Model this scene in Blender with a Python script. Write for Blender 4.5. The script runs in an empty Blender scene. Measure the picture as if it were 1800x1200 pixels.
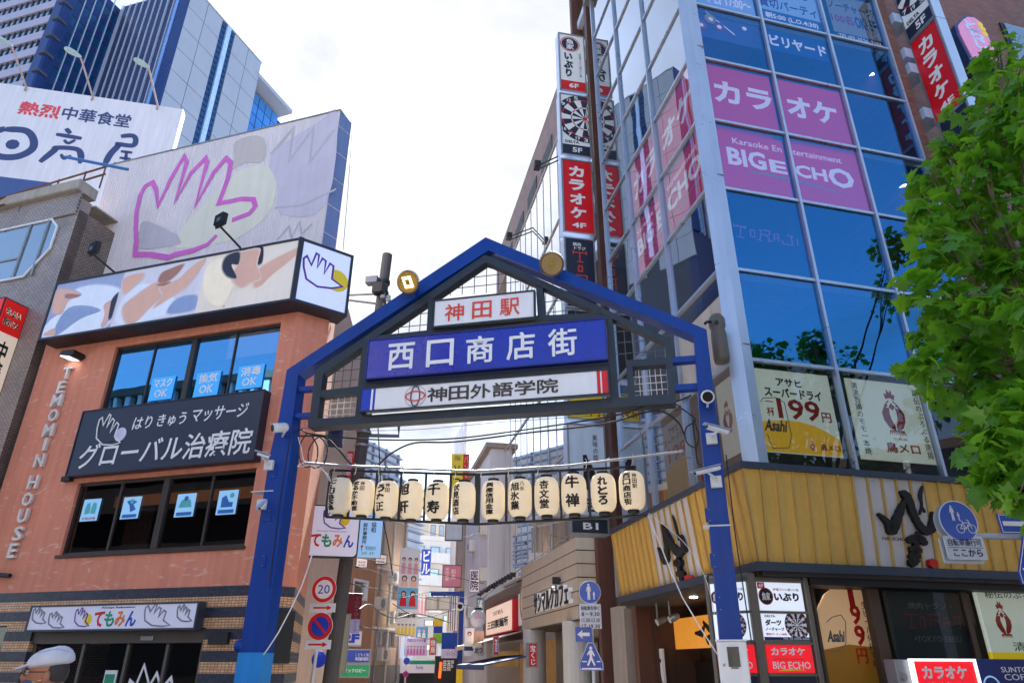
import bpy, bmesh, math, random
from mathutils import Vector, Matrix
random.seed(7)
SC = bpy.context.scene
COL = SC.collection
rad = math.radians

# ---------------------------------------------------------------- camera
PITCH, ROLL, FPX, CH = rad(25.0), rad(0.139), 1219.4, 1.6
cp, sp, cr, sr = math.cos(PITCH), math.sin(PITCH), math.cos(ROLL), math.sin(ROLL)
Rv = Vector((cr, -sr*sp, sr*cp)); Uv = Vector((-sr, -cr*sp, cr*cp)); Wv = Vector((0, cp, sp))
cd = bpy.data.cameras.new('camera'); cam = bpy.data.objects.new('camera', cd); COL.objects.link(cam)
cam.matrix_world = Matrix(((Rv.x, Uv.x, -Wv.x, 0), (Rv.y, Uv.y, -Wv.y, 0), (Rv.z, Uv.z, -Wv.z, CH), (0, 0, 0, 1)))
cd.sensor_fit = 'HORIZONTAL'; cd.sensor_width = 36; cd.lens = 36*FPX/1800
cd.clip_start = 0.05; cd.clip_end = 2000
SC.camera = cam

# ---------------------------------------------------------------- light
SUN_AZ, SUN_EL = rad(-9), rad(40)
SUN_DIR = Vector((math.sin(SUN_AZ)*math.cos(SUN_EL), math.cos(SUN_AZ)*math.cos(SUN_EL), math.sin(SUN_EL)))
wd = bpy.data.worlds.new('World'); SC.world = wd; wd.use_nodes = True
nt = wd.node_tree; N = nt.nodes; L = nt.links; N.clear()
def nn(t, nodes=None, **kw):
    n = (nodes or N).new(t)
    for k, v in kw.items(): setattr(n, k, v)
    return n
sky = nn('ShaderNodeTexSky', sky_type='NISHITA', sun_disc=False, sun_elevation=SUN_EL, sun_rotation=SUN_AZ, altitude=0, air_density=1.0, dust_density=0.6, ozone_density=2.2)
tc = nn('ShaderNodeTexCoord')
sepd = nn('ShaderNodeSeparateXYZ'); L.new(tc.outputs['Generated'], sepd.inputs[0])
def wmath(op, a, b=None, clamp=False, nodes=None, links=None):
    m = (N if nodes is None else nodes).new('ShaderNodeMath'); m.operation = op; m.use_clamp = clamp
    for i, v in enumerate((a, b)):
        if v is None: continue
        if isinstance(v, (int, float)): m.inputs[i].default_value = v
        else: (L if links is None else links).new(v, m.inputs[i])
    return m.outputs[0]
zc = wmath('ADD', wmath('MAXIMUM', sepd.outputs[2], 0.0), 0.22)
px_ = wmath('DIVIDE', sepd.outputs[0], zc); py_ = wmath('DIVIDE', sepd.outputs[1], zc)
cv = nn('ShaderNodeCombineXYZ'); L.new(px_, cv.inputs[0]); L.new(py_, cv.inputs[1])
n1 = nn('ShaderNodeTexNoise'); n1.inputs['Scale'].default_value = 1.15; n1.inputs['Detail'].default_value = 8; n1.inputs['Roughness'].default_value = .56; n1.inputs['Distortion'].default_value = .5
L.new(cv.outputs[0], n1.inputs['Vector'])
# thin bright cloud is densest on the sun's side of the sky
dt = nn('ShaderNodeVectorMath', operation='DOT_PRODUCT'); L.new(tc.outputs['Generated'], dt.inputs[0]); dt.inputs[1].default_value = SUN_DIR
near = wmath('MAXIMUM', dt.outputs['Value'], 0.0)
cover = wmath('ADD', n1.outputs['Fac'], wmath('MULTIPLY', wmath('POWER', near, 7.0), 0.25))
rp = nn('ShaderNodeMapRange'); rp.interpolation_type = 'SMOOTHSTEP'
L.new(cover, rp.inputs['Value']); rp.inputs['From Min'].default_value = .46; rp.inputs['From Max'].default_value = .76
rp.inputs['To Min'].default_value = 0.0; rp.inputs['To Max'].default_value = .96
n2 = nn('ShaderNodeTexNoise'); n2.inputs['Scale'].default_value = 2.6; n2.inputs['Detail'].default_value = 7; n2.inputs['Roughness'].default_value = .6; n2.inputs['Distortion'].default_value = .8; L.new(cv.outputs[0], n2.inputs['Vector'])
cb = wmath('MULTIPLY', wmath('ADD', wmath('MULTIPLY', wmath('POWER', near, 9.0), 1.2), 1.22), wmath('ADD', wmath('MULTIPLY', n2.outputs['Fac'], 1.1), .45))
cc = nn('ShaderNodeCombineXYZ'); L.new(cb, cc.inputs[0]); L.new(wmath('MULTIPLY', cb, 1.02), cc.inputs[1]); L.new(wmath('MULTIPLY', cb, 1.08), cc.inputs[2])
mx = nn('ShaderNodeMix', data_type='RGBA'); L.new(rp.outputs[0], mx.inputs[0]); L.new(sky.outputs[0], mx.inputs[6]); L.new(cc.outputs[0], mx.inputs[7])
bgn = nn('ShaderNodeBackground'); bgn.inputs[1].default_value = 0.10
out = nn('ShaderNodeOutputWorld'); L.new(mx.outputs[2], bgn.inputs[0]); L.new(bgn.outputs[0], out.inputs[0])
sl = bpy.data.lights.new('sun', 'SUN'); sl.energy = 5.0; sl.angle = rad(1.2); sl.color = (1, .93, .83)
so = bpy.data.objects.new('sun', sl); COL.objects.link(so); so.rotation_euler = SUN_DIR.to_track_quat('Z', 'Y').to_euler(); so.location = (0, 40, 60)
SC.view_settings.view_transform = 'Standard'; SC.view_settings.look = 'None'; SC.view_settings.gamma = 1
SC.view_settings.use_curve_mapping = False; SC.view_settings.exposure = 2.02
SC.cycles.max_bounces = 7; SC.cycles.transparent_max_bounces = 12; SC.cycles.glossy_bounces = 4; SC.cycles.diffuse_bounces = 3
SC.cycles.caustics_reflective = False; SC.cycles.caustics_refractive = False; SC.cycles.sample_clamp_indirect = 6
SC.cycles.use_denoising = True

# ---------------------------------------------------------------- geometry helpers
def ray(x, y): return Rv*(x-900) + Uv*(600-y) + Wv*FPX
def at(x, y, Y):
    r = ray(x, y); t = Y/r.y
    return Vector((r.x*t, Y, CH+r.z*t))
class Fr:
    """a vertical plane: u runs to the viewer's right, z up, d out of the plane"""
    def __init__(s, o, az):
        a = rad(az); s.az = az; s.o = Vector((o[0], o[1], 0))
        s.u = Vector((math.sin(a), math.cos(a), 0)); s.n = Vector((math.cos(a), -math.sin(a), 0))
    def P(s, x, y, d=0):
        r = ray(x, y); o = s.o + s.n*d; t = o.dot(s.n)/r.dot(s.n)
        w = Vector((0, 0, CH)) + r*t - o
        return (w.dot(s.u), w.z)
    def W(s, u, z, d=0): return s.o + s.u*u + s.n*d + Vector((0, 0, z))
    def sub(s, u, d=0, az=None): 
        w = s.W(u, 0, d); return Fr((w.x, w.y), s.az if az is None else az)
    def R(s, *pts, d=0):
        """rectangle through four picture corners TL TR BR BL (or two: TL BR)"""
        q = [s.P(x, y, d) for x, y in pts]
        if len(q) == 2: return (q[0][0], q[1][0], q[1][1], q[0][1])
        return ((q[0][0]+q[3][0])/2, (q[1][0]+q[2][0])/2, (q[2][1]+q[3][1])/2, (q[0][1]+q[1][1])/2)

class MB:
    def __init__(s): s.v = []; s.f = []
    def _add(s, vs, fs):
        b = len(s.v); s.v += [Vector(v) for v in vs]; s.f += [tuple(i+b for i in f) for f in fs]
    def box(s, fr, u0, u1, z0, z1, d0, d1, ch=0.0):
        u0, u1 = sorted((u0, u1)); z0, z1 = sorted((z0, z1)); d0, d1 = sorted((d0, d1))
        if ch:   # front edges chamfered
            c = min(ch, (u1-u0)/3, (z1-z0)/3, (d1-d0)/2)
            vs = [fr.W(u, z, d) for d, k in ((d0, 0), (d1-c, 0), (d1, c)) for u, z in ((u0+k, z0+k), (u1-k, z0+k), (u1-k, z1-k), (u0+k, z1-k))]
            fs = [(3, 2, 1, 0), (8, 9, 10, 11)]
            for l in (0, 4):
                for i in range(4):
                    j = (i+1) % 4; fs.append((l+i, l+j, l+4+j, l+4+i))
            s._add(vs, fs); return s
        vs = [fr.W(u, z, d) for d in (d0, d1) for u, z in ((u0, z0), (u1, z0), (u1, z1), (u0, z1))]
        s._add(vs, [(3, 2, 1, 0), (4, 5, 6, 7), (0, 1, 5, 4), (1, 2, 6, 5), (2, 3, 7, 6), (3, 0, 4, 7)]); return s
    def prism(s, fr, pts, d0, d1):
        n = len(pts)
        a = sum(pts[i][0]*pts[(i+1) % n][1]-pts[(i+1) % n][0]*pts[i][1] for i in range(n))
        if a < 0: pts = pts[::-1]
        d0, d1 = sorted((d0, d1))
        vs = [fr.W(u, z, d) for d in (d0, d1) for u, z in pts]
        fs = [tuple(range(n-1, -1, -1)), tuple(range(n, 2*n))] + [(i, (i+1) % n, n+(i+1) % n, n+i) for i in range(n)]
        s._add(vs, fs); return s
    def frame(s, fr, u0, u1, z0, z1, d0, d1, w):
        s.box(fr, u0, u0+w, z0, z1, d0, d1); s.box(fr, u1-w, u1, z0, z1, d0, d1)
        s.box(fr, u0+w, u1-w, z0, z0+w, d0, d1); s.box(fr, u0+w, u1-w, z1-w, z1, d0, d1); return s
    def tube(s, pts, r, n=8, cap=True):
        pts = [Vector(p) for p in pts]; rings = []
        for i, p in enumerate(pts):
            t = ((pts[min(i+1, len(pts)-1)]-pts[max(i-1, 0)])).normalized()
            a = t.cross(Vector((0, 0, 1)));
            if a.length < .05: a = t.cross(Vector((1, 0, 0)))
            a.normalize(); b = a.cross(t); rr = r[i] if isinstance(r, (list, tuple)) else r
            rings.append([p + (a*math.cos(k*2*math.pi/n) + b*math.sin(k*2*math.pi/n))*rr for k in range(n)])
        fs = []
        for i in range(len(rings)-1):
            for k in range(n): fs.append((i*n+k, (i+1)*n+k, (i+1)*n+(k+1) % n, i*n+(k+1) % n))
        if cap: fs += [tuple(range(n)), tuple(range(len(rings)*n-1, (len(rings)-1)*n-1, -1))]
        s._add([v for q in rings for v in q], fs); return s
    def lathe(s, c, prof, n=20, axis=Vector((0, 0, 1)), cap=True):
        axis = axis.normalized(); a = axis.orthogonal().normalized(); b = axis.cross(a); c = Vector(c)
        vs = [c + axis*h + (a*math.cos(k*2*math.pi/n)+b*math.sin(k*2*math.pi/n))*r for r, h in prof for k in range(n)]
        fs = [(i*n+k, i*n+(k+1) % n, (i+1)*n+(k+1) % n, (i+1)*n+k) for i in range(len(prof)-1) for k in range(n)]
        if cap: fs += [tuple(range(n-1, -1, -1)), tuple(range((len(prof)-1)*n, len(prof)*n))]
        s._add(vs, fs); return s
    def stroke(s, fr, pts, w, d0, d1, closed=False):
        """a painted line: one joined ribbon with mitred joints"""
        n = len(pts); Lf, Rt = [], []
        for i, (x, y) in enumerate(pts):
            a = pts[(i-1) % n] if (i or closed) else None; b = pts[(i+1) % n] if (i < n-1 or closed) else None
            t1 = Vector((x-a[0], y-a[1])).normalized() if a else None; t2 = Vector((b[0]-x, b[1]-y)).normalized() if b else None
            t = (t1+t2) if (t1 and t2) else (t1 or t2)
            if t.length < .2: t = t1.copy()
            t.normalize(); k = 1/max(.55, abs(t.dot(t1 or t2))); ww = (w[i] if isinstance(w, (list, tuple)) else w)/2*k
            Lf.append((x-t.y*ww, y+t.x*ww)); Rt.append((x+t.y*ww, y-t.x*ww))
        for i in range(n if closed else n-1):
            j = (i+1) % n; s.prism(fr, [Lf[i], Rt[i], Rt[j], Lf[j]], d0, d1)
        return s
    def build(s, name, m, parent=None, smooth=False, origin=None):
        if origin is None:
            if parent is not None: origin = parent.location + (parent.parent.location if parent.parent else Vector())
            else:
                lo = Vector([min(v[i] for v in s.v) for i in range(3)]); hi = Vector([max(v[i] for v in s.v) for i in range(3)])
                origin = Vector(((lo.x+hi.x)/2, (lo.y+hi.y)/2, lo.z))
        me = bpy.data.meshes.new(name); me.from_pydata([v-origin for v in s.v], [], s.f); me.materials.append(m)
        if smooth: me.polygons.foreach_set('use_smooth', [True]*len(me.polygons))
        o = bpy.data.objects.new(name, me); COL.objects.link(o)
        if parent is not None: o.parent = parent
        else: o.location = origin
        return o
def tag(o, label=None, cat=None, group=None, kind=None):
    for k, v in (('label', label), ('category', cat), ('group', group), ('kind', kind)):
        if v: o[k] = v
    return o
def thing(name, label, cat, loc, group=None):
    o = bpy.data.objects.new(name, None); o.empty_display_size = .2; COL.objects.link(o); o.location = loc
    pass
    return tag(o, label, cat, group)
def base(fr, u, z=0, d=0): return fr.W(u, z, d)
CUBES = {}
def piece(name, fr, u0, u1, z0, z1, d0, d1, m, parent):
    """box-shaped part; all of one material share one mesh"""
    if m.name not in CUBES:
        me = bpy.data.meshes.new(m.name+'_block')
        v = [(x, y, z) for z in (-.5, .5) for x, y in ((-.5, -.5), (.5, -.5), (.5, .5), (-.5, .5))]
        me.from_pydata(v, [], [(3, 2, 1, 0), (4, 5, 6, 7), (0, 1, 5, 4), (1, 2, 6, 5), (2, 3, 7, 6), (3, 0, 4, 7)]); me.materials.append(m); CUBES[m.name] = me
    o = bpy.data.objects.new(name, CUBES[m.name]); COL.objects.link(o)
    c = fr.W((u0+u1)/2, (z0+z1)/2, (d0+d1)/2)
    if parent is not None:
        o.parent = parent; c = c - parent.location - (parent.parent.location if parent.parent else Vector())
    o.location = c; o.scale = (max(abs(u1-u0), .001), max(abs(d1-d0), .001), max(abs(z1-z0), .001)); o.rotation_euler = (0, 0, rad(90-fr.az))
    return o
def box(name, fr, u0, u1, z0, z1, d0, d1, m, parent=None, ch=.006): return MB().box(fr, u0, u1, z0, z1, d0, d1, ch).build(name, m, parent)

def text_mesh(s, vert=False, bold=0.0, res=2, space=1.0, line=1.0):
    c = bpy.data.curves.new('t', 'FONT'); c.body = '\n'.join(s) if vert else s; c.size = 1; c.resolution_u = res; c.offset = bold
    c.space_character = space; c.space_line = line
    if vert: c.align_x = 'CENTER'
    o = bpy.data.objects.new('t', c); me = bpy.data.meshes.new_from_object(o)
    bpy.data.objects.remove(o); bpy.data.curves.remove(c); return me
def text(fr, s, rect, d, m, parent, vert=False, bold=0.0, th=.004, name='lettering', shear=0.0, mirror=False, space=1.0, line=1.0, warp=None, fit=True):
    """lettering stretched into rect=(u0,u1,z0,z1) on plane distance d"""
    kan = any(0x4E00 <= ord(c) <= 0x9FFF for c in s); b0 = min(bold, .004) if kan else bold   # dense characters are thickened by overprinting
    me = text_mesh(s, vert, b0, space=space, line=line)
    vs = [v.co.copy() for v in me.vertices]; fs = [tuple(p.vertices) for p in me.polygons]; bpy.data.meshes.remove(me)
    if not vs: return None
    if kan and bold > .01:
        nv = len(vs); v0 = list(vs); f0 = list(fs); k_ = bold*.55
        for j, (dx, dy) in enumerate(((k_, k_*.5), (-k_, -k_*.5), (k_*.5, -k_), (-k_*.5, k_))):
            vs += [v+Vector((dx, dy, 0)) for v in v0]; fs += [tuple(i+nv*(j+1) for i in f) for f in f0]
        lift = [.0004*(i//nv) for i in range(len(vs))]
    else: lift = None
    x0, x1 = min(v.x for v in vs), max(v.x for v in vs); y0, y1 = min(v.y for v in vs), max(v.y for v in vs)
    u0, u1, z0, z1 = rect; b = MB(); n = len(vs); W_ = []
    for dd in (d, d+th):
        for vi, v in enumerate(vs):
            a = (v.x-x0)/(x1-x0); c = (v.y-y0)/(y1-y0)
            if mirror: a = 1-a
            u = u0+(u1-u0)*a + shear*(z1-z0)*(c-.5); z = z0+(z1-z0)*c
            d2 = dd+(lift[vi] if lift and dd > d else 0); W_.append(warp(u, z, d2) if warp else fr.W(u, z, d2))
    edge = {}
    for f in fs:
        for i in range(len(f)): edge[(f[i], f[(i+1) % len(f)])] = 1
    allf = [tuple(i+n for i in f) for f in fs] + [(a, b_, b_+n, a+n) for (a, b_) in edge if (b_, a) not in edge]
    b._add(W_, allf); return b.build(name, m, parent)

def spline(pts, n=4, closed=False):
    """Catmull-Rom through points"""
    out_ = []; N_ = len(pts); rng = range(N_ if closed else N_-1)
    for i in rng:
        g_ = (lambda k: pts[k % N_]) if closed else (lambda k: pts[max(0, min(N_-1, k))])
        p0, p1, p2, p3 = g_(i-1), g_(i), g_(i+1), g_(i+2)
        for k in range(n):
            s = k/n; out_.append(tuple(.5*(2*b+(c-a)*s+(2*a-5*b+4*c-d)*s*s+(3*b-a-3*c+d)*s**3) for a, b, c, d in zip(p0, p1, p2, p3)))
    if not closed: out_.append(tuple(pts[-1]))
    return out_
# ---------------------------------------------------------------- materials
def C(r, g, b, a=1):
    f = lambda c: (c/255/12.92) if c/255 <= .04045 else ((c/255+.055)/1.055)**2.4
    return (f(r), f(g), f(b), a)
MATS = {}; MCOL = {}
def mat(name, col, rough=.6, metal=0.0, var=.12, scale=2.5, streak=.10, bump=0.0, bscale=60, spec=.5, coat=0.0, emit=0.0, trans=0.0):
    if name in MATS: return MATS[name]
    MCOL[name] = tuple(col[:3])
    m = bpy.data.materials.new(name); m.use_nodes = True; t = m.node_tree; n = t.nodes; l = t.links
    p = n['Principled BSDF']; p.inputs['Roughness'].default_value = rough; p.inputs['Metallic'].default_value = metal
    p.inputs['Specular IOR Level'].default_value = spec; p.inputs['Coat Weight'].default_value = coat; p.inputs['Coat Roughness'].default_value = .12
    g = n.new('ShaderNodeNewGeometry')
    if var or streak:
        nz = n.new('ShaderNodeTexNoise'); nz.inputs['Scale'].default_value = scale; nz.inputs['Detail'].default_value = 6; nz.inputs['Roughness'].default_value = .65; l.new(g.outputs['Position'], nz.inputs['Vector'])
        mp = n.new('ShaderNodeMapping'); mp.inputs['Scale'].default_value = (5, 5, .35); l.new(g.outputs['Position'], mp.inputs['Vector'])
        ns = n.new('ShaderNodeTexNoise'); ns.inputs['Scale'].default_value = 1.6; ns.inputs['Detail'].default_value = 5; l.new(mp.outputs[0], ns.inputs['Vector'])
        a = wmath('MULTIPLY', wmath('SUBTRACT', nz.outputs['Fac'], .5, nodes=n, links=l), var*4, nodes=n, links=l)
        b = wmath('MULTIPLY', wmath('SUBTRACT', ns.outputs['Fac'], .5, nodes=n, links=l), streak*4, nodes=n, links=l)
        v = wmath('ADD', wmath('ADD', a, b, nodes=n, links=l), 1.0, nodes=n, links=l)
        sc = n.new('ShaderNodeVectorMath'); sc.operation = 'SCALE'; sc.inputs[0].default_value = col[:3]; l.new(v, sc.inputs['Scale'])
        l.new(sc.outputs[0], p.inputs['Base Color']); src = sc.outputs[0]
        rr = wmath('ADD', wmath('MULTIPLY', wmath('SUBTRACT', nz.outputs['Fac'], .5, nodes=n, links=l), .35, nodes=n, links=l), rough, clamp=True, nodes=n, links=l)
        l.new(rr, p.inputs['Roughness'])
    else: p.inputs['Base Color'].default_value = col
    if bump:
        bz = n.new('ShaderNodeTexNoise'); bz.inputs['Scale'].default_value = bscale; bz.inputs['Detail'].default_value = 4; l.new(g.outputs['Position'], bz.inputs['Vector'])
        bp = n.new('ShaderNodeBump'); bp.inputs['Strength'].default_value = bump; bp.inputs['Distance'].default_value = .01; l.new(bz.outputs['Fac'], bp.inputs['Height']); l.new(bp.outputs[0], p.inputs['Normal'])
    if emit:
        p.inputs['Emission Color'].default_value = col; p.inputs['Emission Strength'].default_value = emit
    MATS[name] = m; return m
def glass(name, tint=(.8, .85, .9), refl=.2, gcol=(.9, .95, 1), wob=.015, rough=0.0):
    m = bpy.data.materials.new(name); m.use_nodes = True; t = m.node_tree; n = t.nodes; l = t.links; n.clear()
    o = n.new('ShaderNodeOutputMaterial'); mx = n.new('ShaderNodeMixShader'); tr = n.new('ShaderNodeBsdfTransparent'); gl = n.new('ShaderNodeBsdfGlossy')
    tr.inputs[0].default_value = (*tint, 1); gl.inputs[0].default_value = (*gcol, 1); gl.inputs['Roughness'].default_value = rough
    lw_ = n.new('ShaderNodeLayerWeight'); lw_.inputs[0].default_value = .5
    k = wmath('ADD', wmath('MULTIPLY', wmath('POWER', lw_.outputs['Facing'], 5.0, nodes=n, links=l), 1-refl, nodes=n, links=l), refl, clamp=True, nodes=n, links=l)
    g0 = n.new('ShaderNodeNewGeometry'); k = wmath('MULTIPLY', k, wmath('SUBTRACT', 1.0, g0.outputs['Backfacing'], nodes=n, links=l), nodes=n, links=l)
    g = n.new('ShaderNodeNewGeometry'); bz = n.new('ShaderNodeTexNoise'); bz.inputs['Scale'].default_value = .9; bz.inputs['Detail'].default_value = 1; l.new(g.outputs['Position'], bz.inputs['Vector'])
    bp = n.new('ShaderNodeBump'); bp.inputs['Strength'].default_value = wob*10; bp.inputs['Distance'].default_value = .03; l.new(bz.outputs['Fac'], bp.inputs['Height']); l.new(bp.outputs[0], gl.inputs['Normal'])
    l.new(k, mx.inputs[0]); l.new(tr.outputs[0], mx.inputs[1]); l.new(gl.outputs[0], mx.inputs[2]); l.new(mx.outputs[0], o.inputs[0])
    return m
def tilemat(name, fr, bw, bh, c1, c2, cm, mortar=.012, off=.5, band=None, rough=.55, bump=.5, var=.25):
    """small tiles laid in the plane of fr; band=(height, colour, z0) alternates colour by height"""
    m = bpy.data.materials.new(name); m.use_nodes = True; t = m.node_tree; n = t.nodes; l = t.links
    p = n['Principled BSDF']; p.inputs['Roughness'].default_value = rough
    g = n.new('ShaderNodeNewGeometry')
    d = n.new('ShaderNodeVectorMath'); d.operation = 'DOT_PRODUCT'; l.new(g.outputs['Position'], d.inputs[0]); d.inputs[1].default_value = fr.u
    s = n.new('ShaderNodeSeparateXYZ'); l.new(g.outputs['Position'], s.inputs[0])
    c = n.new('ShaderNodeCombineXYZ'); l.new(d.outputs['Value'], c.inputs[0]); l.new(s.outputs[2], c.inputs[1])
    b = n.new('ShaderNodeTexBrick'); b.offset = off; b.inputs['Scale'].default_value = 1; b.inputs['Brick Width'].default_value = bw; b.inputs['Row Height'].default_value = bh
    b.inputs['Mortar Size'].default_value = mortar; b.inputs['Mortar Smooth'].default_value = .1; b.inputs['Bias'].default_value = 0
    l.new(c.outputs[0], b.inputs['Vector']); b.inputs['Color1'].default_value = c1; b.inputs['Color2'].default_value = c2; b.inputs['Mortar'].default_value = cm
    col = b.outputs['Color']
    if band:
        fl = wmath('FLOORED_MODULO', wmath('FLOOR', wmath('DIVIDE', wmath('SUBTRACT', s.outputs[2], band[2], nodes=n, links=l), band[0], nodes=n, links=l), nodes=n, links=l), 2.0, nodes=n, links=l)
        b2 = n.new('ShaderNodeTexBrick'); b2.offset = off
        for k in ('Scale', 'Brick Width', 'Row Height', 'Mortar Size', 'Mortar Smooth', 'Bias'): b2.inputs[k].default_value = b.inputs[k].default_value
        l.new(c.outputs[0], b2.inputs['Vector']); b2.inputs['Color1'].default_value = band[1]; b2.inputs['Color2'].default_value = band[3]; b2.inputs['Mortar'].default_value = cm
        mm = n.new('ShaderNodeMix'); mm.data_type = 'RGBA'; l.new(fl, mm.inputs[0]); l.new(b.outputs['Color'], mm.inputs[6]); l.new(b2.outputs['Color'], mm.inputs[7]); col = mm.outputs[2]
    nz = n.new('ShaderNodeTexNoise'); nz.inputs['Scale'].default_value = 1.2; nz.inputs['Detail'].default_value = 6; l.new(g.outputs['Position'], nz.inputs['Vector'])
    v = wmath('ADD', wmath('MULTIPLY', wmath('SUBTRACT', nz.outputs['Fac'], .5, nodes=n, links=l), var*3, nodes=n, links=l), 1.0, nodes=n, links=l)
    sc = n.new('ShaderNodeVectorMath'); sc.operation = 'SCALE'; l.new(col, sc.inputs[0]); l.new(v, sc.inputs['Scale']); l.new(sc.outputs[0], p.inputs['Base Color'])
    bp = n.new('ShaderNodeBump'); bp.inputs['Strength'].default_value = bump; bp.inputs['Distance'].default_value = .01; bp.invert = True; l.new(b.outputs['Fac'], bp.inputs['Height']); l.new(bp.outputs[0], p.inputs['Normal'])
    return m

M = dict(
 blue=mat('arch_blue_paint', C(0, 58, 144), .45, 0, .10, 3, .15, .15, 30, coat=.05, spec=.3),
 bluelow=mat('light_blue_paint', C(24, 132, 210), .45, 0, .08, 3, .1),
 steel=mat('dark_grey_steel', C(42, 52, 64), .5, .2, .1, 3, .12, .15, 40),
 black=mat('black_metal', C(30, 32, 36), .5, .1, .15),
 blackp=mat('black_print', C(22, 22, 24), .6, 0, .05, streak=0),
 white=mat('white_enamel', C(226, 228, 235), .42, 0, .03, 2, .05),
 whitep=mat('white_print', C(238, 238, 242), .55, 0, .02, streak=0),
 redp=mat('red_print', C(214, 26, 34), .5, 0, .04, streak=.03),
 orangep=mat('orange_red_print', C(222, 70, 48), .5, 0, .04, streak=.03),
 navyp=mat('navy_print', C(28, 38, 92), .5, 0, .04, streak=.03),
 bluep=mat('blue_print', C(28, 62, 190), .5, 0, .04, streak=.03),
 alu=mat('aluminium_mullion', C(178, 188, 205), .32, .55, .05, 2, .08),
 alud=mat('dark_bronze_frame', C(70, 62, 60), .4, .5, .08),
 greyp=mat('grey_print', C(110, 108, 112), .6, 0, .04, streak=0),
 yellowp=mat('yellow_print', C(245, 215, 40), .5, 0, .04, streak=.03),
 greenp=mat('green_print', C(20, 150, 110), .5, 0, .04, streak=0),
 purplep=mat('purple_print', C(96, 44, 160), .5, 0, .04, streak=0),
 pinkp=mat('pink_print', C(214, 104, 196), .6, 0, .10, 6, .08),
 rust=mat('rusty_steel', C(110, 78, 62), .8, .3, .3, 8, .3, .3, 50),
 conc=mat('weathered_concrete', C(168, 160, 150), .9, 0, .12, 2, .18, .3, 50),
 cable=mat('black_cable_rubber', C(26, 28, 34), .6, 0, 0, streak=0),
 rope=mat('white_cord', C(215, 215, 220), .8, 0, .05, streak=0),
 zinc=mat('galvanised_steel', C(150, 152, 156), .45, .6, .15),
 dark=mat('dark_interior', C(26, 25, 27), .9, 0, .2, 1, .1),
)
for k in ('blackp','whitep'): pass
# ================================================================ frames of the place
c0 = at(1302, 600, 11); RF = Fr((c0.x, c0.y), 75.75)
c1 = RF.W(-.17, 0); RS = Fr((c1.x, c1.y), 168.43)
c2 = at(300, 1032, 14); LF = Fr((c2.x, c2.y), 107.22)
c3 = at(1258, 850, 10.3); AR = Fr((c3.x, c3.y), 102.29)

# ---------------------------------------------------------------- ground
pale_gnd = mat('pale_bounce_ground', C(150, 148, 145), .95, 0, .15, 3, 0, .5, 120)  # ground kept pale so sunlight bounces off it onto the shaded facades
pave = tilemat('pavement_blocks', LF, .3, .3, C(150, 146, 140), C(132, 128, 124), C(90, 88, 86), .008)
G0 = Fr((0, 0), 90)
g = MB(); g._add([(-900, -900, 0), (900, -900, 0), (900, 900, 0), (-900, 900, 0)], [(0, 1, 2, 3)]); tag(g.build('ground', pale_gnd, origin=Vector((0, 0, 0))), kind='structure')
for nm, fr, u0, u1 in (('pavement', RF, -.6, 60), ('pavement', LF, -60, 2.4)):
    tag(MB().box(fr, u0, u1, 0.0, .12, -.5, 3.2, .02).build(nm, pave), kind='structure')
for fr, u0, u1 in ((RF, -.6, 60), (LF, -60, 2.4)):
    tag(MB().box(fr, u0, u1, 0.0, .15, 3.203, 3.36, .02).build('kerb', M['conc']), kind='structure')

# ================================================================ glass corner building (right)
gl_front = glass('sky_tinted_coated_glass', (.80, .80, .84), .33, (.10, .50, 1.0))  # deep blue of the mirrored sky is put into the reflection colour
gl_side = glass('side_coated_glass', (.80, .80, .82), .42, (.92, .97, 1.0), .004)
gl_post = glass('anti_glare_glass', (.80, .82, .82), .06, (.9, .95, 1), .01)
gl_clear = glass('shop_glass', (.86, .88, .88), .05, (.9, .95, 1), .01)
ZR = [4.44, 6.41, 8.22, 10.06, 11.79, 13.52, 15.2, 16.95, 18.7, 20.4, 22.2]
UC = [0.0, 1.82, 3.60, 5.32]; US = [-.02, -2.08, -3.92, -5.75]
bld = thing('glass_corner_building', 'glass fronted corner building with silver mullions rising behind the right leg of the archway', 'building', RF.W(0, 0))
for j in range(len(ZR)-1):
    z0, z1 = ZR[j], ZR[j+1]
    for i in range(3):
        piece('window_pane', RF, UC[i]+.03, UC[i+1]-.03, z0+.03, z1-.03, -.02, -.008, gl_front if j else gl_post, bld)
        if not (j < 2 and i == 0): piece('window_pane', RS, US[i+1]+.03, US[i]-.03, z0+.03, z1-.03, -.02, -.008, gl_side, bld)
        piece('mullion', RF, UC[i]+.03 if i else .14, UC[i+1]-.03, z0-.03, z0+.03, -.05, .035, M['alu'], bld)
        piece('mullion', RS, US[i+1]+.03, US[i]-.03 if i else -.08, z0-.03, z0+.03, -.05, .035, M['alu'], bld)
for i in range(1, 4):
    piece('mullion', RF, UC[i]-.03, UC[i]+.03, ZR[0], ZR[-1], -.05, .06, M['alu'], bld)
    piece('mullion', RS, US[i]-.03, US[i]+.03, ZR[0], ZR[-1], -.05, .06, M['alu'], bld)
cpost = MB().prism(RF, [(-.30, 0), (.13, 0), (.13, 1), (-.30, 1)], 0, .01); cpost = MB()
pa, pb, pc, pd = RF.W(.13, 0, .07), RF.W(-.06, 0, .09), RS.W(-.06, 0, .09), RS.W(-.13, 0, .05)
q = [pa, pb, pc, pd, RS.W(-.13, 0, -.1), RF.W(.13, 0, -.1)]
cpost._add([p+Vector((0, 0, z)) for z in (ZR[0], ZR[-1]) for p in q], [tuple(range(5, -1, -1)), tuple(range(6, 12))]+[(i, (i+1) % 6, 6+(i+1) % 6, 6+i) for i in range(6)])
cpost.build('corner_post', M['alu'], bld)
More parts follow.
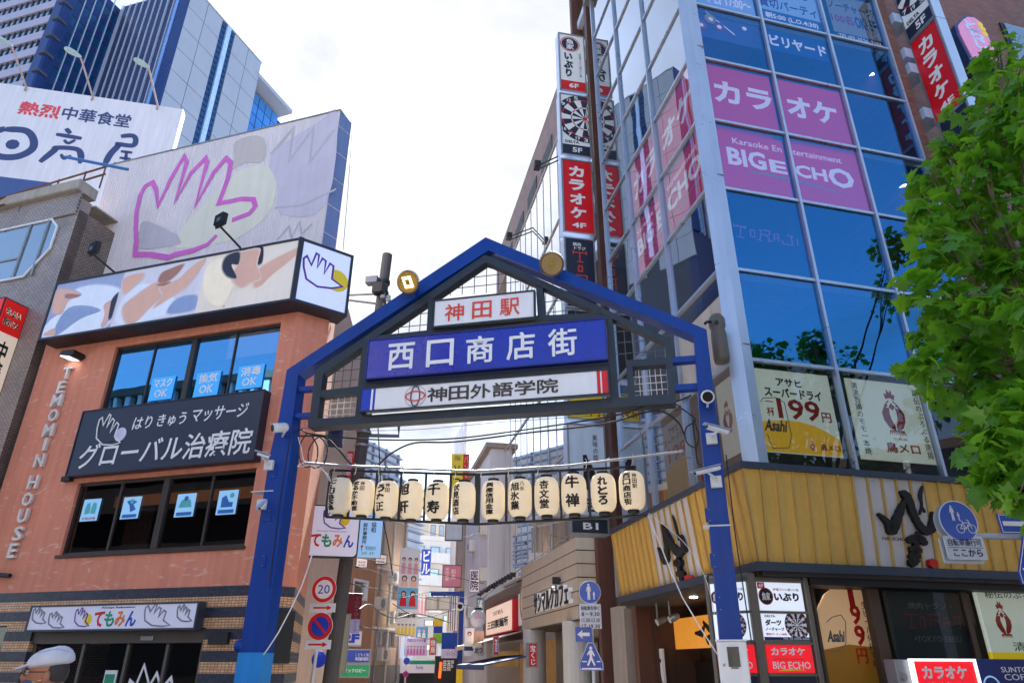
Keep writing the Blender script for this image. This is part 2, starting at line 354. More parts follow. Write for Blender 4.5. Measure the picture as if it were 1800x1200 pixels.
for j, z in enumerate(ZR[1:-1:2]):
    piece('joint_cover', RF, -.02, .135, z+.25, z+.262, .05, .094, M['zinc'], bld)
# stone wall strip by the horn loudspeaker, first two rows of the street side
stone = mat('beige_stone', C(196, 184, 168), .8, 0, .08, 3, .12, .3, 60)
piece('stone_panel', RS, US[1]+.03, US[0]-.14, 6.45, 7.75, -.06, -.01, stone, bld)
piece('window_pane', RS, US[1]+.03, US[0]-.14, 7.78, 8.19, -.03, -.02, gl_side, bld)
piece('window_pane', RS, US[1]+.03, US[0]-.14, 4.47, 6.38, -.03, -.02, gl_side, bld)
# rooms behind the glass
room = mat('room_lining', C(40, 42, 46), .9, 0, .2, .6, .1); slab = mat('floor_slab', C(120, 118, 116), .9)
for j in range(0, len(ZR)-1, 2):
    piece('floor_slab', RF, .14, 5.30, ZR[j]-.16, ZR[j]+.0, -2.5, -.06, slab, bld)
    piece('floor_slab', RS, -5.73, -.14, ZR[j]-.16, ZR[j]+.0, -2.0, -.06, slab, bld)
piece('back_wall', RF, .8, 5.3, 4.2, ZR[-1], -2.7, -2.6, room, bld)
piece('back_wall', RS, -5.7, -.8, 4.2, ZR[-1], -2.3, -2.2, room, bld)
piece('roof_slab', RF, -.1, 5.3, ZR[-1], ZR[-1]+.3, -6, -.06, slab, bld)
# fluorescent tubes one can see through the right-hand column
tubem = mat('lit_tube', (1, .88, .70, 1), .5, 0, 0, streak=0, emit=2.2)
for (x, y) in ((1505, 138), (1563, 332)):
    u, z = RF.P(x, y, -1.0)
    MB().tube([RF.W(u-.55, z, -1.3), RF.W(u+.35, z, -.75)], .03).build('ceiling_tube', tubem, bld)

# ---- prints and posters behind the glass ----
film = mat('red_window_film', C(206, 20, 38), .6, 0, .10, 1.2, .08, emit=.15); filmw = mat('pale_film_lettering', C(236, 232, 236), .6, 0, .02, streak=0, emit=.15)  # films and their lettering glow faintly so they show behind the glass
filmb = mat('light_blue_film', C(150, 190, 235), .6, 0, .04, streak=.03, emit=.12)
def wposter(name, label, fr, u0, u1, z0, z1, m, d=-.06):
    o = MB().box(fr, u0, u1, z0, z1, d-.008, d).build(name, m); return tag(o, label, 'poster')
def on(o, fr, s, rect, m, d=-.06, **k): return text(fr, s, rect, d+.003, m, o, **k)
def ribbon(o, fr, pts, w, m, d, name='painted_line'): return MB().stroke(fr, pts, w, d+.002, d+.006).build(name, m, o)
# karaoke films, front
for i, (s, lab) in enumerate((('カラ', 'red karaoke film reading カラ on the front windows, next to the corner post'), ('オケ', 'red karaoke film reading オケ on the front windows, right half of the word'))):
    a, b = UC[i]+(.20 if i == 0 else .09), UC[i+1]-(.07 if i == 0 else .03)
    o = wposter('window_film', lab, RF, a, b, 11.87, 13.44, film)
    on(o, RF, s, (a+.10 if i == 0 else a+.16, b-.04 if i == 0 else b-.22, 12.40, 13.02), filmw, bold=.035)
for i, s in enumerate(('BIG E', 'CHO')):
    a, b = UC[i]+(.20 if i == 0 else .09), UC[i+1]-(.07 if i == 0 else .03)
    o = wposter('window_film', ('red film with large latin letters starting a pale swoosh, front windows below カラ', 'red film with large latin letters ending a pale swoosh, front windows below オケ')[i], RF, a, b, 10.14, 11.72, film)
    if i == 0:
        on(o, RF, 'BIG', (a+.18, a+1.06, 10.75, 11.2), filmw, bold=.03); on(o, RF, 'E', (a+1.14, b-.02, 10.75, 11.07), filmw, bold=.03)
        on(o, RF, 'Karaoke En', (a+.35, b-.05, 11.32, 11.47), filmw)
        ribbon(o, RF, [(a+.55, 10.62), (a+1.0, 10.66), (b, 10.63)], [.01, .05, .07], mat('gold_film', C(240, 210, 160), .5, streak=0), -.06)
    else:
        on(o, RF, 'CH', (a+.02, a+.78, 10.75, 11.07), filmw, bold=.03); on(o, RF, 'O', (a+.82, b-.22, 10.66, 11.17), filmw, bold=.03)
        on(o, RF, 'tertainment', (a+.05, b-.42, 11.32, 11.47), filmw)
        ribbon(o, RF, [(a, 10.63), (a+.5, 10.58), (a+1.15, 10.5)], [.07, .05, .01], MATS['gold_film'], -.06)
# karaoke films, street side
for i, s in ((1, 'カラ'), (0, 'オケ')):
    a, b = US[i+1]+.08, US[i]-.15 if i == 0 else US[i]-.08
    o = wposter('window_film', 'red karaoke film reading %s on the street side windows, %s' % (s, 'beside the corner post' if i == 0 else 'further from the corner'), RS, a, b, 11.87, 13.44, film)
    on(o, RS, s, (a+.12, b-.12, 12.35, 13.05), filmw, bold=.035)
    o = wposter('window_film', 'red film with large latin letters on the street side, %s' % ('touching the corner post' if i == 0 else 'one window further in'), RS, a, b, 10.14, 11.72, film)
    on(o, RS, ('CHO', 'BIG E')[i], (a+.05, b-.1, 10.72, 11.2), filmw, bold=.03); on(o, RS, ('tertainment', 'Karaoke En')[i], (a+.1, b-.2, 11.32, 11.47), filmw)
    ribbon(o, RS, [(a+.1, 10.63-.1*(1-i)), (b-.1, 10.6+.02*i)], [.02, .06], MATS['gold_film'], -.06)
# billiards row
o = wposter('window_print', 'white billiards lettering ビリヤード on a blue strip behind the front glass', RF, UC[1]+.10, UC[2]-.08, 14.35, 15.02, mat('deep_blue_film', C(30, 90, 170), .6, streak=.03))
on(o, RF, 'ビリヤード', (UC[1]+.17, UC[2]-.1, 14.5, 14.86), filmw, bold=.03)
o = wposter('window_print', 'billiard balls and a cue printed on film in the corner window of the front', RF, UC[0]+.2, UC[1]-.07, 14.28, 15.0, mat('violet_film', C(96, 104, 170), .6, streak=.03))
for k, (x, y, c) in enumerate(((1232, 43, C(214, 96, 120)), (1249, 33, C(226, 196, 110)), (1264, 47, C(180, 80, 120)), (1308, 50, C(100, 110, 190)))):
    u, z = RF.P(x, y, -.05); MB().lathe(RF.W(u, z, -.056), [(.15, 0), (.13, .012)], 16, RF.n).build('printed_ball', mat('ball_%d' % k, c, .5, streak=0), o)
    MB().lathe(RF.W(u, z-.02, -.043), [(.06, 0), (.055, .003)], 12, RF.n).build('ball_number_spot', filmw, o)
ribbon(o, RF, [RF.P(1240, 20, -.05), RF.P(1292, 62, -.05)], [.012, .03], filmw, -.055)
# opening-hours row
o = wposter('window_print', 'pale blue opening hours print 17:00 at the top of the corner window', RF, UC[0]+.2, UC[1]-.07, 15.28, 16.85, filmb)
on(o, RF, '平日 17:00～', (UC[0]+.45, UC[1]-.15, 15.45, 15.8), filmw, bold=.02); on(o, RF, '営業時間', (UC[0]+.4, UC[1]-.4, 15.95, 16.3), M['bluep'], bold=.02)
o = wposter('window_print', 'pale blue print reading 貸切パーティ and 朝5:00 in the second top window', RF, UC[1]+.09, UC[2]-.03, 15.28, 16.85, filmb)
on(o, RF, '貸切パーティ', (UC[1]+.1, UC[2]-.1, 15.78, 16.12), M['purplep'], bold=.02); box('printed_band', RF, UC[1]+.1, UC[2]-.04, 15.3, 15.68, -.06, -.055, mat('mid_blue_film', C(60, 130, 210), .6, streak=0), o)
text(RF, '朝5:00 (L.O.4:30)', (UC[1]+.2, UC[2]-.15, 15.38, 15.60), -.052, filmw, o, bold=.02)
on(o, RF, 'ダーツ', (UC[1]+.5, UC[2]-.1, 16.3, 16.8), M['bluep'], bold=.03)
cream = mat('cream_film', C(206, 196, 168), .6, 0, .05, streak=.05)
o = wposter('window_print', 'cream and black darts bar print reading ノーチャージ and 100名OK in the third top window', RF, UC[2]+.30, UC[3]-.06, 15.5, 16.85, cream)
on(o, RF, 'ノーチャージ', (UC[2]+.33, UC[3]-.1, 16.3, 16.6), M['blackp'], bold=.02); on(o, RF, '100名', (UC[2]+.32, UC[2]+.95, 15.85, 16.15), M['redp'], bold=.03); on(o, RF, 'OK! 5F', (UC[2]+1.0, UC[3]-.1, 15.8, 16.2), M['blackp'], bold=.03)
box('printed_band', RF, UC[2]+.30, UC[3]-.06, 15.28, 15.5, -.068, -.06, M['blackp'], o); on(o, RF, 'TEL/03-3526-2306', (UC[2]+.4, UC[3]-.1, 15.31, 15.45), filmw)
# third column: darts board and karaoke panel seen behind the glass
def dartboard(o, fr, u, z, r, d, clip=None):
    """radial sectors, rings and bull as raised print"""
    D = M['navydart']; Wt = M['whitep']
    def arc(r0, r1, a0, a1, m, dd, nm):
        pts = [(u+rr*math.sin(a), z+rr*math.cos(a)) for rr, seq in ((r1, [a0+(a1-a0)*k/3 for k in range(4)]), (r0, [a1-(a1-a0)*k/3 for k in range(4)])) for a in seq]
        if clip:
            cl = [(min(max(x, clip[0]), clip[1]), min(max(y, clip[2]), clip[3])) for x, y in pts]
            if max(p[0] for p in cl)-min(p[0] for p in cl) < .01 or max(p[1] for p in cl)-min(p[1] for p in cl) < .01: return
            pts = cl
        bb[m.name][1].prism(fr, pts, dd, dd+.002)
    bb = {D.name: (D, MB()), Wt.name: (Wt, MB()), M['redp'].name: (M['redp'], MB())}
    for k in range(20):
        a0, a1 = (k-.5)*math.pi/10, (k+.5)*math.pi/10
        arc(r*.80, r, a0, a1, D, d, 'x'); arc(r*.08, r*.8, a0, a1, (D if k % 2 == 0 else Wt), d, 'x')
        arc(r*.76, r*.80, a0, a1, (M['redp'] if k % 2 == 0 else Wt), d+.0025, 'x'); arc(r*.44, r*.48, a0, a1, (M['redp'] if k % 2 else Wt), d+.0025, 'x')
        arc(0.002, r*.08, a0, a1, M['redp'], d+.001, 'x')
    for nm, (m, b) in bb.items():
        if b.v: b.build('dartboard_print', m, o)['kind'] = 'stuff'
    for k, t in enumerate((20, 1, 18, 4, 13, 6, 10, 15, 2, 17, 3, 19, 7, 16, 8, 11, 14, 9, 12, 5)):
        a = k*math.pi/10; uu, zz = u+.9*r*math.sin(a), z+.9*r*math.cos(a); s_ = r*.07
        if clip and not (clip[0]+s_ < uu < clip[1]-s_ and clip[2]+s_ < zz < clip[3]-s_): continue
        text(fr, str(t), (uu-s_, uu+s_, zz-s_, zz+s_), d+.004, Wt, o, bold=.02, th=.002, name='dartboard_number')
M['navydart'] = mat('dart_navy_print', C(26, 32, 56), .5, 0, .03, streak=0)

# ---- TORAJI, street level posters ----
salmon = mat('salmon_film', C(230, 120, 150), .6, streak=0)
o = tag(MB().stroke(RF, [RF.P(1290, 396, -.03), RF.P(1311, 400, -.03)], .03, -.035, -.028).build('window_lettering', salmon), 'pink angular latin lettering on the front glass below the karaoke films', 'lettering')
def segs(fr, o, lst, w, m, d, name='letter'):
    for seg in lst: MB().stroke(fr, [fr.P(x, y, d) for x, y in seg], w, d-.004, d+.004).build(name, m, o)
TOR = [[(1302,401),(1301,417)],[(1295,416),(1308,418)],[(1289,393),(1290,399)],[(1311,397),(1309,403)],
 [(1319,404),(1326,405),(1327,417),(1320,416),(1319,404)],
 [(1334,404),(1353,406),(1352,414),(1337,412),(1336,422)],[(1337,406),(1337,412)],[(1348,414),(1354,424)],[(1332,421),(1340,423)],[(1349,424),(1358,425)],
 [(1361,424),(1361,412),(1368,413),(1369,425)],[(1361,418),(1368,419)],
 [(1383,414),(1394,416)],[(1391,416),(1393,431),(1377,429),(1375,422)],[(1401,420),(1403,431)]]
segs(RF, o, TOR, .022, salmon, -.03)

def lightposter(name, label, u0, u1, z0, z1, m, d=-.10):
    t = thing(name, label, 'poster', RF.W((u0+u1)/2, z0, d)); box('panel', RF, u0, u1, z0, z1, d-.03, d, m, t); return t
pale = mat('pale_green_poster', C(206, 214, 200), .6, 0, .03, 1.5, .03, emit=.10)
beer = mat('amber_print', C(206, 160, 40), .5, 0, .08, 3, .05, emit=.12); redd = mat('dark_red_print', C(196, 34, 26), .5, 0, .03, streak=0)
def rooster(o, fr, u, z, s, d, m):
    """plain round hen emblem: ring of feathers, comb, beak, eyes"""
    b = MB()
    left = [(-.08, .34), (-.30, .14), (-.50, -.2), (-.48, -.5), (-.30, -.8), (-.03, -.92), (-.03, -.72), (-.14, -.45), (-.17, -.2), (-.12, .02), (-.26, .0), (-.27, .12), (-.10, .24)]
    b.prism(fr, [(u+x*s, z+y*s) for x, y in left], d, d+.004); b.prism(fr, [(u-x*s, z+y*s) for x, y in left], d, d+.004)
    b.prism(fr, [(u+x*s, z+y*s) for x, y in ((-.20, .36), (-.24, .6), (-.12, .56), (-.08, .78), (.02, .62), (.12, .76), (.13, .56), (.25, .56), (.18, .34), (0, .42))], d, d+.004)
    b.prism(fr, [(u+x*s, z+y*s) for x, y in ((-.14, .06), (0, .22), (.14, .06), (0, -.1))], d, d+.004)
    for k in range(-4, 5): b.prism(fr, [(u+(k*.07-.04)*s, z-.88*s), (u+(k*.07+.04)*s, z-.88*s), (u+k*.09*s, z-1.08*s)], d, d+.004)
    b.build('emblem', m, o)
    for e in (-.22, .22): MB().lathe(fr.W(u+e*s, z+.1*s, d), [(.045*s, 0), (.04*s, .005)], 8, fr.n).build('eye', M['blackp'], o)
rc = RF.R((1320, 646), (1457, 660), (1481, 804), (1340, 792), d=-.1)
o = lightposter('beer_poster', 'lit beer poster with big red 199円 beside the corner post above the gold sign', *rc, pale)
u0, u1, z0, z1 = rc; W_, H_ = u1-u0, z1-z0
MB().prism(RF, [(u0+.01, z0+.01), (u1-.01, z0+.01), (u1-.01, z0+.20*H_), (u0+.85*W_, z0+.28*H_), (u0+.7*W_, z0+.345*H_), (u0+.5*W_, z0+.385*H_), (u0+.3*W_, z0+.385*H_), (u0+.01, z0+.34*H_)], -.1, -.097).build('printed_beer', beer, o)
text(RF, 'アサヒ', (u0+.30*W_, u0+.62*W_, z0+.80*H_, z0+.90*H_), -.096, M['blackp'], o, bold=.03)
text(RF, 'スーパードライ', (u0+.13*W_, u0+.86*W_, z0+.66*H_, z0+.78*H_), -.096, M['blackp'], o, bold=.03)
text(RF, '199', (u0+.26*W_, u0+.80*W_, z0+.40*H_, z0+.65*H_), -.092, redd, o, bold=.02)
text(RF, '円', (u0+.81*W_, u0+.93*W_, z0+.40*H_, z0+.52*H_), -.092, redd, o, bold=.02); text(RF, '一杯', (u0+.12*W_, u0+.22*W_, z0+.42*H_, z0+.60*H_), -.092, redd, o, vert=True, bold=.01)
ribbon(o, RF, [(u0+x*W_, z0+y*H_) for x, y in ((.06, .58), (.10, .63), (.26, .65), (.36, .60), (.38, .20), (.32, .06), (.12, .04), (.08, .2))], .012, M['greyp'], -.095)
text(RF, 'Asahi', (u0+.07*W_, u0+.34*W_, z0+.24*H_, z0+.38*H_), -.091, mat('grey_blue_print', C(70, 84, 96), .5, streak=0), o, bold=.03, shear=.25)
text(RF, '鳥メロ', (u0+.72*W_, u0+.97*W_, z0+.06*H_, z0+.14*H_), -.094, redd, o, bold=.03)
rooster(o, RF, u0+.62*W_, z0+.12*H_, .09, -.094, redd)
rc = RF.R((1486, 664), (1620, 678), (1648, 816), (1514, 806), d=-.1)
u0, u1, z0, z1 = rc; W_, H_ = u1-u0, z1-z0
o = lightposter('chicken_restaurant_poster', 'pale poster with a round red hen emblem, second window above the gold sign', *rc, pale)
rooster(o, RF, u0+.54*W_, z0+.66*H_, .47, -.097, redd)
text(RF, '鳥メロ', (u0+.34*W_, u0+.78*W_, z0+.10*H_, z0+.23*H_), -.096, redd, o, bold=.03); text(RF, '三代目', (u0+.46*W_, u0+.64*W_, z0+.26*H_, z0+.29*H_), -.096, redd, o)
text(RF, '清流若鶏のモモ一本焼', (u0+.06*W_, u0+.14*W_, z0+.06*H_, z0+.95*H_), -.096, M['blackp'], o, vert=True); text(RF, '秘伝のぷるぷる唐揚', (u0+.86*W_, u0+.94*W_, z0+.06*H_, z0+.93*H_), -.096, M['blackp'], o, vert=True)
# dark surround of the lit posters
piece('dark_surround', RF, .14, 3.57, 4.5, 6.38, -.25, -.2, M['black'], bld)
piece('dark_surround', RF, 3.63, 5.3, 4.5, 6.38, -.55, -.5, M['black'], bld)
# posters on the street side, first floor
rc = RS.R((1262, 672), (1303, 650), (1313, 790), (1268, 812), d=-.08)
o = wposter('restaurant_poster', 'pale hen restaurant poster in the narrow window between the arch leg and the corner', RS, *rc, pale, -.08); u0, u1, z0, z1 = rc; W_, H_ = u1-u0, z1-z0
rooster(o, RS, u0+.35*W_, z0+.55*H_, .33, -.077, redd); text(RS, 'ぷるぷる唐揚', (u0+.72*W_, u0+.92*W_, z0+.1*H_, z0+.95*H_), -.076, M['blackp'], o, vert=True)
rc = RS.R((1157, 758), (1203, 722), (1222, 855), (1168, 885), d=-.08)
o = wposter('beer_poster', 'blue and yellow beer poster in the street side window left of the arch leg', RS, *rc, mat('pale_blue_poster', C(196, 222, 226), .6, 0, .03), -.08); u0, u1, z0, z1 = rc; W_, H_ = u1-u0, z1-z0
MB().prism(RS, [(u0, z0), (u1, z0), (u1, z0+.42*H_), (u0+.5*W_, z0+.44*H_), (u0, z0+.32*H_)], -.08, -.077).build('printed_beer', M['yellowp'], o)
text(RS, 'アサヒ', (u0+.38*W_, u0+.72*W_, z0+.82*H_, z0+.92*H_), -.076, M['blackp'], o, bold=.03); text(RS, 'スーパードライ', (u0+.2*W_, u0+.95*W_, z0+.70*H_, z0+.80*H_), -.076, M['blackp'], o, bold=.02); text(RS, '199', (u0+.3*W_, u0+.92*W_, z0+.46*H_, z0+.66*H_), -.076, redd, o, bold=.02)
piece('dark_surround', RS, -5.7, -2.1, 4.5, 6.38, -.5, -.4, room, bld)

# ---- gold fascia sign with raised calligraphy ----
gold = mat('gold_ribbed_panel', C(222, 178, 92), .42, .12, .07, 6, .10, .25, 90); silver = mat('pale_lit_panel', C(208, 202, 204), .5, 0, .05, 3, .08)
ribm = mat('ochre_rib', C(204, 168, 100), .45, .2, .08); fasc = mat('slate_blue_trim', C(58, 68, 84), .45, .2, .08, 3, .1)
gs = thing('restaurant_fascia_sign', 'gold ribbed fascia sign with black brush lettering wrapping the corner above the entrance', 'sign', RF.W(0, 2.95))
zt, zb = 4.36, 2.99; GF = .42; e0 = -.28
DT, DB = .36, .22                      # the face leans: its top stands further out than its foot
def sloped(fr, u0, u1, m, nm, dt=DT, db=DB, th=.03, u0b=None, u1b=None):
    b = MB(); u0b = u0 if u0b is None else u0b; u1b = u1 if u1b is None else u1b
    b._add([fr.W(u, z, d) for u, z, d in ((u0b, zb, db), (u1b, zb, db), (u1, zt, dt), (u0, zt, dt), (u0b, zb, db-th), (u1b, zb, db-th), (u1, zt, dt-th), (u0, zt, dt-th))], [(0, 1, 2, 3), (7, 6, 5, 4), (0, 4, 5, 1), (1, 5, 6, 2), (2, 6, 7, 3), (3, 7, 4, 0)])
    return b.build(nm, m, gs)
cF = lambda d: -.17-1.048*d            # where the two leaning faces meet, on each plane
cS = lambda d: 1.048*d
lit = (RF.P(1498, 900, .3)[0], RF.P(1640, 900, .3)[0]); ra = RF.P(1337.5, 833, DT)[0]; pitch = (RF.P(1497.5, 842, DT)[0]-ra)/6
sloped(RF, cF(DT), ra-.02, gold, 'panel', u0b=cF(DB))
u = ra
while u < 7.2:
    isl = lit[0] < u+pitch/2 < lit[1]
    sloped(RF, u+.016, u+pitch-.016, silver if isl else gold, 'panel'); sloped(RF, u-.016, u+.016, ribm, 'rib', DT+.035, DB+.035, .06); u += pitch
litS = (RS.P(1152, 1000, .3)[0], RS.P(1232, 1000, .3)[0]); uend_s = -5.72
sloped(RS, .06+.016, cS(DT), gold, 'panel', u1b=cS(DB))
u = .06
while u > uend_s:
    isl = litS[0] < u-pitch/2 < litS[1]
    sloped(RS, max(u-pitch, uend_s)+.016, u-.016, silver if isl else gold, 'panel'); sloped(RS, u-.016, u+.016, ribm, 'rib', DT+.035, DB+.035, .06); u -= pitch
sloped(RF, cF(DT)-.0, cF(DT)+.03, ribm, 'rib', DT+.01, DB+.01, .05, cF(DB), cF(DB)+.03)
for nm, z0_, z1_, d_ in (('top_trim', 4.36, 4.46, .42), ('bottom_trim', 2.86, 2.99, .32)):
    b = MB(); pt = [RF.W(7.2, 0, d_), RF.W(cF(d_), 0, d_), RS.W(uend_s-.03, 0, d_), RS.W(uend_s-.03, 0, -.02), RF.W(cF(-.02), 0, -.02), RF.W(7.2, 0, -.02)]
    b._add([p+Vector((0, 0, zz)) for zz in (z0_, z1_) for p in pt], [(0, 1, 4, 5), (1, 2, 3, 4), (6, 7, 10, 11), (7, 8, 9, 10)]+[(i, (i+1) % 6, 6+(i+1) % 6, 6+i) for i in range(6)]); b.build(nm, fasc, gs)
piece('end_panel', RS, uend_s-.03, uend_s-.0, 2.99, 4.36, 0, .20, mat('navy_panel', C(44, 62, 92), .5), gs)
piece('end_trim', RS, uend_s-.05, uend_s-.03, 2.99, 4.36, 0, .34, M['alu'], gs)
inkm = mat('black_lacquer_letter', C(14, 13, 14), .6, 0, .05, streak=0, coat=0)
def slopeW(fr, off):
    return lambda u, z, d: fr.W(u, z, DB+(z-zb)/(zt-zb)*(DT-DB) + d + off)
def brush(fr, pxs, widths, off=.02, th=.07, nm='raised_letter', m=inkm, rnd=1):
    """raised brush stroke following the sloped sign"""
    pts = [fr.P(x, y, .31) for x, y in pxs]; q = []; w = []
    qq = spline([(p[0], p[1], w_) for p, w_ in zip(pts, widths)], 7); q = [(a, b_) for a, b_, c in qq]; w = [max(.02, c*.80) for a, b_, c in qq]; N9 = len(w)
    for i in range(N9): e = min(i, N9-1-i)/3; w[i] *= min(1, .55+.45*e) if e < 1 else 1
    b = MB(); n = len(q); Lf = []; Rt = []
    for i, (x, y) in enumerate(q):
        a = q[max(i-1, 0)]; c = q[min(i+1, n-1)]; t = Vector((c[0]-a[0], c[1]-a[1])).normalized(); ww = w[i]/2*(1+.08*math.sin(i*2.3+len(pxs)))
        Lf.append((x-t.y*ww, y+t.x*ww)); Rt.append((x+t.y*ww, y-t.x*ww))
    W1 = slopeW(fr, off); vs = []
    for i in range(n): vs += [W1(*Lf[i], th), W1(*Rt[i], th), W1(*Lf[i], 0), W1(*Rt[i], 0)]
    fs = [(0, 1, 3, 2), (4*n-4, 4*n-2, 4*n-1, 4*n-3)]
    for i in range(n-1):
        a, c = 4*i, 4*i+4; fs += [(a, c, c+1, a+1), (a+2, a+3, c+3, c+2), (a, a+2, c+2, c), (a+1, c+1, c+3, a+3)]
    b._add(vs, fs); return b.build(nm, m, gs)
brush(RF, [(1539, 903), (1556, 918), (1565, 932), (1574, 910), (1583, 880)], [.05, .12, .20, .17, .10])
brush(RF, [(1574, 866), (1588, 876), (1604, 910), (1622, 932), (1640, 928)], [.09, .18, .14, .16, .16])
brush(RF, [(1636, 930), (1636, 915), (1632, 900)], [.20, .13, .05])
brush(RF, [(1592, 950), (1612, 946), (1628, 956)], [.13, .16, .12]); brush(RF, [(1597, 964), (1620, 968)], [.14, .12]); brush(RF, [(1611, 934), (1607, 972)], [.07, .14])
brush(RF, [(1599, 980), (1606, 975), (1618, 978)], [.09, .14, .1]); brush(RF, [(1603, 981), (1604, 990), (1616, 983)], [.1, .13, .1])
brush(RF, [(1615, 855), (1613, 872), (1617, 889), (1614, 904)], [.05, .09, .05, .07], th=.02)
brush(RF, [(1616, 889), (1624, 901)], [.04, .06], th=.02)
brush(RF, [(1633, 988), (1649, 991)], [.17, .17], m=mat('red_seal', C(196, 34, 26), .4, streak=0), nm='seal')
lw = slopeW(RF, .03); rr = RF.R((1551, 944), (1587, 950), d=.3); text(RF, 'HAKICHI', (rr[0], rr[1], rr[2], rr[2]+.05), 0, inkm, gs, warp=lw)
brush(RS, [(1161, 962), (1169, 983), (1176, 965), (1173, 940)], [.05, .22, .2, .12]); brush(RS, [(1171, 922), (1178, 945), (1193, 970), (1203, 965)], [.1, .24, .2, .2]); brush(RS, [(1206, 970), (1201, 940)], [.2, .07])
brush(RS, [(1186, 990), (1199, 988)], [.18, .18]); brush(RS, [(1193, 977), (1194, 1005)], [.1, .2]); brush(RS, [(1189, 1008), (1202, 1008)], [.16, .16]); brush(RS, [(1195, 1012), (1197, 1020)], [.2, .14])
brush(RS, [(1187, 905), (1191, 925), (1194, 950)], [.06, .1, .07], th=.02); brush(RS, [(1203, 1018), (1217, 1018)], [.2, .2], m=MATS['red_seal'], nm='seal')
# ================================================================ ground floor under the gold fascia
# entrance recess, street side
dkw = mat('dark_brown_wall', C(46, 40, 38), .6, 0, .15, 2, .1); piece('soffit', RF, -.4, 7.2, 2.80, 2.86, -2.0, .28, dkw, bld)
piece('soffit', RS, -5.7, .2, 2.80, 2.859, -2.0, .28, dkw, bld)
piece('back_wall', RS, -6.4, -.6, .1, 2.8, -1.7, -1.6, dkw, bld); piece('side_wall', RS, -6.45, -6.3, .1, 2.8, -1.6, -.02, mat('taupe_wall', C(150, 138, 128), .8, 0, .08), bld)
dl = mat('lit_downlight', (1, .95, .85, 1), .5, streak=0, var=0, emit=8)
for fr, x, y in ((RS, 1221, 1066), (RF, 1434, 1032)):
    u, z = fr.P(x, y, -.3)
    t = MB().lathe(fr.W(u, 2.78, -.3), [(.07, -.002), (.075, .03)], 14).build('downlight', dl); tag(t, 'small round downlight glowing %s' % ('under the street side fascia' if fr is RS else 'above the 199円 doorway'), 'light')
# orange lit sign in the entrance
r = RS.R((1178, 1083), (1262, 1083), (1262, 1140), (1178, 1138), d=-1.0)
r = (r[0], r[1]+.5, r[2], r[3])
t = thing('entrance_sign', 'amber backlit sign with black brushwork inside the dark entrance', 'sign', RS.W(r[0], r[2], -1.0))
amb = mat('amber_lit_board', C(196, 128, 44), .6, 0, .25, 1.4, 0, emit=.22); box('panel', RS, *r, -1.06, -1.0, amb, t)
def pstroke(fr, o, pxs, w, d, m, nm='brush_letter'): return MB().stroke(fr, [fr.P(x, y, d) for x, y in pxs], w, d, d+.01).build(nm, m, o)
pstroke(RS, t, [(1222, 1112), (1234, 1113), (1240, 1095)], [.05, .14, .05], -.998, inkm); pstroke(RS, t, [(1236, 1092), (1246, 1104), (1257, 1112), (1256, 1103)], [.06, .12, .14, .05], -.998, inkm); pstroke(RS, t, [(1241, 1122), (1247, 1119), (1244, 1130)], [.08, .16, .1], -.998, inkm)
# door beneath it
box('entrance_door', RS, r[0]+.1, r[1]-.2, .12, r[2]-.25, -1.5, -1.42, mat('dark_door', C(38, 34, 34), .35, .1, .3, 1), bld)
# menu board
r = RS.R((1093, 1141), (1166, 1141), (1166, 1230), (1093, 1230), d=-.6)
t = thing('menu_board', 'white menu board with small food photographs in the dark entrance', 'board', RS.W(r[0], r[2], -.6)); box('panel', RS, *r, -.66, -.6, M['whitep'], t)
food = [mat('food_%d' % i, c, .6, 0, .35, 14, 0) for i, c in enumerate((C(150, 96, 84), C(164, 100, 50), C(120, 80, 54)))]
u0, u1, z0, z1 = r; W_ = u1-u0; H_ = z1-z0
for i in range(3): 
    box('food_photo', RS, u0+.04*W_, u0+.40*W_, z1-H_*(.14+.27*i)-.22*H_, z1-H_*(.14+.27*i), -.6, -.596, M['black'], t)
    for k in range(3): MB().lathe(RS.W(u0+W_*(.13+.09*k), z1-H_*(.25+.27*i)-.01*k, -.592), [(.085*W_, 0), (.06*W_, .004)], 9, RS.n).build('printed_dish', food[(i+k) % 3], t)
MB().prism(RS, [(u0+.52*W_, z0+.1*H_), (u0+.98*W_, z0+.3*H_), (u0+.95*W_, z0+.52*H_), (u0+.8*W_, z0+.6*H_), (u0+.52*W_, z0+.3*H_)], -.6, -.596).build('food_photo', food[2], t)
pstroke(RS, t, [(1142, 1160), (1148, 1161), (1150, 1152)], [.03, .07, .03], -.598, inkm); pstroke(RS, t, [(1150, 1148), (1155, 1156), (1162, 1161)], [.03, .06, .07], -.598, inkm); text(RS, '吉', (u0+.72*W_, u0+.84*W_, z1-.34*H_, z1-.25*H_), -.598, inkm, t, bold=.05)
text(RS, 'HAKICHI', (u0+.05*W_, u0+.45*W_, z1-.09*H_, z1-.05*H_), -.598, M['greyp'], t)
# round grey spot lamps under the soffit
for x, y, k in ((1160, 1090, 'left'), (1182, 1085, 'right')):
    u, z = RS.P(x, y, -.2); p = RS.W(u, z, -.2)
    t = thing('spotlight', 'grey conduit and can spotlight under the street side fascia, the %s of two' % k, 'spotlight', p, 'spotlights under the fascia')
    MB().tube([Vector((p.x, p.y, 2.8)) - RS.u*.12, p-RS.u*.12, p+Vector((0, 0, -.06)), p+RS.u*.08], .02, 8).build('conduit', M['zinc'], t); MB().lathe(p+RS.u*.10, [(.05, -.1), (.07, .0), (.07, .12)], 14, (RS.n+Vector((0, 0, -.4)))).build('can', M['zinc'], t)
# pilaster with downpipe at left of the entrance
taupe = MATS['taupe_wall']
piece('pilaster', RS, -7.6, -6.47, 0.12, 2.9, -.9, -.15, taupe, bld)

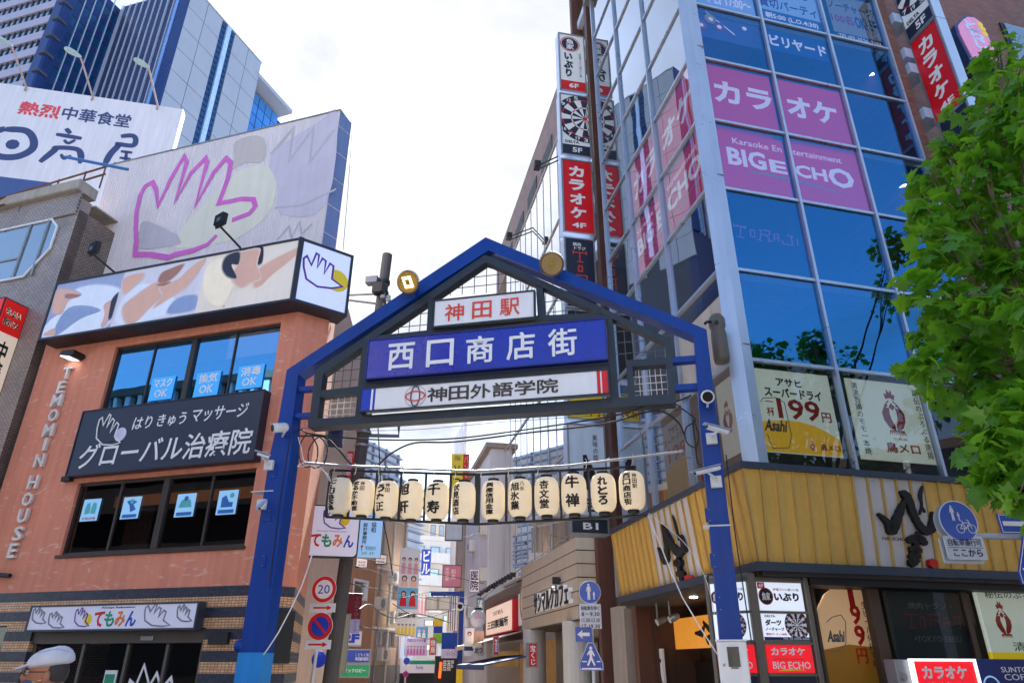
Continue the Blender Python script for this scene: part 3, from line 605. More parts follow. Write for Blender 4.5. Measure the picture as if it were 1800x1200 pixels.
# ---- tenant directory at the corner
steelb = mat('brushed_steel', C(120, 116, 110), .38, .6, .06, 3, .1)
dx = RF.P(1343, 1075, .15)[0]
t = thing('tenant_directory', 'steel corner pillar stacked with lit shop signs under the gold fascia', 'sign', RF.W(dx, .12, .1))
r1 = RF.R((1336, 1020), (1415, 1024), (1433, 1200), (1350, 1200), d=.15)
fu0, fu1 = r1[0]-.03, r1[1]+.07
box('pillar', RF, fu0-.14, fu0, .12, 2.85, -.35, .17, steelb, t, .01); box('pillar', RF, fu1-.05, fu1+.03, .12, 2.85, -.35, .17, steelb, t, .01); box('housing', RF, fu0, fu1-.05, .12, 2.83, -.3, .12, steelb, t)
def drow(y0, y1, x0=1338): 
    return RF.P(x0, y0, .15)[1], RF.P(x0, y1, .15)[1]
rows = [drow(1022, 1072), drow(1077, 1124), drow(1132, 1182), drow(1188, 1240)]
blk = mat('lit_white_face', C(216, 224, 240), .4, 0, .03, 2, 0, emit=.18); rlit = mat('lit_red_face', C(206, 20, 34), .4, 0, .03, 2, 0, emit=.25)
SDf = Fr((RF.W(fu0-.14, 0, .17).x, RF.W(fu0-.14, 0, .17).y), 122)   # angled street-side face of the directory
S2 = Fr((RF.W(fu0-.145, 0, .17).x, RF.W(fu0-.145, 0, .17).y), 130)
sw = .62
box('housing', S2, -sw, 0, .12, 2.83, -.3, -.03, steelb, t); box('pillar', S2, -sw-.06, -sw, .12, 2.85, -.3, .0, steelb, t, .01)
faces = [blk, blk, rlit, mat('dark_navy_face', C(30, 38, 56), .4, 0, .05)]
for i, (za, zb_) in enumerate(rows):
    zlo = max(.3, zb_)
    f = box('sign_face', RF, fu0+.03, fu1-.08, zlo, za, .10, .135, faces[i], t); f2 = box('sign_face', S2, -sw+.02, -.04, zlo, za, -.06, -.012, faces[i], t)
    piece('cross_bar', RF, fu0+.005, fu1-.055, za, za+.035, .1, .16, steelb, t); piece('cross_bar', S2, -sw, -.02, za, za+.035, -.05, .0, steelb, t)
    h = za-zlo; w = fu1-.08-fu0-.03; a = fu0+.03
    if i == 0:
        for fr, aa, ww, d in ((RF, a, w, .137), (S2, -sw+.02, sw-.06, -.010)):
            MB().lathe(fr.W(aa+.16*ww, za-.5*h, d), [(min(.38*h, .15*ww), 0), (min(.36*h, .14*ww), .004)], 20, fr.n).build('round_emblem', M['blackp'], t)
            MB().stroke(fr, [(aa+.16*ww+min(.40*h, .155*ww)*math.cos(q*math.pi/10), za-.5*h+min(.40*h, .155*ww)*math.sin(q*math.pi/10)) for q in range(20)], .008, d, d+.005, True).build('emblem_ring', M['redp'], t)
            text(fr, '魚家', (aa+.07*ww, aa+.25*ww, za-.64*h, za-.36*h), d+.005, M['whitep'], t, bold=.03); text(fr, 'いぶり', (aa+.34*ww, aa+.90*ww, za-.66*h, za-.36*h), d, inkm, t, bold=.05)
            text(fr, '炉端でいい酒いい魚', (aa+.34*ww, aa+.92*ww, za-.30*h, za-.2*h), d, M['greyp'], t)
        box('floor_tag', RF, a+.0, a+.12, za-.09, za-.005, .136, .14, M['redp'], t); text(RF, '6F', (a+.02, a+.10, za-.075, za-.02), .141, M['whitep'], t, bold=.04)
    if i == 1:
        box('printed_band', RF, a, a+w, zlo, zlo+.12*h, .136, .14, M['navyp'], t)
        text(RF, 'ダーツ', (a+.06*w, a+.42*w, za-.46*h, za-.22*h), .137, M['blackp'], t, bold=.05); text(RF, 'ノーチャージ', (a+.05*w, a+.46*w, za-.66*h, za-.52*h), .137, M['blackp'], t, bold=.03); text(RF, '貸切パーティ100名', (a+.05*w, a+.5*w, za-.82*h, za-.73*h), .137, M['redp'], t, bold=.02); text(RF, 'DELTA', (a+.07*w, a+.3*w, za-.14*h, za-.06*h), .137, M['blackp'], t, bold=.02)
        text(RF, 'TEL 03-3526-2306', (a+.4*w, a+.98*w, zlo+.03*h, zlo+.1*h), .141, M['whitep'], t)
        dartboard(t, RF, a+.76*w, za-.42*h, .56*h, .137, (a+.46*w, a+w, zlo+.12*h, za)); dartboard(t, S2, -.30, za-.45*h, .55*h, -.010, (-sw+.02, -.04, zlo+.1*h, za))
    if i == 2:
        for fr, aa, ww, d in ((RF, a, w, .137), (S2, -sw+.02, sw-.06, -.010)):
            text(fr, 'カラオケ', (aa+.10*ww, aa+.84*ww, za-.38*h, za-.10*h), d, M['whitep'], t, bold=.04); text(fr, 'Karaoke Entertainment', (aa+.15*ww, aa+.8*ww, za-.54*h, za-.47*h), d, M['greyp'], t)
            text(fr, 'BIG ECHO', (aa+.10*ww, aa+.92*ww, za-.86*h, za-.60*h), d, M['whitep'], t, bold=.02)
            MB().stroke(fr, [(aa+ww*(.2+.12*q), za-h*(.92-.03*math.sin(q*.6))) for q in range(6)], [.004, .02, .024, .02, .012, .004], d, d+.004).build('swoosh', M['yellowp'], t)
    if i == 3: text(RF, 'TORAJI', (a+.2*w, a+.8*w, zlo+.1*h, zlo+.4*h), .137, M['whitep'], t)

# ---- doorway with curved 199 yen poster, dark shop windows
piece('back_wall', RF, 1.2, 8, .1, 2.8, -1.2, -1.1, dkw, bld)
r = RF.R((1440, 1030), (1530, 1035), (1555, 1300), (1465, 1300), d=-.35)
t = thing('price_poster', 'tall amber beer poster reading 199円 downwards in the doorway beside the directory', 'poster', RF.W(r[0], .12, -.35))
u0, u1 = r[0]-.02, r[1]+.02; zt_ = RF.P(1500, 1027, -.35)[1]
lowf = mat('beige_lit_poster', C(196, 160, 122), .6, 0, .08, 2, 0, emit=.10); amf = mat('amber_poster', C(150, 104, 30), .6, 0, .08, 2, 0, emit=.04)
MB().prism(RF, [(u0, .15), (u1+.02, .15), (u1+.02, zt_-.10), (u1-.1, zt_-.02), (u0+.5*(u1-u0), zt_), (u0+.2, zt_-.16), (u0, zt_-.42)], -.39, -.35).build('panel', lowf, t)
MB().prism(RF, [(u0, .16), (u1+.02, .16), (u1+.02, zt_-.92), (u0+.5*(u1-u0), zt_-.88), (u0, zt_-.96)], -.35, -.346).build('printed_beer', amf, t)
for i, ch in enumerate('199円'):
    uu, zz = RF.P((1495, 1503, 1511, 1515)[i], (1048, 1080, 1116, 1152)[i], -.35); s_ = .15 if i < 3 else .11
    text(RF, ch, (uu-(.05 if i == 0 else .095), uu+(.05 if i == 0 else .095), zz-s_, zz+s_), -.34, redd, t, bold=.03 if i else .05)
ribbon(t, RF, [RF.P(x, y, -.35) for x, y in ((1453, 1093), (1462, 1084), (1478, 1080), (1486, 1092), (1487, 1130), (1478, 1142), (1462, 1146))], .012, M['greyp'], -.35)
uu, zz = RF.P(1469, 1118, -.35); text(RF, 'Asahi', (uu-.15, uu+.15, zz-.08, zz+.09), -.34, MATS['grey_blue_print'], t, bold=.03, shear=.2)
text(RF, '生ビール何杯でも', (u1-.12, u1-.02, zt_-1.2, zt_-.25), -.34, M['blackp'], t, vert=True)
# frames of the shop windows
wood = mat('brown_door_frame', C(74, 58, 48), .5, 0, .12, 4, .1)
for x, y, wd_ in ((1437, 1100, .05), (1545, 1100, .20), (1705, 1100, .10)):
    u, z = RF.P(x, y, -.05); box('door_frame', RF, u-wd_/2, u+wd_/2, .12, 2.79, -.16, -.02, wood, bld)
piece('header', RF, fu1+.04, 7.2, 2.70, 2.8, -.3, .2, M['black'], bld)
r = RF.R((1550, 1028), (1690, 1030), (1735, 1155), (1580, 1150), d=-.08)
t = thing('dark_window_panel', 'dark green glass panel with faint red angular lettering beside the doorway', 'window', RF.W(r[0], r[2], -.08))
box('panel', RF, r[0], r[1], .2, 2.69, -.14, -.10, mat('dark_green_film', C(24, 44, 46), .4, 0, .1), t); box('pane', RF, r[0], r[1], .2, 2.69, -.06, -.05, gl_clear, t, 0)
u0, u1, z0, z1 = r
text(RF, '焼肉トラジ・', (u0+.25*(u1-u0), u0+.78*(u1-u0), z0+.66*(z1-z0), z0+.76*(z1-z0)), -.099, M['greyp'], t, bold=.02); text(RF, '•TOKYO EBISU', (u0+.25*(u1-u0), u0+.8*(u1-u0), z0+.2*(z1-z0), z0+.28*(z1-z0)), -.099, M['greyp'], t)
brk = mat('faded_red_print', C(120, 36, 40), .5, streak=0)
TR2 = [[(1590,1077),(1590,1083)],[(1590,1079),(1613,1079)],[(1602,1079),(1603,1102)],[(1597,1103),(1610,1103)],[(1617,1083),(1624,1083),(1626,1102),(1619,1102),(1617,1083)],[(1630,1079),(1652,1080),(1653,1090),(1634,1089)],[(1634,1080),(1636,1103)],[(1648,1090),(1658,1103)],[(1660,1102),(1659,1085),(1669,1086),(1672,1103)],[(1660,1094),(1671,1094)],[(1675,1084),(1690,1084)],[(1686,1084),(1689,1103),(1679,1102)]]
for sgm in TR2: MB().stroke(RF, [RF.P(x, y, -.09) for x, y in sgm], .022, -.099, -.095).build('letter', brk, t)
# pale hen poster at the far right with yellow bottom
r = RF.R((1712, 1030), (1850, 1036), (1890, 1150), (1740, 1142), d=-.08)
t = thing('chicken_restaurant_poster', 'pale hen poster with a yellow bottom strip in the rightmost street level window', 'poster', RF.W(r[0], r[2], -.08)); u0, u1, z0, z1 = r; W_ = u1-u0; H_ = z1-z0
box('panel', RF, u0, u1, z0, z1, -.14, -.1, pale, t); box('yellow_strip', RF, u0, u1, z0-.24*H_, z0, -.14, -.1, mat('yellow_lit_strip', C(226, 196, 10), .5, 0, .03, streak=0, emit=.1), t)
box('pane', RF, u0, u1, .2, 2.69, -.06, -.05, gl_clear, t, 0)
rooster(t, RF, u0+.26*W_, z0+.55*H_, .30, -.099, redd); text(RF, '秘伝のぷるぷる', (u0+.12*W_, u0+.9*W_, z1-.17*H_, z1-.05*H_), -.098, M['blackp'], t); text(RF, '清流若鶏', (u0+.3*W_, u0+.9*W_, z0+.02*H_, z0+.16*H_), -.098, M['blackp'], t); text(RF, '鳥メロ', (u0+.55*W_, u0+.98*W_, z0+.35*H_, z0+.62*H_), -.098, redd, t, bold=.03)
# lit karaoke box sign standing in front, blue coffee sign
KS = RF.sub(0, 1.0)
r = KS.R((1606, 1156), (1718, 1158), (1722, 1215), (1606, 1215)); r = (r[0], r[1], r[3]-.75, r[3])
t = thing('lit_karaoke_sign', 'red lit standing sign reading カラオケ with a glowing white rim at street level', 'sign', KS.W((r[0]+r[1])/2, .12))
box('cabinet', KS, r[0]-.22, r[1], .12, r[3]-.01, -.25, -.05, M['zinc'], t); u0, u1, z0, z1 = r
MB().frame(KS, u0, u1, z0, z1, -.05, .02, .03).build('lit_rim', mat('lit_white_rim', (1, 1, 1, 1), .5, 0, 0, streak=0, emit=.42), t); box('face', KS, u0+.03, u1-.03, z0+.03, z1-.03, -.05, .0, rlit, t)
text(KS, 'カラオケ', (u0+.13*(u1-u0), u0+.83*(u1-u0), z1-.25, z1-.09), .003, M['whitep'], t, bold=.04); text(KS, 'Karaoke Entertainment', (u0+.25*(u1-u0), u0+.85*(u1-u0), z1-.33, z1-.29), .003, M['whitep'], t); text(KS, 'BIG ECHO', (u0+.1*(u1-u0), u0+.9*(u1-u0), z1-.55, z1-.40), .003, M['whitep'], t)
MB().lathe(KS.W(u0-.12, z1-.22, -.05), [(.05, 0), (.045, .02)], 14, KS.n).build('round_lock', M['zinc'], t)
r = KS.R((1722, 1155), (1850, 1160), (1850, 1215), (1726, 1215)); r = (r[0], r[1], .6, r[3])
t = thing('coffee_board', 'navy drinks board beside the lit red karaoke sign', 'board', KS.W(r[0], .12)); box('panel', KS, r[0], r[1], .12, r[3], -.6, .0-.1, mat('navy_board', C(26, 44, 110), .45, 0, .08), t)
u0, u1 = r[0], r[1]; text(KS, 'SUNTORY', (u0+.38*(u1-u0), u0+.9*(u1-u0), r[3]-.17, r[3]-.10), -.097, M['whitep'], t); text(KS, 'COFFEE', (u0+.40*(u1-u0), u0+.9*(u1-u0), r[3]-.27, r[3]-.19), -.097, M['whitep'], t)
MB().stroke(KS, [(u0+.2*(u1-u0)+.14*math.cos(a*math.pi/10), r[3]-.36+.14*math.sin(a*math.pi/10)) for a in range(20)], .02, -.097, -.094, True).build('ring_print', filmb, t)

# ================================================================ brick building along the street, blade signs
brick = tilemat('brown_brick_front', RF, .24, .08, C(128, 80, 66), C(104, 62, 54), C(92, 74, 68), .01, bump=.7)
brickS = tilemat('brown_brick_side', RS, .24, .08, C(150, 122, 116), C(128, 102, 98), C(110, 94, 90), .01, bump=.6)
steelbr = mat('rust_brown_pilaster', C(96, 62, 52), .6, .1, .12, 3, .15)
# right of the glass: brick building facing the square
bk = thing('brick_building', 'brown brick building right of the glass corner building, behind the tree', 'building', RF.W(12, 0))
box('wall', RF, 5.75, 26, 0, 26, -9, -.75, brick, bk, 0); box('pilaster', RF, 5.36, 5.62, 0, 26, -.6, .03, brick, bk, 0); 
for zz in (17.9, 14.2, 10.6, 7.0): 
    box('window_recess', RF, 10.6, 14.8, zz-.9, zz+.6, -.74, -.70, M['black'], bk); box('window_sill', RF, 10.5, 14.9, zz-.98, zz-.9, -.74, -.62, M['zinc'], bk)
    for k in range(3): box('window_pane', RF, 10.7+k*1.38, 11.98+k*1.38, zz-.86, zz+.55, -.69, -.66, gl_side, bk)
# along the street
bs = thing('long_brick_building', 'long pale brown building with a glass curtain wall along the right side of the street', 'building', RS.W(-14, 0))
RB = RS.sub(0, -.55)
zr = RB.P(980, 150)[1]; zg = RB.P(1000, 190)[1]-.1
uend = RB.P(880, 410)[0]-1.2
box('wall', RB, -8.6, -5.8, 0, 34, -12, 0, mat('dark_brown_recess', C(74, 50, 44), .7, 0, .15, 3, .15), bs, 0)
box('wall', RB, uend, -8.62, zg, zr, -10, 0, brickS, bs, 0); box('wall', RB, uend, -8.62, 4.9, zg-.01, -10, -.8, room, bs, 0)
for u_ in (-6.0, -6.9, -8.5): box('pilaster', RS, u_-.12, u_+.12, 0, 34, -.6, -.15, steelbr, bs, 0)
for k in range(13): piece('cross_beam', RS, -8.4, -6.0, 6.4+k*1.75, 6.75+k*1.75, -.55, -.35, mat('blue_white_panel', C(190, 200, 220), .5, .1, .05), bs)
# dark window band high on the brick strip
for k in range(5):
    u_ = -10.2-k*2.9; box('window_recess', RB, u_-1.9, u_, zg+.15, zg+1.0, -.01, .03, M['black'], bs)
# curtain wall of tall panes
gl_sky = glass('pale_sky_glass', (.55, .57, .6), .62, (1, 1, 1), .003)
cols = [-8.7-1.22*k for k in range(0, 13)]; cols = [c_ for c_ in cols if c_ > uend]
zrow = [4.9, 8.2, 11.4, 14.6, 17.8, zg]
mul = mat('warm_grey_mullion', C(176, 168, 162), .45, .4, .06)
for i in range(len(cols)-1):
    for j in range(len(zrow)-1): piece('window_pane', RB, cols[i+1]+.04, cols[i]-.04, zrow[j]+.05, zrow[j+1]-.05, .0, .015, gl_sky, bs)
    piece('mullion', RB, cols[i]-.04, cols[i]+.04, 4.9, zg, -.04, .03, mul, bs)
for j in range(len(zrow)): piece('transom', RB, cols[-1], cols[0], zrow[j]-.05, zrow[j]+.05, -.04, .06, mul, bs)
# warm brown café storey seen through the lower panes
box('back_wall', RB, cols[-1], cols[0], 4.95, 8.0, -.79, -.75, mat('cafe_interior', C(112, 78, 58), .8, 0, .5, .8, .1), bs)
for k in range(7): box('curtain', RB, cols[0]-1.3-k*1.9, cols[0]-.8-k*1.9, 5.1, 8.0, -.74, -.70, mat('amber_curtain', C(176, 120, 70), .8, 0, .2), bs)
# small floodlights on poles at its edge
for x, y, lab in ((948, 290, 'upper'), (898, 415, 'lower')):
    u, z = RS.P(x, y, .3); p = RS.W(u, z, .3); t = thing('wall_floodlight', '%s small black floodlight on a bracket at the edge of the glass curtain wall' % lab, 'floodlight', p)
    box('housing', RS, u-.25, u+.1, z-.12, z+.16, .25, .5, M['black'], t); MB().tube([p, p-RS.n*.9+RS.u*1.2+Vector((0, 0, -.15))], .03).build('arm', M['black'], t); MB().tube([p+Vector((0, 0, -.2)), p-RS.n*.9+RS.u*1.2+Vector((0, 0, -.35))], .03).build('arm', M['black'], t)

# ---- blade sign stack on the street side
BL = Fr((RS.W(-6.8, 0).x, RS.W(-6.8, 0).y), 78.43)
def blade(fr, pts, label, mface, th=.34, endm=None, name='blade_sign', group='blade signs stacked beside the glass corner building'):
    r = fr.R(*pts); u0, u1, z0, z1 = r
    t = thing(name, label, 'sign', fr.W((u0+u1)/2, z0, -th/2), group)
    box('housing', fr, u0-.06, u1+.02, z0-.05, z1+.05, -th, -.015, endm, t, .01); box('face', fr, u0, u1, z0, z1, -.02, .0, mface, t)
    MB().frame(fr, u0-.05, u1+.03, z0-.05, z1+.05, -.014, .02, .045).build('frame', M['zinc'], t); return t, r
endw = mat('blue_white_housing', C(176, 196, 226), .35, .1, .04, 3, .05, coat=.3)
t, (u0, u1, z0, z1) = blade(BL, ((985, 60), (1025, 66), (1031, 164), (985, 155)), 'white 6F restaurant sign with a round emblem, topmost of the left stack of blade signs', M['whitep'], endm=endw); W_ = u1-u0; H_ = z1-z0
box('printed_band', BL, u0, u1, z0, z0+.165*H_, 0, .004, M['redp'], t); text(BL, '6F', (u0+.32*W_, u0+.7*W_, z0+.045*H_, z0+.125*H_), .005, M['whitep'], t, bold=.03)
MB().lathe(BL.W(u0+.42*W_, z1-.17*H_, .002), [(.30, 0), (.29, .006)], 24, BL.n).build('round_emblem', M['navydart'], t); MB().stroke(BL, [(u0+.42*W_+.335*math.cos(a*math.pi/12), z1-.17*H_+.335*math.sin(a*math.pi/12)) for a in range(24)], .03, .002, .008, True).build('emblem_ring', M['redp'], t)
text(BL, '魚\n家', (u0+.26*W_, u0+.58*W_, z1-.27*H_, z1-.08*H_), .009, M['whitep'], t, bold=.03)
text(BL, 'いぶり', (u0+.12*W_, u0+.52*W_, z0+.23*H_, z0+.66*H_), .004, M['navydart'], t, vert=True, bold=.05); text(BL, '炉端でいい酒いい魚', (u0+.76*W_, u0+.86*W_, z0+.25*H_, z0+.68*H_), .004, M['greyp'], t, vert=True)
t, (u0, u1, z0, z1) = blade(BL, ((986, 166), (1034, 172), (1037, 277), (989, 268)), 'dartboard sign marked 5F, second in the left stack of blade signs', M['whitep'], endm=endw); W_ = u1-u0; H_ = z1-z0
dartboard(t, BL, u0+.86*W_, z0+.62*H_, .40*H_, .003, (u0, u1, z0+.2*H_, z1))
text(BL, 'DELTA', (u0+.1*W_, u0+.6*W_, z0+.185*H_, z0+.225*H_), .004, M['navydart'], t, bold=.03); box('printed_band', BL, u0, u1, z0, z0+.16*H_, 0, .004, M['navydart'], t); text(BL, '5F', (u0+.35*W_, u0+.7*W_, z0+.04*H_, z0+.12*H_), .005, M['whitep'], t, bold=.03)
t, (u0, u1, z0, z1) = blade(BL, ((989, 281), (1040, 287), (1044, 412), (993, 405)), 'red カラオケ 4F sign in the left stack of blade signs', mat('bright_red_face', C(222, 16, 30), .4, 0, .03, 2, .02), endm=endw); W_ = u1-u0; H_ = z1-z0
for i, ch in enumerate('カラオケ'): text(BL, ch, (u0+.20*W_, u0+.74*W_, z1-H_*(.075+.195*i)-.155*H_, z1-H_*(.075+.195*i)), .004, M['whitep'], t, bold=.045)
text(BL, '4F', (u0+.25*W_, u0+.72*W_, z0+.06*H_, z0+.13*H_), .004, M['whitep'], t, bold=.03)
t, (u0, u1, z0, z1) = blade(BL, ((994, 418), (1045, 425), (1048, 540), (998, 540)), 'navy sign with red angular letters in the left stack, behind the archway', M['navydart'], endm=endw); W_ = u1-u0; H_ = z1-z0
text(BL, '焼肉\nトラジ', (u0+.25*W_, u0+.7*W_, z1-.16*H_, z1-.05*H_), .004, M['whitep'], t, bold=.02)
for k, seg in enumerate(([(.25, .80), (.72, .80)], [(.25, .83), (.25, .77)], [(.72, .83), (.72, .77)], [(.48, .80), (.48, .66)], [(.38, .66), (.6, .66)], [(.42, .60), (.55, .60), (.55, .52), (.42, .52), (.42, .60)], [(.32, .46), (.70, .46), (.70, .38), (.36, .38)], [(.40, .46), (.40, .28)], [(.58, .38), (.58, .28)])):
    MB().stroke(BL, [(u0+a*W_, z0+b*H_) for a, b in seg], .035, .003, .008).build('letter', M['orangep'], t)
t, (u0, u1, z0, z1) = blade(BL, ((999, 548), (1050, 548), (1055, 660), (1001, 660)), 'black sign with a faint 3F in the left stack, seen through the archway lattice', M['blackp'], endm=endw); text(BL, '3F', (u0+.3*(u1-u0), u1-.2, z1-.3, z1-.1), .004, M['whitep'], t)
t, (u0, u1, z0, z1) = blade(BL, ((1000, 690), (1058, 690), (1062, 735), (1002, 735)), 'yellow 199円 sign just under the archway beam in the left stack', mat('yellow_face', C(246, 214, 30), .4, 0, .03), endm=endw)
text(BL, '199円', (u0+.15*(u1-u0), u0+.9*(u1-u0), z0+.06, z0+.42), .004, redd, t, bold=.02); text(BL, '杯', (u0+.05*(u1-u0), u0+.14*(u1-u0), z0+.08, z0+.25), .004, redd, t)
t, (u0, u1, z0, z1) = blade(BL, ((1001, 748), (1062, 748), (1068, 905), (1003, 905)), 'pale blue sign with black brush lettering behind the lanterns, in the left stack', mat('pale_blue_face', C(206, 222, 236), .4, 0, .03), endm=endw); W_ = u1-u0; H_ = z1-z0
MB().stroke(BL, [(u0+.2*W_, z0+.28*H_), (u0+.42*W_, z0+.30*H_), (u0+.48*W_, z0+.5*H_), (u0+.42*W_, z0+.66*H_)], [.05, .16, .2, .1], .003, .012).build('brush_letter', inkm, t); MB().stroke(BL, [(u0+.5*W_, z0+.6*H_), (u0+.65*W_, z0+.38*H_), (u0+.92*W_, z0+.36*H_)], [.1, .2, .14], .003, .014).build('brush_letter', inkm, t); text(BL, '吉', (u0+.4*W_, u0+.75*W_, z0+.03*H_, z0+.2*H_), .003, inkm, t, bold=.05); text(BL, '美味の館', (u0+.66*W_, u0+.8*W_, z0+.6*H_, z0+.9*H_), .003, inkm, t, vert=True)
t, (u0, u1, z0, z1) = blade(BL, ((1005, 914), (1068, 911), (1070, 935), (1007, 937)), 'dark B1 sign at the foot of the left stack of blade signs', mat('dark_teal_face', C(30, 42, 54), .4, 0, .05), endm=M['zinc']); text(BL, 'B1', (u0+.3*(u1-u0), u0+.72*(u1-u0), z0+.08, z1-.08), .004, M['whitep'], t, bold=.02)
# support arms from the wall
sup = tag(MB().box(BL, .22, .27, 3.0, 23.5, -.25, -.1).build('sign_mast', M['alud']), 'dark steel mast holding the left stack of blade signs', 'mast')
# ---- blade stack on the right side
BR = Fr((RF.W(5.9, 0).x, RF.W(5.9, 0).y), 165.75)
GR2 = 'blade signs on the brick building'
t, (u0, u1, z0, z1) = blade(BR, ((1598.75, 80), (1642.5, 35), (1696, 172.5), (1648.75, 216)), 'red カラオケ 4F blade sign standing off the brick building above the tree', MATS['bright_red_face'], endm=endw, group=GR2, th=.30); W_ = u1-u0; H_ = z1-z0
for i, ch in enumerate('カラオケ'): text(BR, ch, (u0+.20*W_, u0+.74*W_, z1-H_*(.07+.195*i)-.16*H_, z1-H_*(.07+.195*i)), .004, M['whitep'], t, bold=.045)
text(BR, '4F', (u0+.25*W_, u0+.76*W_, z0+.055*H_, z0+.135*H_), .004, M['whitep'], t, bold=.03)
t, (du0, du1, dz0, dz1) = blade(BR, ((1560, -16), (1612, -62), (1640, 12), (1592, 68)), 'dartboard 5F blade sign cut by the top edge, above the red one', M['whitep'], endm=endw, group=GR2, th=.30)
W_ = u1-u0; zb2 = z1+.09; Hd = 2.4
for ch in list(t.children): bpy.data.objects.remove(ch)
box('housing', BR, u0-.06, u1+.02, zb2-.02, zb2+Hd, -.3, -.015, endw, t); box('face', BR, u0, u1, zb2, zb2+Hd-.05, -.02, 0, M['whitep'], t); MB().frame(BR, u0-.05, u1+.03, zb2-.02, zb2+Hd, -.014, .02, .045).build('frame', M['zinc'], t)
box('printed_band', BR, u0, u1, zb2+.02, zb2+.40, 0, .004, M['navydart'], t); text(BR, '5F', (u0+.35*W_, u0+.75*W_, zb2+.1, zb2+.32), .005, M['whitep'], t, bold=.03); text(BR, 'DELTA', (u0+.1*W_, u0+.6*W_, zb2+.44, zb2+.55), .004, M['navydart'], t, bold=.03)
dartboard(t, BR, u0+.8*W_, zb2+1.55, .92, .003, (u0, u1, zb2+.58, zb2+Hd-.05))
t, (q0, q1, z2, z3) = blade(BR, ((1650, 222), (1697, 178), (1730, 262), (1683, 306)), 'navy blade sign below the red カラオケ one, half hidden by the tree', M['navydart'], endm=endw, group=GR2, th=.30)
for zz in (z1+.9, z1-.3, z0+1.7, z0+.3, z0-1.0): piece('sign_bracket', RF, 5.66, 6.1, zz-.15, zz+.15, -.6, .12, endw, bk)
# pink rounded sign
PK = RF.sub(0, -.2)
pts = [PK.P(x, y) for x, y in ((1688, 34), (1679, 44), (1684, 62), (1708, 108), (1765, 118), (1738, 60), (1726, 38), (1712, 28), (1698, 27))]
t = thing('pink_bubble_sign', 'pink sign with rounded blue rim on the brick wall above the tree', 'sign', PK.W(pts[4][0], pts[4][1], -.3)); cxx = sum(p[0] for p in pts)/9; czz = sum(p[1] for p in pts)/9
MB().prism(PK, pts, -.5, -.02).build('housing', mat('dark_blue_rim', C(34, 64, 110), .4), t); MB().prism(PK, [(cxx+(a-cxx)*.86, czz+(b-czz)*.88) for a, b in pts], -.02, .012).build('face', mat('pink_face', C(236, 150, 196), .45, 0, .03), t)
for ch, x, y in (('と', 1706, 46), ('ら', 1716, 62), ('じ', 1724, 78)):
    a, b = PK.P(x, y); text(PK, ch, (a-.22, a+.22, b-.2, b+.2), .014, mat('pale_blue_letter', C(196, 214, 244), .5, streak=0), t, bold=.04)
for x, y in ((1722, 44), (1727, 52), (1731, 61)): a, b = PK.P(x, y); MB().lathe(PK.W(a, b, .013), [(.10, 0), (.09, .01)], 8, PK.n).build('printed_dot', MATS['yellow_face'], t)
# ================================================================ archway
D0 = 0.0
ar = thing('shopping_street_archway', 'blue steel gable archway spanning the entrance of the shopping street', 'archway', AR.W(-3.6, 0))
def PA(*pts, d=0.0): return [AR.P(x, y, d) for x, y in pts]
def aprism(name, pts, d0, d1, m, parent=ar, dref=0.0): return MB().prism(AR, PA(*pts, d=dref), d0, d1).build(name, m, parent)
# legs: polygon down to the ground
def leg(pts, bot, m, name='leg', d0=-.28, d1=0.0):
    q = PA(*pts); return MB().prism(AR, q[:len(q)//2]+[(q[len(q)//2-1][0], bot), (q[len(q)//2][0], bot)]+q[len(q)//2:], d0, d1).build(name, m, ar)
lt = PA((504, 650), (490.5, 732), (474, 800), (425, 1116)); rt_ = PA((524, 658), (513, 745), (512, 790), (465, 1130))
zsplit = AR.P(428, 1146)[1]
MB().prism(AR, lt[:3]+[(lt[3][0], zsplit), (rt_[3][0], zsplit)]+rt_[::-1][1:], -.30, 0).build('leg', M['blue'], ar)
MB().prism(AR, [(lt[3][0]-.01, zsplit), (lt[3][0]-.01, 0), (rt_[3][0]+.01, 0), (rt_[3][0]+.01, zsplit)], -.31, .012).build('leg_base', M['bluelow'], ar)
lr = PA((1219.8, 590), (1231.8, 754), (1260, 1125)); rr_ = PA((1242, 579), (1263, 754), (1303, 1125))
MB().prism(AR, lr[:2]+[(lr[2][0], 0), (rr_[2][0], 0)]+rr_[::-1][1:], -.30, 0).build('leg', M['blue'], ar)
# gable rafters
aprism('rafter', [(504, 650), (853.5, 417), (858, 440), (524, 658)], -.30, 0, M['blue'])
aprism('rafter', [(853.5, 417), (1242, 579), (1219.8, 590), (858, 440)], -.30, .001, M['blue'])
for x, y, w in ((527, 681, 1), (520, 728, 1)):
    u, z = AR.P(x, y); piece('bracket', AR, u-.05, u+.32, z-.04, z+.04, -.2, -.05, M['blue'], ar)
for x, y in ((1219, 627), (1224, 676)):
    u, z = AR.P(x, y); piece('bracket', AR, u-.42, u+.05, z-.05, z+.05, -.2, -.05, M['blue'], ar)
for (xa, ya), (xb, yb) in (((504, 650), (853, 417)), ((853, 417), (1242, 579))):
    for k in range(1, 12):
        u, z = AR.P(xa+(xb-xa)*k/12, ya+(yb-ya)*k/12+11); MB().lathe(AR.W(u, z, 0), [(.014, 0), (.014, .008), (.007, .012)], 6, AR.n).build('bolt', M['blue'], ar)
for (x, y) in ((481, 830), (472, 905), (462, 985), (1247, 905), (1256, 985), (1266, 1060)):
    u, z = AR.P(x, y); piece('cover_plate', AR, u-.06, u+.06, z-.10, z+.10, 0, .010, M['blue'], ar)
    for s_ in (-1, 1): MB().lathe(AR.W(u, z+.08*s_, .010), [(.009, 0), (.007, .006)], 6, AR.n).build('bolt', M['zinc'], ar)
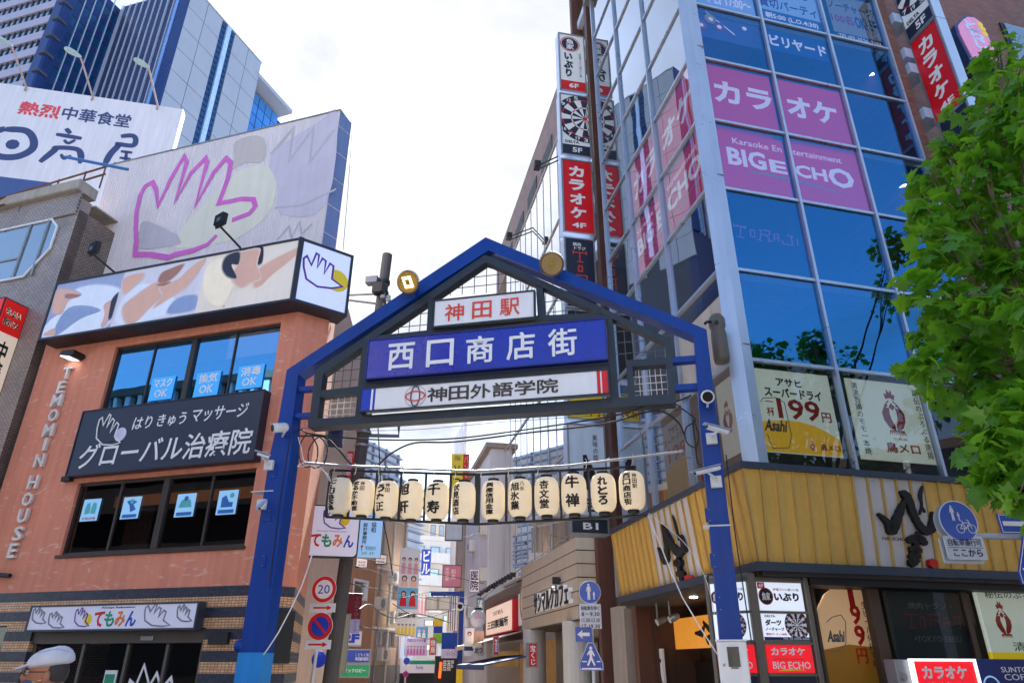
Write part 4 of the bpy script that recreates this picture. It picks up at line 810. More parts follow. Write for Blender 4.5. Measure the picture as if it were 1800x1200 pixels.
for x0_, x1_, yv in ((488, 500, 760), (1245, 1262, 800)): 
    u, z = AR.P((x0_+x1_)/2, yv); MB().tube([AR.W(u+.19, z, .0), AR.W(u+.17, z-1.2, .01), AR.W(u+.2, z-2.6, .01)], .009, 6).build('conduit', M['cable'], ar)
# dark inner truss
S = M['steel']; a0, a1 = -.24, -.04
aprism('truss_rafter', [(552, 650), (850, 446), (862, 449), (862, 462), (852, 459), (566, 655)], a0, a1, S)
aprism('truss_rafter', [(862, 449), (1179, 594), (1168, 600), (862, 462)], a0, a1, S)
aprism('truss_post', [(552, 650), (566, 655), (556, 735), (541, 745)], a0, a1+.001, S)
aprism('truss_post', [(1168, 600), (1179, 594), (1188, 705), (1175, 700)], a0, a1+.001, S)
aprism('truss_beam', [(540, 736), (1188, 690), (1188, 707), (540, 750)], a0-.06, a1+.012, S)
aprism('truss_beam', [(549, 686), (638, 676), (638, 687), (549, 697)], a0, a1-.002, S)
aprism('truss_beam', [(1102, 631), (1180, 625), (1180, 637), (1102, 643)], a0, a1-.002, S)
for q in ([(636, 600), (648, 597), (634, 740), (621, 742)], [(1066, 552), (1076, 552), (1087, 700), (1074, 702)],
          [(752, 518), (760, 514), (757, 584), (748, 586)], [(941, 500), (953, 503), (957, 560), (945, 562)], [(1100, 630), (1111, 632), (1116, 697), (1104, 698)]):
    aprism('truss_post', q, a0+.01, a1-.004, S)
aprism('truss_beam', [(640, 600), (760, 587), (945, 562), (1072, 556), (1072, 547), (945, 552), (760, 577), (640, 590)], a0+.02, a1-.008, S)
aprism('truss_beam', [(640, 668), (1070, 634), (1070, 650), (640, 684)], a0+.02, a1-.008, S)
# wire lattice behind the openings
wl = mat('lattice_wire', C(92, 96, 104), .5, .4, streak=0); wg = mat('pale_lattice', C(214, 200, 186), .6, 0, streak=0)
def lattice(pts, nx, ny, m, dd, t=.012, nm='lattice'):
    """wires clipped to the polygon"""
    q = PA(*pts); us = [p[0] for p in q]; zs = [p[1] for p in q]; b = MB(); n = len(q)
    def cut(val, ax):
        r = []
        for i in range(n):
            a, c = q[i], q[(i+1) % n]
            if (a[ax]-val)*(c[ax]-val) < 0: k = (val-a[ax])/(c[ax]-a[ax]); r.append(a[1-ax]+(c[1-ax]-a[1-ax])*k)
        return sorted(r)
    for i in range(1, nx):
        v = min(us)+(max(us)-min(us))*i/nx; r = cut(v, 0)
        if len(r) >= 2: b.box(AR, v-t/2, v+t/2, r[0], r[-1], dd, dd+t)
    for i in range(1, ny):
        v = min(zs)+(max(zs)-min(zs))*i/ny; r = cut(v, 1)
        if len(r) >= 2: b.box(AR, r[0], r[-1], v-t/2, v+t/2, dd+t, dd+2*t)
    return b.build(nm, m, ar)
lattice([(566, 656), (638, 605), (636, 676), (563, 684)], 5, 4, wl, -.2)
lattice([(566, 697), (634, 690), (631, 732), (560, 737)], 6, 4, wg, -.16, .016)
lattice([(1112, 645), (1170, 641), (1174, 690), (1116, 695)], 6, 4, wg, -.16, .012)
lattice([(1078, 556), (1168, 598), (1170, 628), (1082, 632)], 5, 4, wl, -.2)
lattice([(655, 592), (750, 522), (750, 583)], 5, 3, wl, -.2)
lattice([(765, 512), (852, 460), (938, 500)], 8, 3, wl, -.2)
lattice([(954, 504), (1066, 550), (957, 556)], 6, 3, wl, -.2)
# solid pale backs of the two small openings
dvm = mat('pale_mesh_panel', C(176, 172, 168), .7, 0, .1)
# ---- sign boxes on the archway
def signbox(name, label, rect, d0, d1, mface, fr=AR, frame=.035, mframe=None, cat='sign', group=None):
    u0, u1, z0, z1 = rect
    t = thing(name, label, cat, fr.W((u0+u1)/2, z0, d0), group); mf = mframe or S
    MB().box(fr, u0+.002, u1-.002, z0+.002, z1-.002, d0, d1-.02, 0).build('housing', mf, t)
    MB().frame(fr, u0, u1, z0, z1, d1-.019, d1+.012, frame).build('frame', mf, t)
    MB().box(fr, u0+frame, u1-frame, z0+frame, z1-frame, d1-.018, d1-.004, 0).build('face', mface, t)
    return t
signw = mat('sign_white', C(238, 238, 242), .35, 0, .04, 2, .04, coat=.3); signb = mat('sign_blue', C(0, 26, 168), .28, 0, .08, 2, .06, coat=.4)
r = AR.R((763, 529), (940, 508), (942, 558), (759, 577), d=.06)
t = signbox('station_name_sign', 'white sign 神田駅 in red letters at the top of the archway gable', r, -.03, .06, signw, frame=.03)
u0, u1, z0, z1 = r; W_ = u1-u0
redl = mat('red_letter', C(226, 72, 58), .5, 0, .04, streak=0)
for i, ch in enumerate('神田駅'): text(AR, ch, (u0+W_*(.12+.27*i), u0+W_*(.12+.27*i)+.36, z0+.10, z1-.12), .062, redl, t, bold=.014)
r = AR.R((648, 597), (1066, 558), (1068, 631), (640, 668), d=.08); u0, u1, z0, z1 = r; W_ = u1-u0
t = signbox('street_name_sign', 'wide blue sign reading 西口商店街 in white across the archway', r, -.03, .08, signb, frame=.025, mframe=mat('blue_sign_edge', C(16, 34, 120), .4))
for i, ch in enumerate('西口商店街'): text(AR, ch, (u0+W_*(.095+.168*i), u0+W_*(.095+.168*i)+.50, z0+.135, z1-.13), .084, M['whitep'], t, bold=.022)
r = AR.R((634, 684), (1070, 647), (1072, 691), (631, 725), d=.10); u0, u1, z0, z1 = r; W_ = u1-u0; H_ = z1-z0
t = signbox('school_sign', 'white language school sign with blue and red end stripes under the street name', r, -.03, .10, signw, frame=.02)
box('end_stripe', AR, u0+.022, u0+.20, z0+.022, z1-.022, .097, .103, M['bluep'], t); box('end_stripe', AR, u0+.24, u0+.28, z0+.022, z1-.022, .097, .103, M['bluep'], t)
box('end_stripe', AR, u1-.12, u1-.022, z0+.022, z1-.022, .097, .103, M['redp'], t); box('end_stripe', AR, u1-.20, u1-.145, z0+.022, z1-.022, .097, .103, M['redp'], t)
dkb = mat('brown_black_letter', C(62, 54, 56), .5, streak=0)
for i, ch in enumerate('神田外語学院'): text(AR, ch, (u0+W_*(.285+.088*i), u0+W_*(.285+.088*i)+.355, z0+.09, z1-.09), .103, dkb, t, bold=.022)
cx, cz = u0+W_*.235, (z0+z1)/2
MB().stroke(AR, [(cx+.08*math.cos(a*math.pi/12), cz+.18*math.sin(a*math.pi/12)) for a in range(24)], .022, .103, .109, True).build('ring', mat('slate_print', C(58, 66, 104), .5, streak=0), t)
MB().stroke(AR, [(cx+.17*math.cos(a*math.pi/12), cz+.085*math.sin(a*math.pi/12)) for a in range(24)], .022, .108, .113, True).build('ring', M['orangep'], t)
MB().stroke(AR, [(cx+.19*math.cos(a*math.pi/16), cz+.19*math.sin(a*math.pi/16)) for a in range(32)], .006, .103, .107, True).build('outer_ring', M['greyp'], t)

# ---- round floodlights on the rafters
def flood(x, y, label, lit, tilt):
    u, z = AR.P(x, y, .3); c = AR.W(u, z, .3); ax = (AR.n*1.0 + AR.u*tilt + Vector((0, 0, -.55 if lit else -.75))).normalized()
    t = thing('round_floodlight', label, 'floodlight', c, 'round floodlights on the archway rafters')
    bronze = mat('bronze_heat_sink', C(128, 112, 84), .4, .7, .1)
    MB().lathe(c, [(.10, -.16), (.17, -.10), (.19, -.02), (.19, .0)], 24, ax).build('body', bronze, t)
    b = MB(); a_ = ax.orthogonal().normalized(); b_ = ax.cross(a_)
    for k in range(36):
        an = k*math.pi/18; dr = a_*math.cos(an)+b_*math.sin(an); b.tube([c+dr*.17+ax*-.10, c+dr*.225+ax*-.03, c+dr*.215+ax*.012], .006, 4)
    b.build('cooling_fins', bronze, t)
    MB().lathe(c, [(.21, -.005), (.215, .01), (.195, .02), (.185, .004)], 28, ax, cap=False).build('rim', bronze, t)
    if lit:
        lm = mat('lamp_reflector_lit', C(222, 176, 84), .3, .6, .05, streak=0); MB().lathe(c, [(.186, .002), (.185, .005)], 24, ax).build('reflector', lm, t)
        em = mat('lit_led_panel', (1, .80, .30, 1), .5, streak=0, var=0, emit=1.7)
    else:
        MB().lathe(c, [(.186, .002), (.185, .005)], 24, ax).build('reflector', mat('lamp_reflector', C(150, 130, 96), .35, .7), t); em = mat('yellow_led_panel', C(150, 130, 70), .4, .2)
    s = .095; dn = Vector((0, 0, 1)) - ax*ax.z; dn.normalize(); rg = ax.cross(dn)
    def sq(s, h, m, nm):
        b = MB(); k0 = [c+(dn*a+rg*e)*s+ax*hh for hh in (h, h+.006) for a, e in ((1, -.6), (1, 1), (-1, .6), (-1, -1))] ; b._add(k0, [(3, 2, 1, 0), (4, 5, 6, 7), (0, 1, 5, 4), (1, 2, 6, 5), (2, 3, 7, 6), (3, 0, 4, 7)]); b.build(nm, m, t)
    sq(.105, .006, em, 'led_panel'); sq(.055, .013, mat('lamp_inner_plate', C(196, 160, 90), .3, .4) if lit else em, 'inner_plate')
    MB().lathe(c, [(.03, .018), (.02, .03)], 10, ax).build('lens', mat('amber_lens', C(190, 130, 20), .3), t)
    MB().tube([c-ax*.14, c-ax*.22+Vector((0, 0, -.02)), AR.W(u+.03, z-.16, -.02)], .03, 8).build('bracket', M['blue'], t)
flood(717, 496, 'lit round floodlight glowing yellow on the left rafter of the archway', True, -.1)
flood(970, 464, 'unlit bronze round floodlight on the right rafter of the archway', False, .15)

# ---- CCTV cameras, horns
camw = mat('camera_white', C(214, 216, 220), .4, 0, .03); lensm = mat('camera_lens', C(16, 14, 13), .45, 0, 0, streak=0, spec=.2)
def cctv_round(x, y, label, r=.105, yaw=0):
    u, z = AR.P(x, y, .3); c = AR.W(u, z, .3); ax = (AR.n + AR.u*yaw + Vector((0, 0, -.35))).normalized()
    t = thing('security_camera', label, 'camera', c, 'security cameras on the archway legs')
    MB().lathe(c, [(r*.7, -.24), (r*.95, -.2), (r, -.02), (r*.97, .02), (r*.80, .03)], 24, ax).build('housing', camw, t, True)
    MB().lathe(c, [(r*.78, .028), (r*.70, .036)], 20, ax).build('lens', lensm, t)
    MB().tube([c-ax*.16, c-ax*.2+Vector((0, 0, -.09)), AR.W(u, z-.06, .0)], .02, 8).build('bracket', camw, t)
cctv_round(482, 752, 'round white security camera at the top of the left archway leg', .085, -.8)
cctv_round(1244, 697, 'round white security camera with a dark lens on the right archway leg', .105, -.05)
def cctv_box(x0, y0, x1, y1, bx, by, label, w=.10):
    a = AR.P(x0, y0, .34); b_ = AR.P(x1, y1, .22); A = AR.W(*a, .34); B = AR.W(*b_, .22); ax = (A-B).normalized(); sd = ax.cross(Vector((0, 0, 1))).normalized(); up = sd.cross(ax)
    u, z = AR.P(bx, by, .05)
    t = thing('security_camera', label, 'camera', AR.W(u, z, .05), 'security cameras on the archway legs')
    def bx3(P, Q, hw, hh, nm, m):
        vs = [p+sd*i*hw+up*j*hh for p in (P, Q) for i, j in ((-1, -.6), (1, -.6), (1, .6), (-1, .6))]; q = MB(); q._add(vs, [(3, 2, 1, 0), (4, 5, 6, 7), (0, 1, 5, 4), (1, 2, 6, 5), (2, 3, 7, 6), (3, 0, 4, 7)]); q.build(nm, m, t)
    bx3(B, A, w/2*.8, w/2*.8, 'housing', camw); bx3(B-ax*.02+up*.045, A+ax*.06+up*.04, w/2, .012, 'sun_shield', mat('blue_grey_shield', C(150, 170, 206), .4))
    bx3(A, A+ax*.008, w/2*.6, w/2*.6, 'lens', lensm)
    box('junction_box', AR, u-.08, u+.08, z-.085, z+.085, .0, .07, camw, t); MB().tube([AR.W(u, z, .07), AR.W(u, z+.03, .13), (A+B)/2-up*.03], .018, 8).build('arm', camw, t)
cctv_box(1243, 750, 1280, 760, 1251, 770, 'boxy white camera with sun shield, upper one on the right archway leg')
cctv_box(1222, 832, 1265, 822, 1259, 846, 'boxy white camera with sun shield, lower one on the right archway leg')
cctv_box(452, 797, 472, 804, 472, 817, 'boxy white camera high on the left archway leg beside the navy sign', .07)
cctv_box(456, 893, 466, 884, 459, 886, 'small boxy white camera halfway down the left archway leg', .07)
# big grey column loudspeaker by the corner
u, z0 = AR.P(1270, 640, -.45); _, z1 = AR.P(1262, 552, -.45)
hs = mat('speaker_grey', C(98, 92, 84), .5, .1, .1)
t = thing('column_loudspeaker', 'grey weatherproof column loudspeaker hanging between the archway leg and the glass corner', 'loudspeaker', AR.W(u, z0, -.45))
prof = [(.03, 0), (.12, .03), (.135, .12), (.13, .55), (.115, .62), (.14, .68), (.14, .82), (.09, .9), (.03, .92)]; k = (z1-z0)/.92
MB().lathe(AR.W(u, z0, -.45), [(r*1.0, h*k) for r, h in prof], 16).build('housing', hs, t, True)
MB().tube([AR.W(u, z1-.15, -.45), AR.W(u-.18, z1-.2, -.3), AR.W(u-.22, z1-.3, -.15)], .025).build('bracket', M['black'], t)
MB().lathe(AR.W(u-.02, z0+.70*k, -.30), [(.04, 0), (.035, .02)], 10, AR.n).build('knob', M['black'], t)
# electric cabinet clamped to the right leg
r = AR.R((1262, 1126), (1312, 1126), (1320, 1200), (1266, 1200), d=.14)
t = thing('meter_cabinet', 'white steel meter cabinet with a small dark window strapped to the right archway leg', 'cabinet', AR.W((r[0]+r[1])/2, 1.05, .14))
box('housing', AR, r[0], r[1], 1.05, r[3], -.04, .14, M['white'], t, .012); box('roof', AR, r[0]-.015, r[1]+.015, r[3], r[3]+.02, -.05, .16, M['white'], t)
rr = AR.R((1279, 1136), (1300, 1136), (1300, 1171), (1279, 1171), d=.14); box('meter_window', AR, *rr, .13, .155, mat('dark_meter_glass', C(30, 38, 48), .15, 0, .2, coat=1), t)
box('meter_label', AR, rr[0]+.03, rr[1]-.03, rr[2]-.022, rr[2]-.008, .13, .15, M['black'], t); u, z = AR.P(1273, 1168, .14); MB().lathe(AR.W(u, z, .14), [(.018, 0), (.016, .012)], 12, AR.n).build('lock', M['zinc'], t)
# white band and bolts on the legs
for x, y in ((455, 861), (1256, 923)):
    u, z = AR.P(x, y); 
u, z = AR.P(1262, 923); piece('cable_tie', AR, rr_[1][0]-.39, rr_[1][0]+.0, z-.01, z+.01, -.2, .008, M['rope'], ar)
u, z = AR.P(460, 863); piece('cable_tie', AR, u-.2, u+.22, z-.008, z+.008, -.2, .008, M['rope'], ar)
u, z = AR.P(418, 1134); t = tag(MB().lathe(AR.W(u, z, -.1), [(.02, -.1), (.085, -.06), (.09, .08), (.05, .12)], 14, AR.n).build('round_blue_fitting', M['blue'], None, True), 'round blue lamp fitting low on the left archway leg', 'lamp')

# ================================================================ lantern rack
DR = .02
rk = thing('lantern_rack', 'long black steel rack hung with paper lanterns between the archway legs', 'rack', AR.W(-3.5, AR.P(870, 920, DR)[1], DR))
top = [AR.P(x, y, DR) for x, y in ((582, 826), (838, 834), (1118, 820))]; bot = [AR.P(x, y, DR) for x, y in ((573, 908), (838, 921), (1140, 905))]
def lerp(poly, u):
    for (a, b) in zip(poly, poly[1:]):
        if u <= b[0] or b is poly[-1]: return a[1]+(b[1]-a[1])*(u-a[0])/(b[0]-a[0])
for pl in (top, bot):
    for a, b in zip(pl, pl[1:]): MB().tube([AR.W(*a, DR), AR.W(*b, DR)], .022, 6).build('rail', M['black'], rk)
for x, y, w in ((577, 870, .02), (615, 872, .016), (660, 872, .018), (703, 875, .018), (747, 876, .016), (791, 877, .018), (839, 878, .045), (890, 878, .018), (938, 876, .02), (986, 874, .016), (1036, 870, .018)):
    u, _ = AR.P(x, y, DR); piece('upright', AR, u-w, u+w, lerp(bot, u), lerp(top, u), DR-.018, DR+.018, M['black'], rk)
pip = [AR.P(x, y, DR+.1) for x, y in ((536, 813), (600, 818), (838, 828), (1000, 818), (1200, 793))]
MB().tube([AR.W(*p, DR+.1) for p in pip], .02, 8).build('hanging_pipe', M['zinc'], rk)
for x, y in ((588, 816), (625, 820), (665, 822), (708, 824), (762, 826), (800, 828), (845, 827), (893, 824), (945, 821), (1030, 812), (1112, 803)):
    u, z = AR.P(x, y, DR+.06); MB().tube([AR.W(u, z+.04, DR+.12), AR.W(u+.01, z+.03, DR+.07), AR.W(u, z-.06, DR+.03), AR.W(u-.03, z-.12, DR)], .006, 5).build('tie_wire', M['rope'], rk)
paper = mat('lantern_paper', C(240, 232, 216), .7, 0, .06, 5, .05)
m = paper; t_ = m.node_tree; pr = t_.nodes['Principled BSDF']; tl = t_.nodes.new('ShaderNodeBsdfTranslucent'); tl.inputs[0].default_value = C(244, 232, 208); ms = t_.nodes.new('ShaderNodeMixShader'); ms.inputs[0].default_value = .35
t_.links.new(pr.outputs[0], ms.inputs[1]); t_.links.new(tl.outputs[0], ms.inputs[2]); t_.links.new(ms.outputs[0], t_.nodes['Material Output'].inputs[0])
LN = [(598, 872, 0, 'CLUBSa', -.38, '', 'seen partly behind its neighbour\'s wire, the first from the left leg'), (638, 874, 0, 'まるか不動産', -.34, '神田', 'second from the left leg'), (680, 877, 0, 'うな正', -.25, '神田', ''), (724, 879, 0, '旭軒', -.5, '', ''),
      (768.5, 880, 0, '千寿', -.05, '', ''), (815, 880, 0, '伏見酒店', -.42, '', ''), (867, 879, 0, '興産信用金庫', -.1, '', ''), (914, 875, 0, '旭氷業', -.25, '八氷', ''), (961, 872, 0, '杏文堂', -.05, '', ''), (1009, 868, 0, '牛禅', -.02, '', ''), (1061, 866, 0, 'れとろ', .0, '', ''), (1111, 862, 0, '西口商店街', -.35, '神田駅', 'nearest the right leg')]
PC = ['latin', 'six small', 'three bold', 'two bold', 'two bold', 'four', 'six small', 'three bold', 'three', 'two bold', 'three large', 'five']
PL = ['first in the row, nearest the left leg', 'second from the left leg', 'third from the left leg', 'fourth from the left leg', 'fifth from the left leg', 'just left of the thick upright', 'just right of the thick upright', 'fifth from the right leg', 'fourth from the right leg', 'third from the right leg', 'second from the right leg', 'last in the row, nearest the right leg']
RZ = [(-.50, .30), (-.49, .55), (-.44, .78), (-.36, .93), (-.25, 1.0), (0, 1.02), (.25, 1.0), (.36, .93), (.44, .78), (.49, .55), (.50, .30)]
def lrad(h):
    for (a, b) in zip(RZ, RZ[1:]):
        if h <= b[0]: return a[1]+(b[1]-a[1])*(h-a[0])/(b[0]-a[0])
    return .3
for i, (x, y, _, s, ang, side, extra) in enumerate(LN):
    u, z = AR.P(x, y, DR+.05); c = AR.W(u, z, DR+.05); R0 = (.187 if i < 9 else .193)*(1+.02*math.sin(i*1.7)); Hh = .60+.015*math.cos(i*2.1)
    t = thing('paper_lantern', 'cream paper lantern with %s characters, %s' % (PC[i], PL[i]), 'lantern', c-Vector((0, 0, Hh/2+.06)), 'paper lanterns hanging in a row under the archway')
    prof = []
    nr = 22
    for k in range(nr+1):
        h = -.5+k/nr; prof.append((R0*lrad(h), h*Hh))
        if k < nr: prof.append((R0*lrad(h+.5/nr)*.985, (h+.5/nr)*Hh))
    MB().lathe(c, prof, 26).build('paper_shade', paper, t, False)
    MB().lathe(c, [(R0*.46, Hh*.5-.002), (R0*.48, Hh*.5+.03), (R0*.44, Hh*.5+.032)], 18).build('top_ring', inkm, t)
    MB().lathe(c, [(R0*.34, -Hh*.5-.045), (R0*.46, -Hh*.5-.04), (R0*.46, -Hh*.5+.004)], 18).build('bottom_ring', inkm, t)
    MB().tube([c+Vector((0, 0, Hh*.5+.03)), c+Vector((.012, 0, Hh*.5+.07)), c+Vector((-.01, 0, Hh*.5+.10)), AR.W(u, lerp(top, u), DR)], .005, 5).build('hook', M['black'], t)
    # lettering painted round the shade, facing the square
    base_a = math.atan2(-(c-Vector((0, 0, 0))).y, -(c).x)   # towards the square in front
    def wrap(off):
        def f(uu, zz, dd):
            a = math.atan2(AR.n.y, AR.n.x) + off + uu/R0; h = max(-.49, min(.49, zz/Hh))
            r_ = R0*lrad(h)+dd; return c + Vector((math.cos(a)*r_, math.sin(a)*r_, zz))
        return f
    n = len(s); span = Hh*(.82 if n > 3 else .74); ch_h = span/n; gh = min(ch_h*.93, .175 if n > 2 else .20); gw = gh*1.08 if n < 5 else .125
    for k, chh in enumerate(s):
        zc_ = span/2-ch_h*(k+.5)
        if n == 2: zc_ = (.15 if k == 0 else -.13)
        text(None, chh, (-gw/2, gw/2, zc_-gh/2, zc_+gh/2), .004, M['blackp'], t, bold=.05, th=.003, warp=wrap(ang))
    for k, chh in enumerate(side): text(None, chh, (-.035, .035, .19-.08*k-.035, .19-.08*k+.035), .004, M['blackp'], t, bold=.02, th=.003, warp=wrap(ang+.62))

# ---- cables
def cable(name, label, pts, r=.014, m=None, cat='cable', sag=None, smooth=8, group=None):
    P = [Vector(p) for p in pts]; q = []
    for i in range(len(P)-1):
        p0 = P[max(i-1, 0)]; p1 = P[i]; p2 = P[i+1]; p3 = P[min(i+2, len(P)-1)]
        for k in range(smooth):
            s = k/smooth; q.append(.5*((2*p1)+(p2-p0)*s+(2*p0-5*p1+4*p2-p3)*s*s+(3*p1-p0-3*p2+p3)*s**3))
    q.append(P[-1]); return tag(MB().tube(q, r, 6).build(name, m or M['cable'], None, True), label, cat, group)
def ac(pts, d): return [AR.W(*AR.P(x, y, d), d) for x, y in pts]
cable('power_cable', 'black cable strung from the left archway leg under the gable to the right leg', ac([(515, 762), (530, 755), (545, 762), (620, 770), (700, 773), (800, 770), (900, 758), (1010, 742), (1090, 728), (1140, 712), (1180, 708), (1215, 695)], -.1), .014)
cable('power_cable', 'smooth black cable dipping behind the lantern rack and rising to the right archway leg', ac([(528, 766), (570, 768), (595, 790), (622, 818), (660, 818), (690, 795), (730, 778), (800, 776), (930, 760), (1060, 745), (1150, 722), (1190, 740), (1205, 770)], -.16), .016)
cable('cable_loop', 'coiled black cable hanging in two loops beside the left archway leg', ac([(540, 760), (528, 780), (526, 800), (536, 820), (555, 812), (558, 785), (548, 764), (562, 768), (575, 785), (570, 812), (552, 822), (542, 806), (545, 785), (560, 768), (585, 766)], .03), .012)
cable('cable_loop', 'black cable looping beside the right archway leg above the street side windows', ac([(1185, 708), (1215, 730), (1222, 740), (1206, 752), (1206, 775), (1222, 786), (1228, 765), (1218, 738), (1222, 780), (1226, 810), (1232, 818)], .03), .012)
cable('stay_cord', 'white cord from the lantern rack down to the meter cabinet', ac([(1139, 905), (1160, 955), (1200, 1050), (1263, 1152)], .25), .010, M['rope'], 'cord', smooth=2)
cable('stay_cord', 'thinner white cord running down beside the right archway leg from the fascia', ac([(1140, 902), (1200, 950), (1238, 1010), (1256, 1078)], .05), .005, M['rope'], 'cord', smooth=4)
cable('stay_cord', 'white cord from the left sign down to the left archway leg', ac([(548, 976), (530, 1030), (490, 1110), (463, 1150)], .15), .010, M['rope'], 'cord', smooth=2)
cable('thin_wire', 'thin wire strung level between the archway legs just under the gable', ac([(520, 752), (700, 756), (900, 740), (1200, 720)], -.3), .005, None, 'wire')
cable('white_cords', 'tangled white cords tied at the left end of the lantern rack', ac([(524, 768), (530, 790), (536, 812), (556, 822), (575, 832), (580, 845), (560, 818), (523, 820), (540, 810)], .1), .006, M['rope'], 'cord')
# ================================================================ LEFT: terracotta building
terra = mat('terracotta_render', C(222, 142, 116), .85, 0, .07, 1.3, .11, .35, 25)
# pale trowel marks on the render
tn = terra.node_tree; g_ = tn.nodes.new('ShaderNodeNewGeometry'); mp_ = tn.nodes.new('ShaderNodeMapping'); mp_.inputs['Rotation'].default_value = (.3, .7, .2); mp_.inputs['Scale'].default_value = (2.2, 2.2, 6); tn.links.new(g_.outputs['Position'], mp_.inputs[0])
vz = tn.nodes.new('ShaderNodeTexNoise'); vz.inputs['Scale'].default_value = .8; vz.inputs['Detail'].default_value = 3; vz.inputs['Distortion'].default_value = 2.2; tn.links.new(mp_.outputs[0], vz.inputs['Vector'])
rm = tn.nodes.new('ShaderNodeMapRange'); rm.inputs['From Min'].default_value = .60; rm.inputs['From Max'].default_value = .70; rm.inputs['To Max'].default_value = .6; tn.links.new(vz.outputs['Fac'], rm.inputs['Value'])
mxx = tn.nodes.new('ShaderNodeMix'); mxx.data_type = 'RGBA'; pb = tn.nodes['Principled BSDF']; srcs = pb.inputs['Base Color'].links[0].from_socket
tn.links.new(rm.outputs[0], mxx.inputs[0]); tn.links.new(srcs, mxx.inputs[6]); mxx.inputs[7].default_value = C(232, 196, 176); tn.links.new(mxx.outputs[2], pb.inputs['Base Color'])
u_c = 1.95; zbt = 2.93; zwt = 8.75
tb = thing('terracotta_building', 'terracotta rendered corner building with tiled ground floor behind the left leg of the archway', 'building', LF.W(-2, 0))
up = LF.R((199, 613), (494.6, 563.5), (475, 690), (180, 712)); lo = LF.R((139, 845), (449, 825.5), (430.5, 964), (105, 971))
up = (up[0], up[1], 6.70, up[3]); lo = (lo[0], lo[1], lo[2], lo[3])
def wallparts(fr, u0, u1, z0, z1, holes, m, parent, th=.25, name='wall'):
    """wall with window openings, one mesh"""
    b = MB(); us = sorted({u0, u1} | {h[0] for h in holes} | {h[1] for h in holes}); zs = sorted({z0, z1} | {h[2] for h in holes} | {h[3] for h in holes})
    for i in range(len(us)-1):
        run = None
        for j in range(len(zs)-1):
            cu, cz = (us[i]+us[i+1])/2, (zs[j]+zs[j+1])/2; solid = not any(h[0] < cu < h[1] and h[2] < cz < h[3] for h in holes)
            if solid: run = [zs[j], zs[j+1]] if run is None else [run[0], zs[j+1]]
            if (not solid or j == len(zs)-2) and run: b.box(fr, us[i], us[i+1], run[0], run[1], -th, 0); run = None
    return b.build(name, m, parent)
wallparts(LF, -5.2, u_c, zbt, zwt, [up, lo], terra, tb)
CH_ = Fr((LF.W(u_c, 0).x, LF.W(u_c, 0).y), 53); cw = .71
MB().box(CH_, 0.0, cw, zbt, zwt, -.25, 0).build('chamfer_wall', terra, tb)
GS = Fr((CH_.W(cw, 0).x, CH_.W(cw, 0).y), -11.57)
MB().box(GS, 0, 3.0, zbt, zwt, -.25, 0).build('side_wall', terra, tb)
tband = tilemat('mosaic_tile_bands', LF, .075, .046, C(44, 48, 66), C(64, 68, 92), C(40, 42, 52), .004, 0.0, (.184, C(240, 192, 148), .17, C(216, 164, 122)), .35, .8, .22)
tbandC = tilemat('mosaic_tile_bands_side', CH_, .075, .046, C(44, 48, 66), C(64, 68, 92), C(40, 42, 52), .004, 0.0, (.184, C(240, 192, 148), .17, C(216, 164, 122)), .35, .8, .22)
sh = LF.R((48, 1112), (348, 1112), (340, 1300), (20, 1300)); shop = (sh[0]-.05, sh[1], 0.12, 2.22)
lw_ = (LF.P(0, 1110)[0]-1.6, LF.P(10, 1110)[0], 1.0, 2.30)
wallparts(LF, -5.2, u_c-.002, 0, zbt, [shop, lw_], tband, tb, .22, 'tile_band')
MB().box(CH_, 0, cw, 0, zbt, -.22, .0).build('tile_band', tbandC, tb); MB().box(GS, 0, 3.0, 0, zbt, -.22, .0).build('tile_band', tilemat('mosaic_tile_bands_street', GS, .075, .046, C(44, 48, 66), C(64, 68, 92), C(40, 42, 52), .004, 0.0, (.184, C(240, 192, 148), .17, C(216, 164, 122)), .35, .8, .22), tb)
gl_up = glass('sky_tinted_window', (.35, .42, .5), .5, (.20, .60, 1.0), .01); gl_lo = glass('dark_window', (.62, .62, .62), .10, (.8, .85, .95), .01)  # upper panes carry the sky's blue in their reflection tint
br = M['alud']
def window(fr, r, ncol, thick, m_gl, parent, nm='window', depth=.10):
    f = MB().frame(fr, r[0]+.002, r[1]-.002, r[2]+.002, r[3]-.002, -depth-.05, -depth+.03, .055).build(nm, br, parent)
    us = [r[0]+.055+(r[1]-r[0]-.11)*k for k in ncol]
    for k in range(len(us)-1):
        MB().box(fr, us[k]+.02, us[k+1]-.02, r[2]+.06, r[3]-.06, -depth-.02, -depth-.01).build('pane', m_gl, f)
        if k: w = thick[k-1]; MB().box(fr, us[k]-w/2, us[k]+w/2, r[2]+.055, r[3]-.055, -depth-.045, -depth+(.05 if w > .08 else .02)).build('mullion', br, f)
    return f
window(LF, up, [0, .238, .493, .745, 1], [.035, .13, .035], gl_up, tb); window(LF, lo, [0, .245, .515, .77, 1], [.05, .15, .05], gl_lo, tb)
box('window_sill', LF, lo[0]-.06, lo[1]+.03, lo[2]-.06, lo[2]-.001, -.1, .05, br, tb)
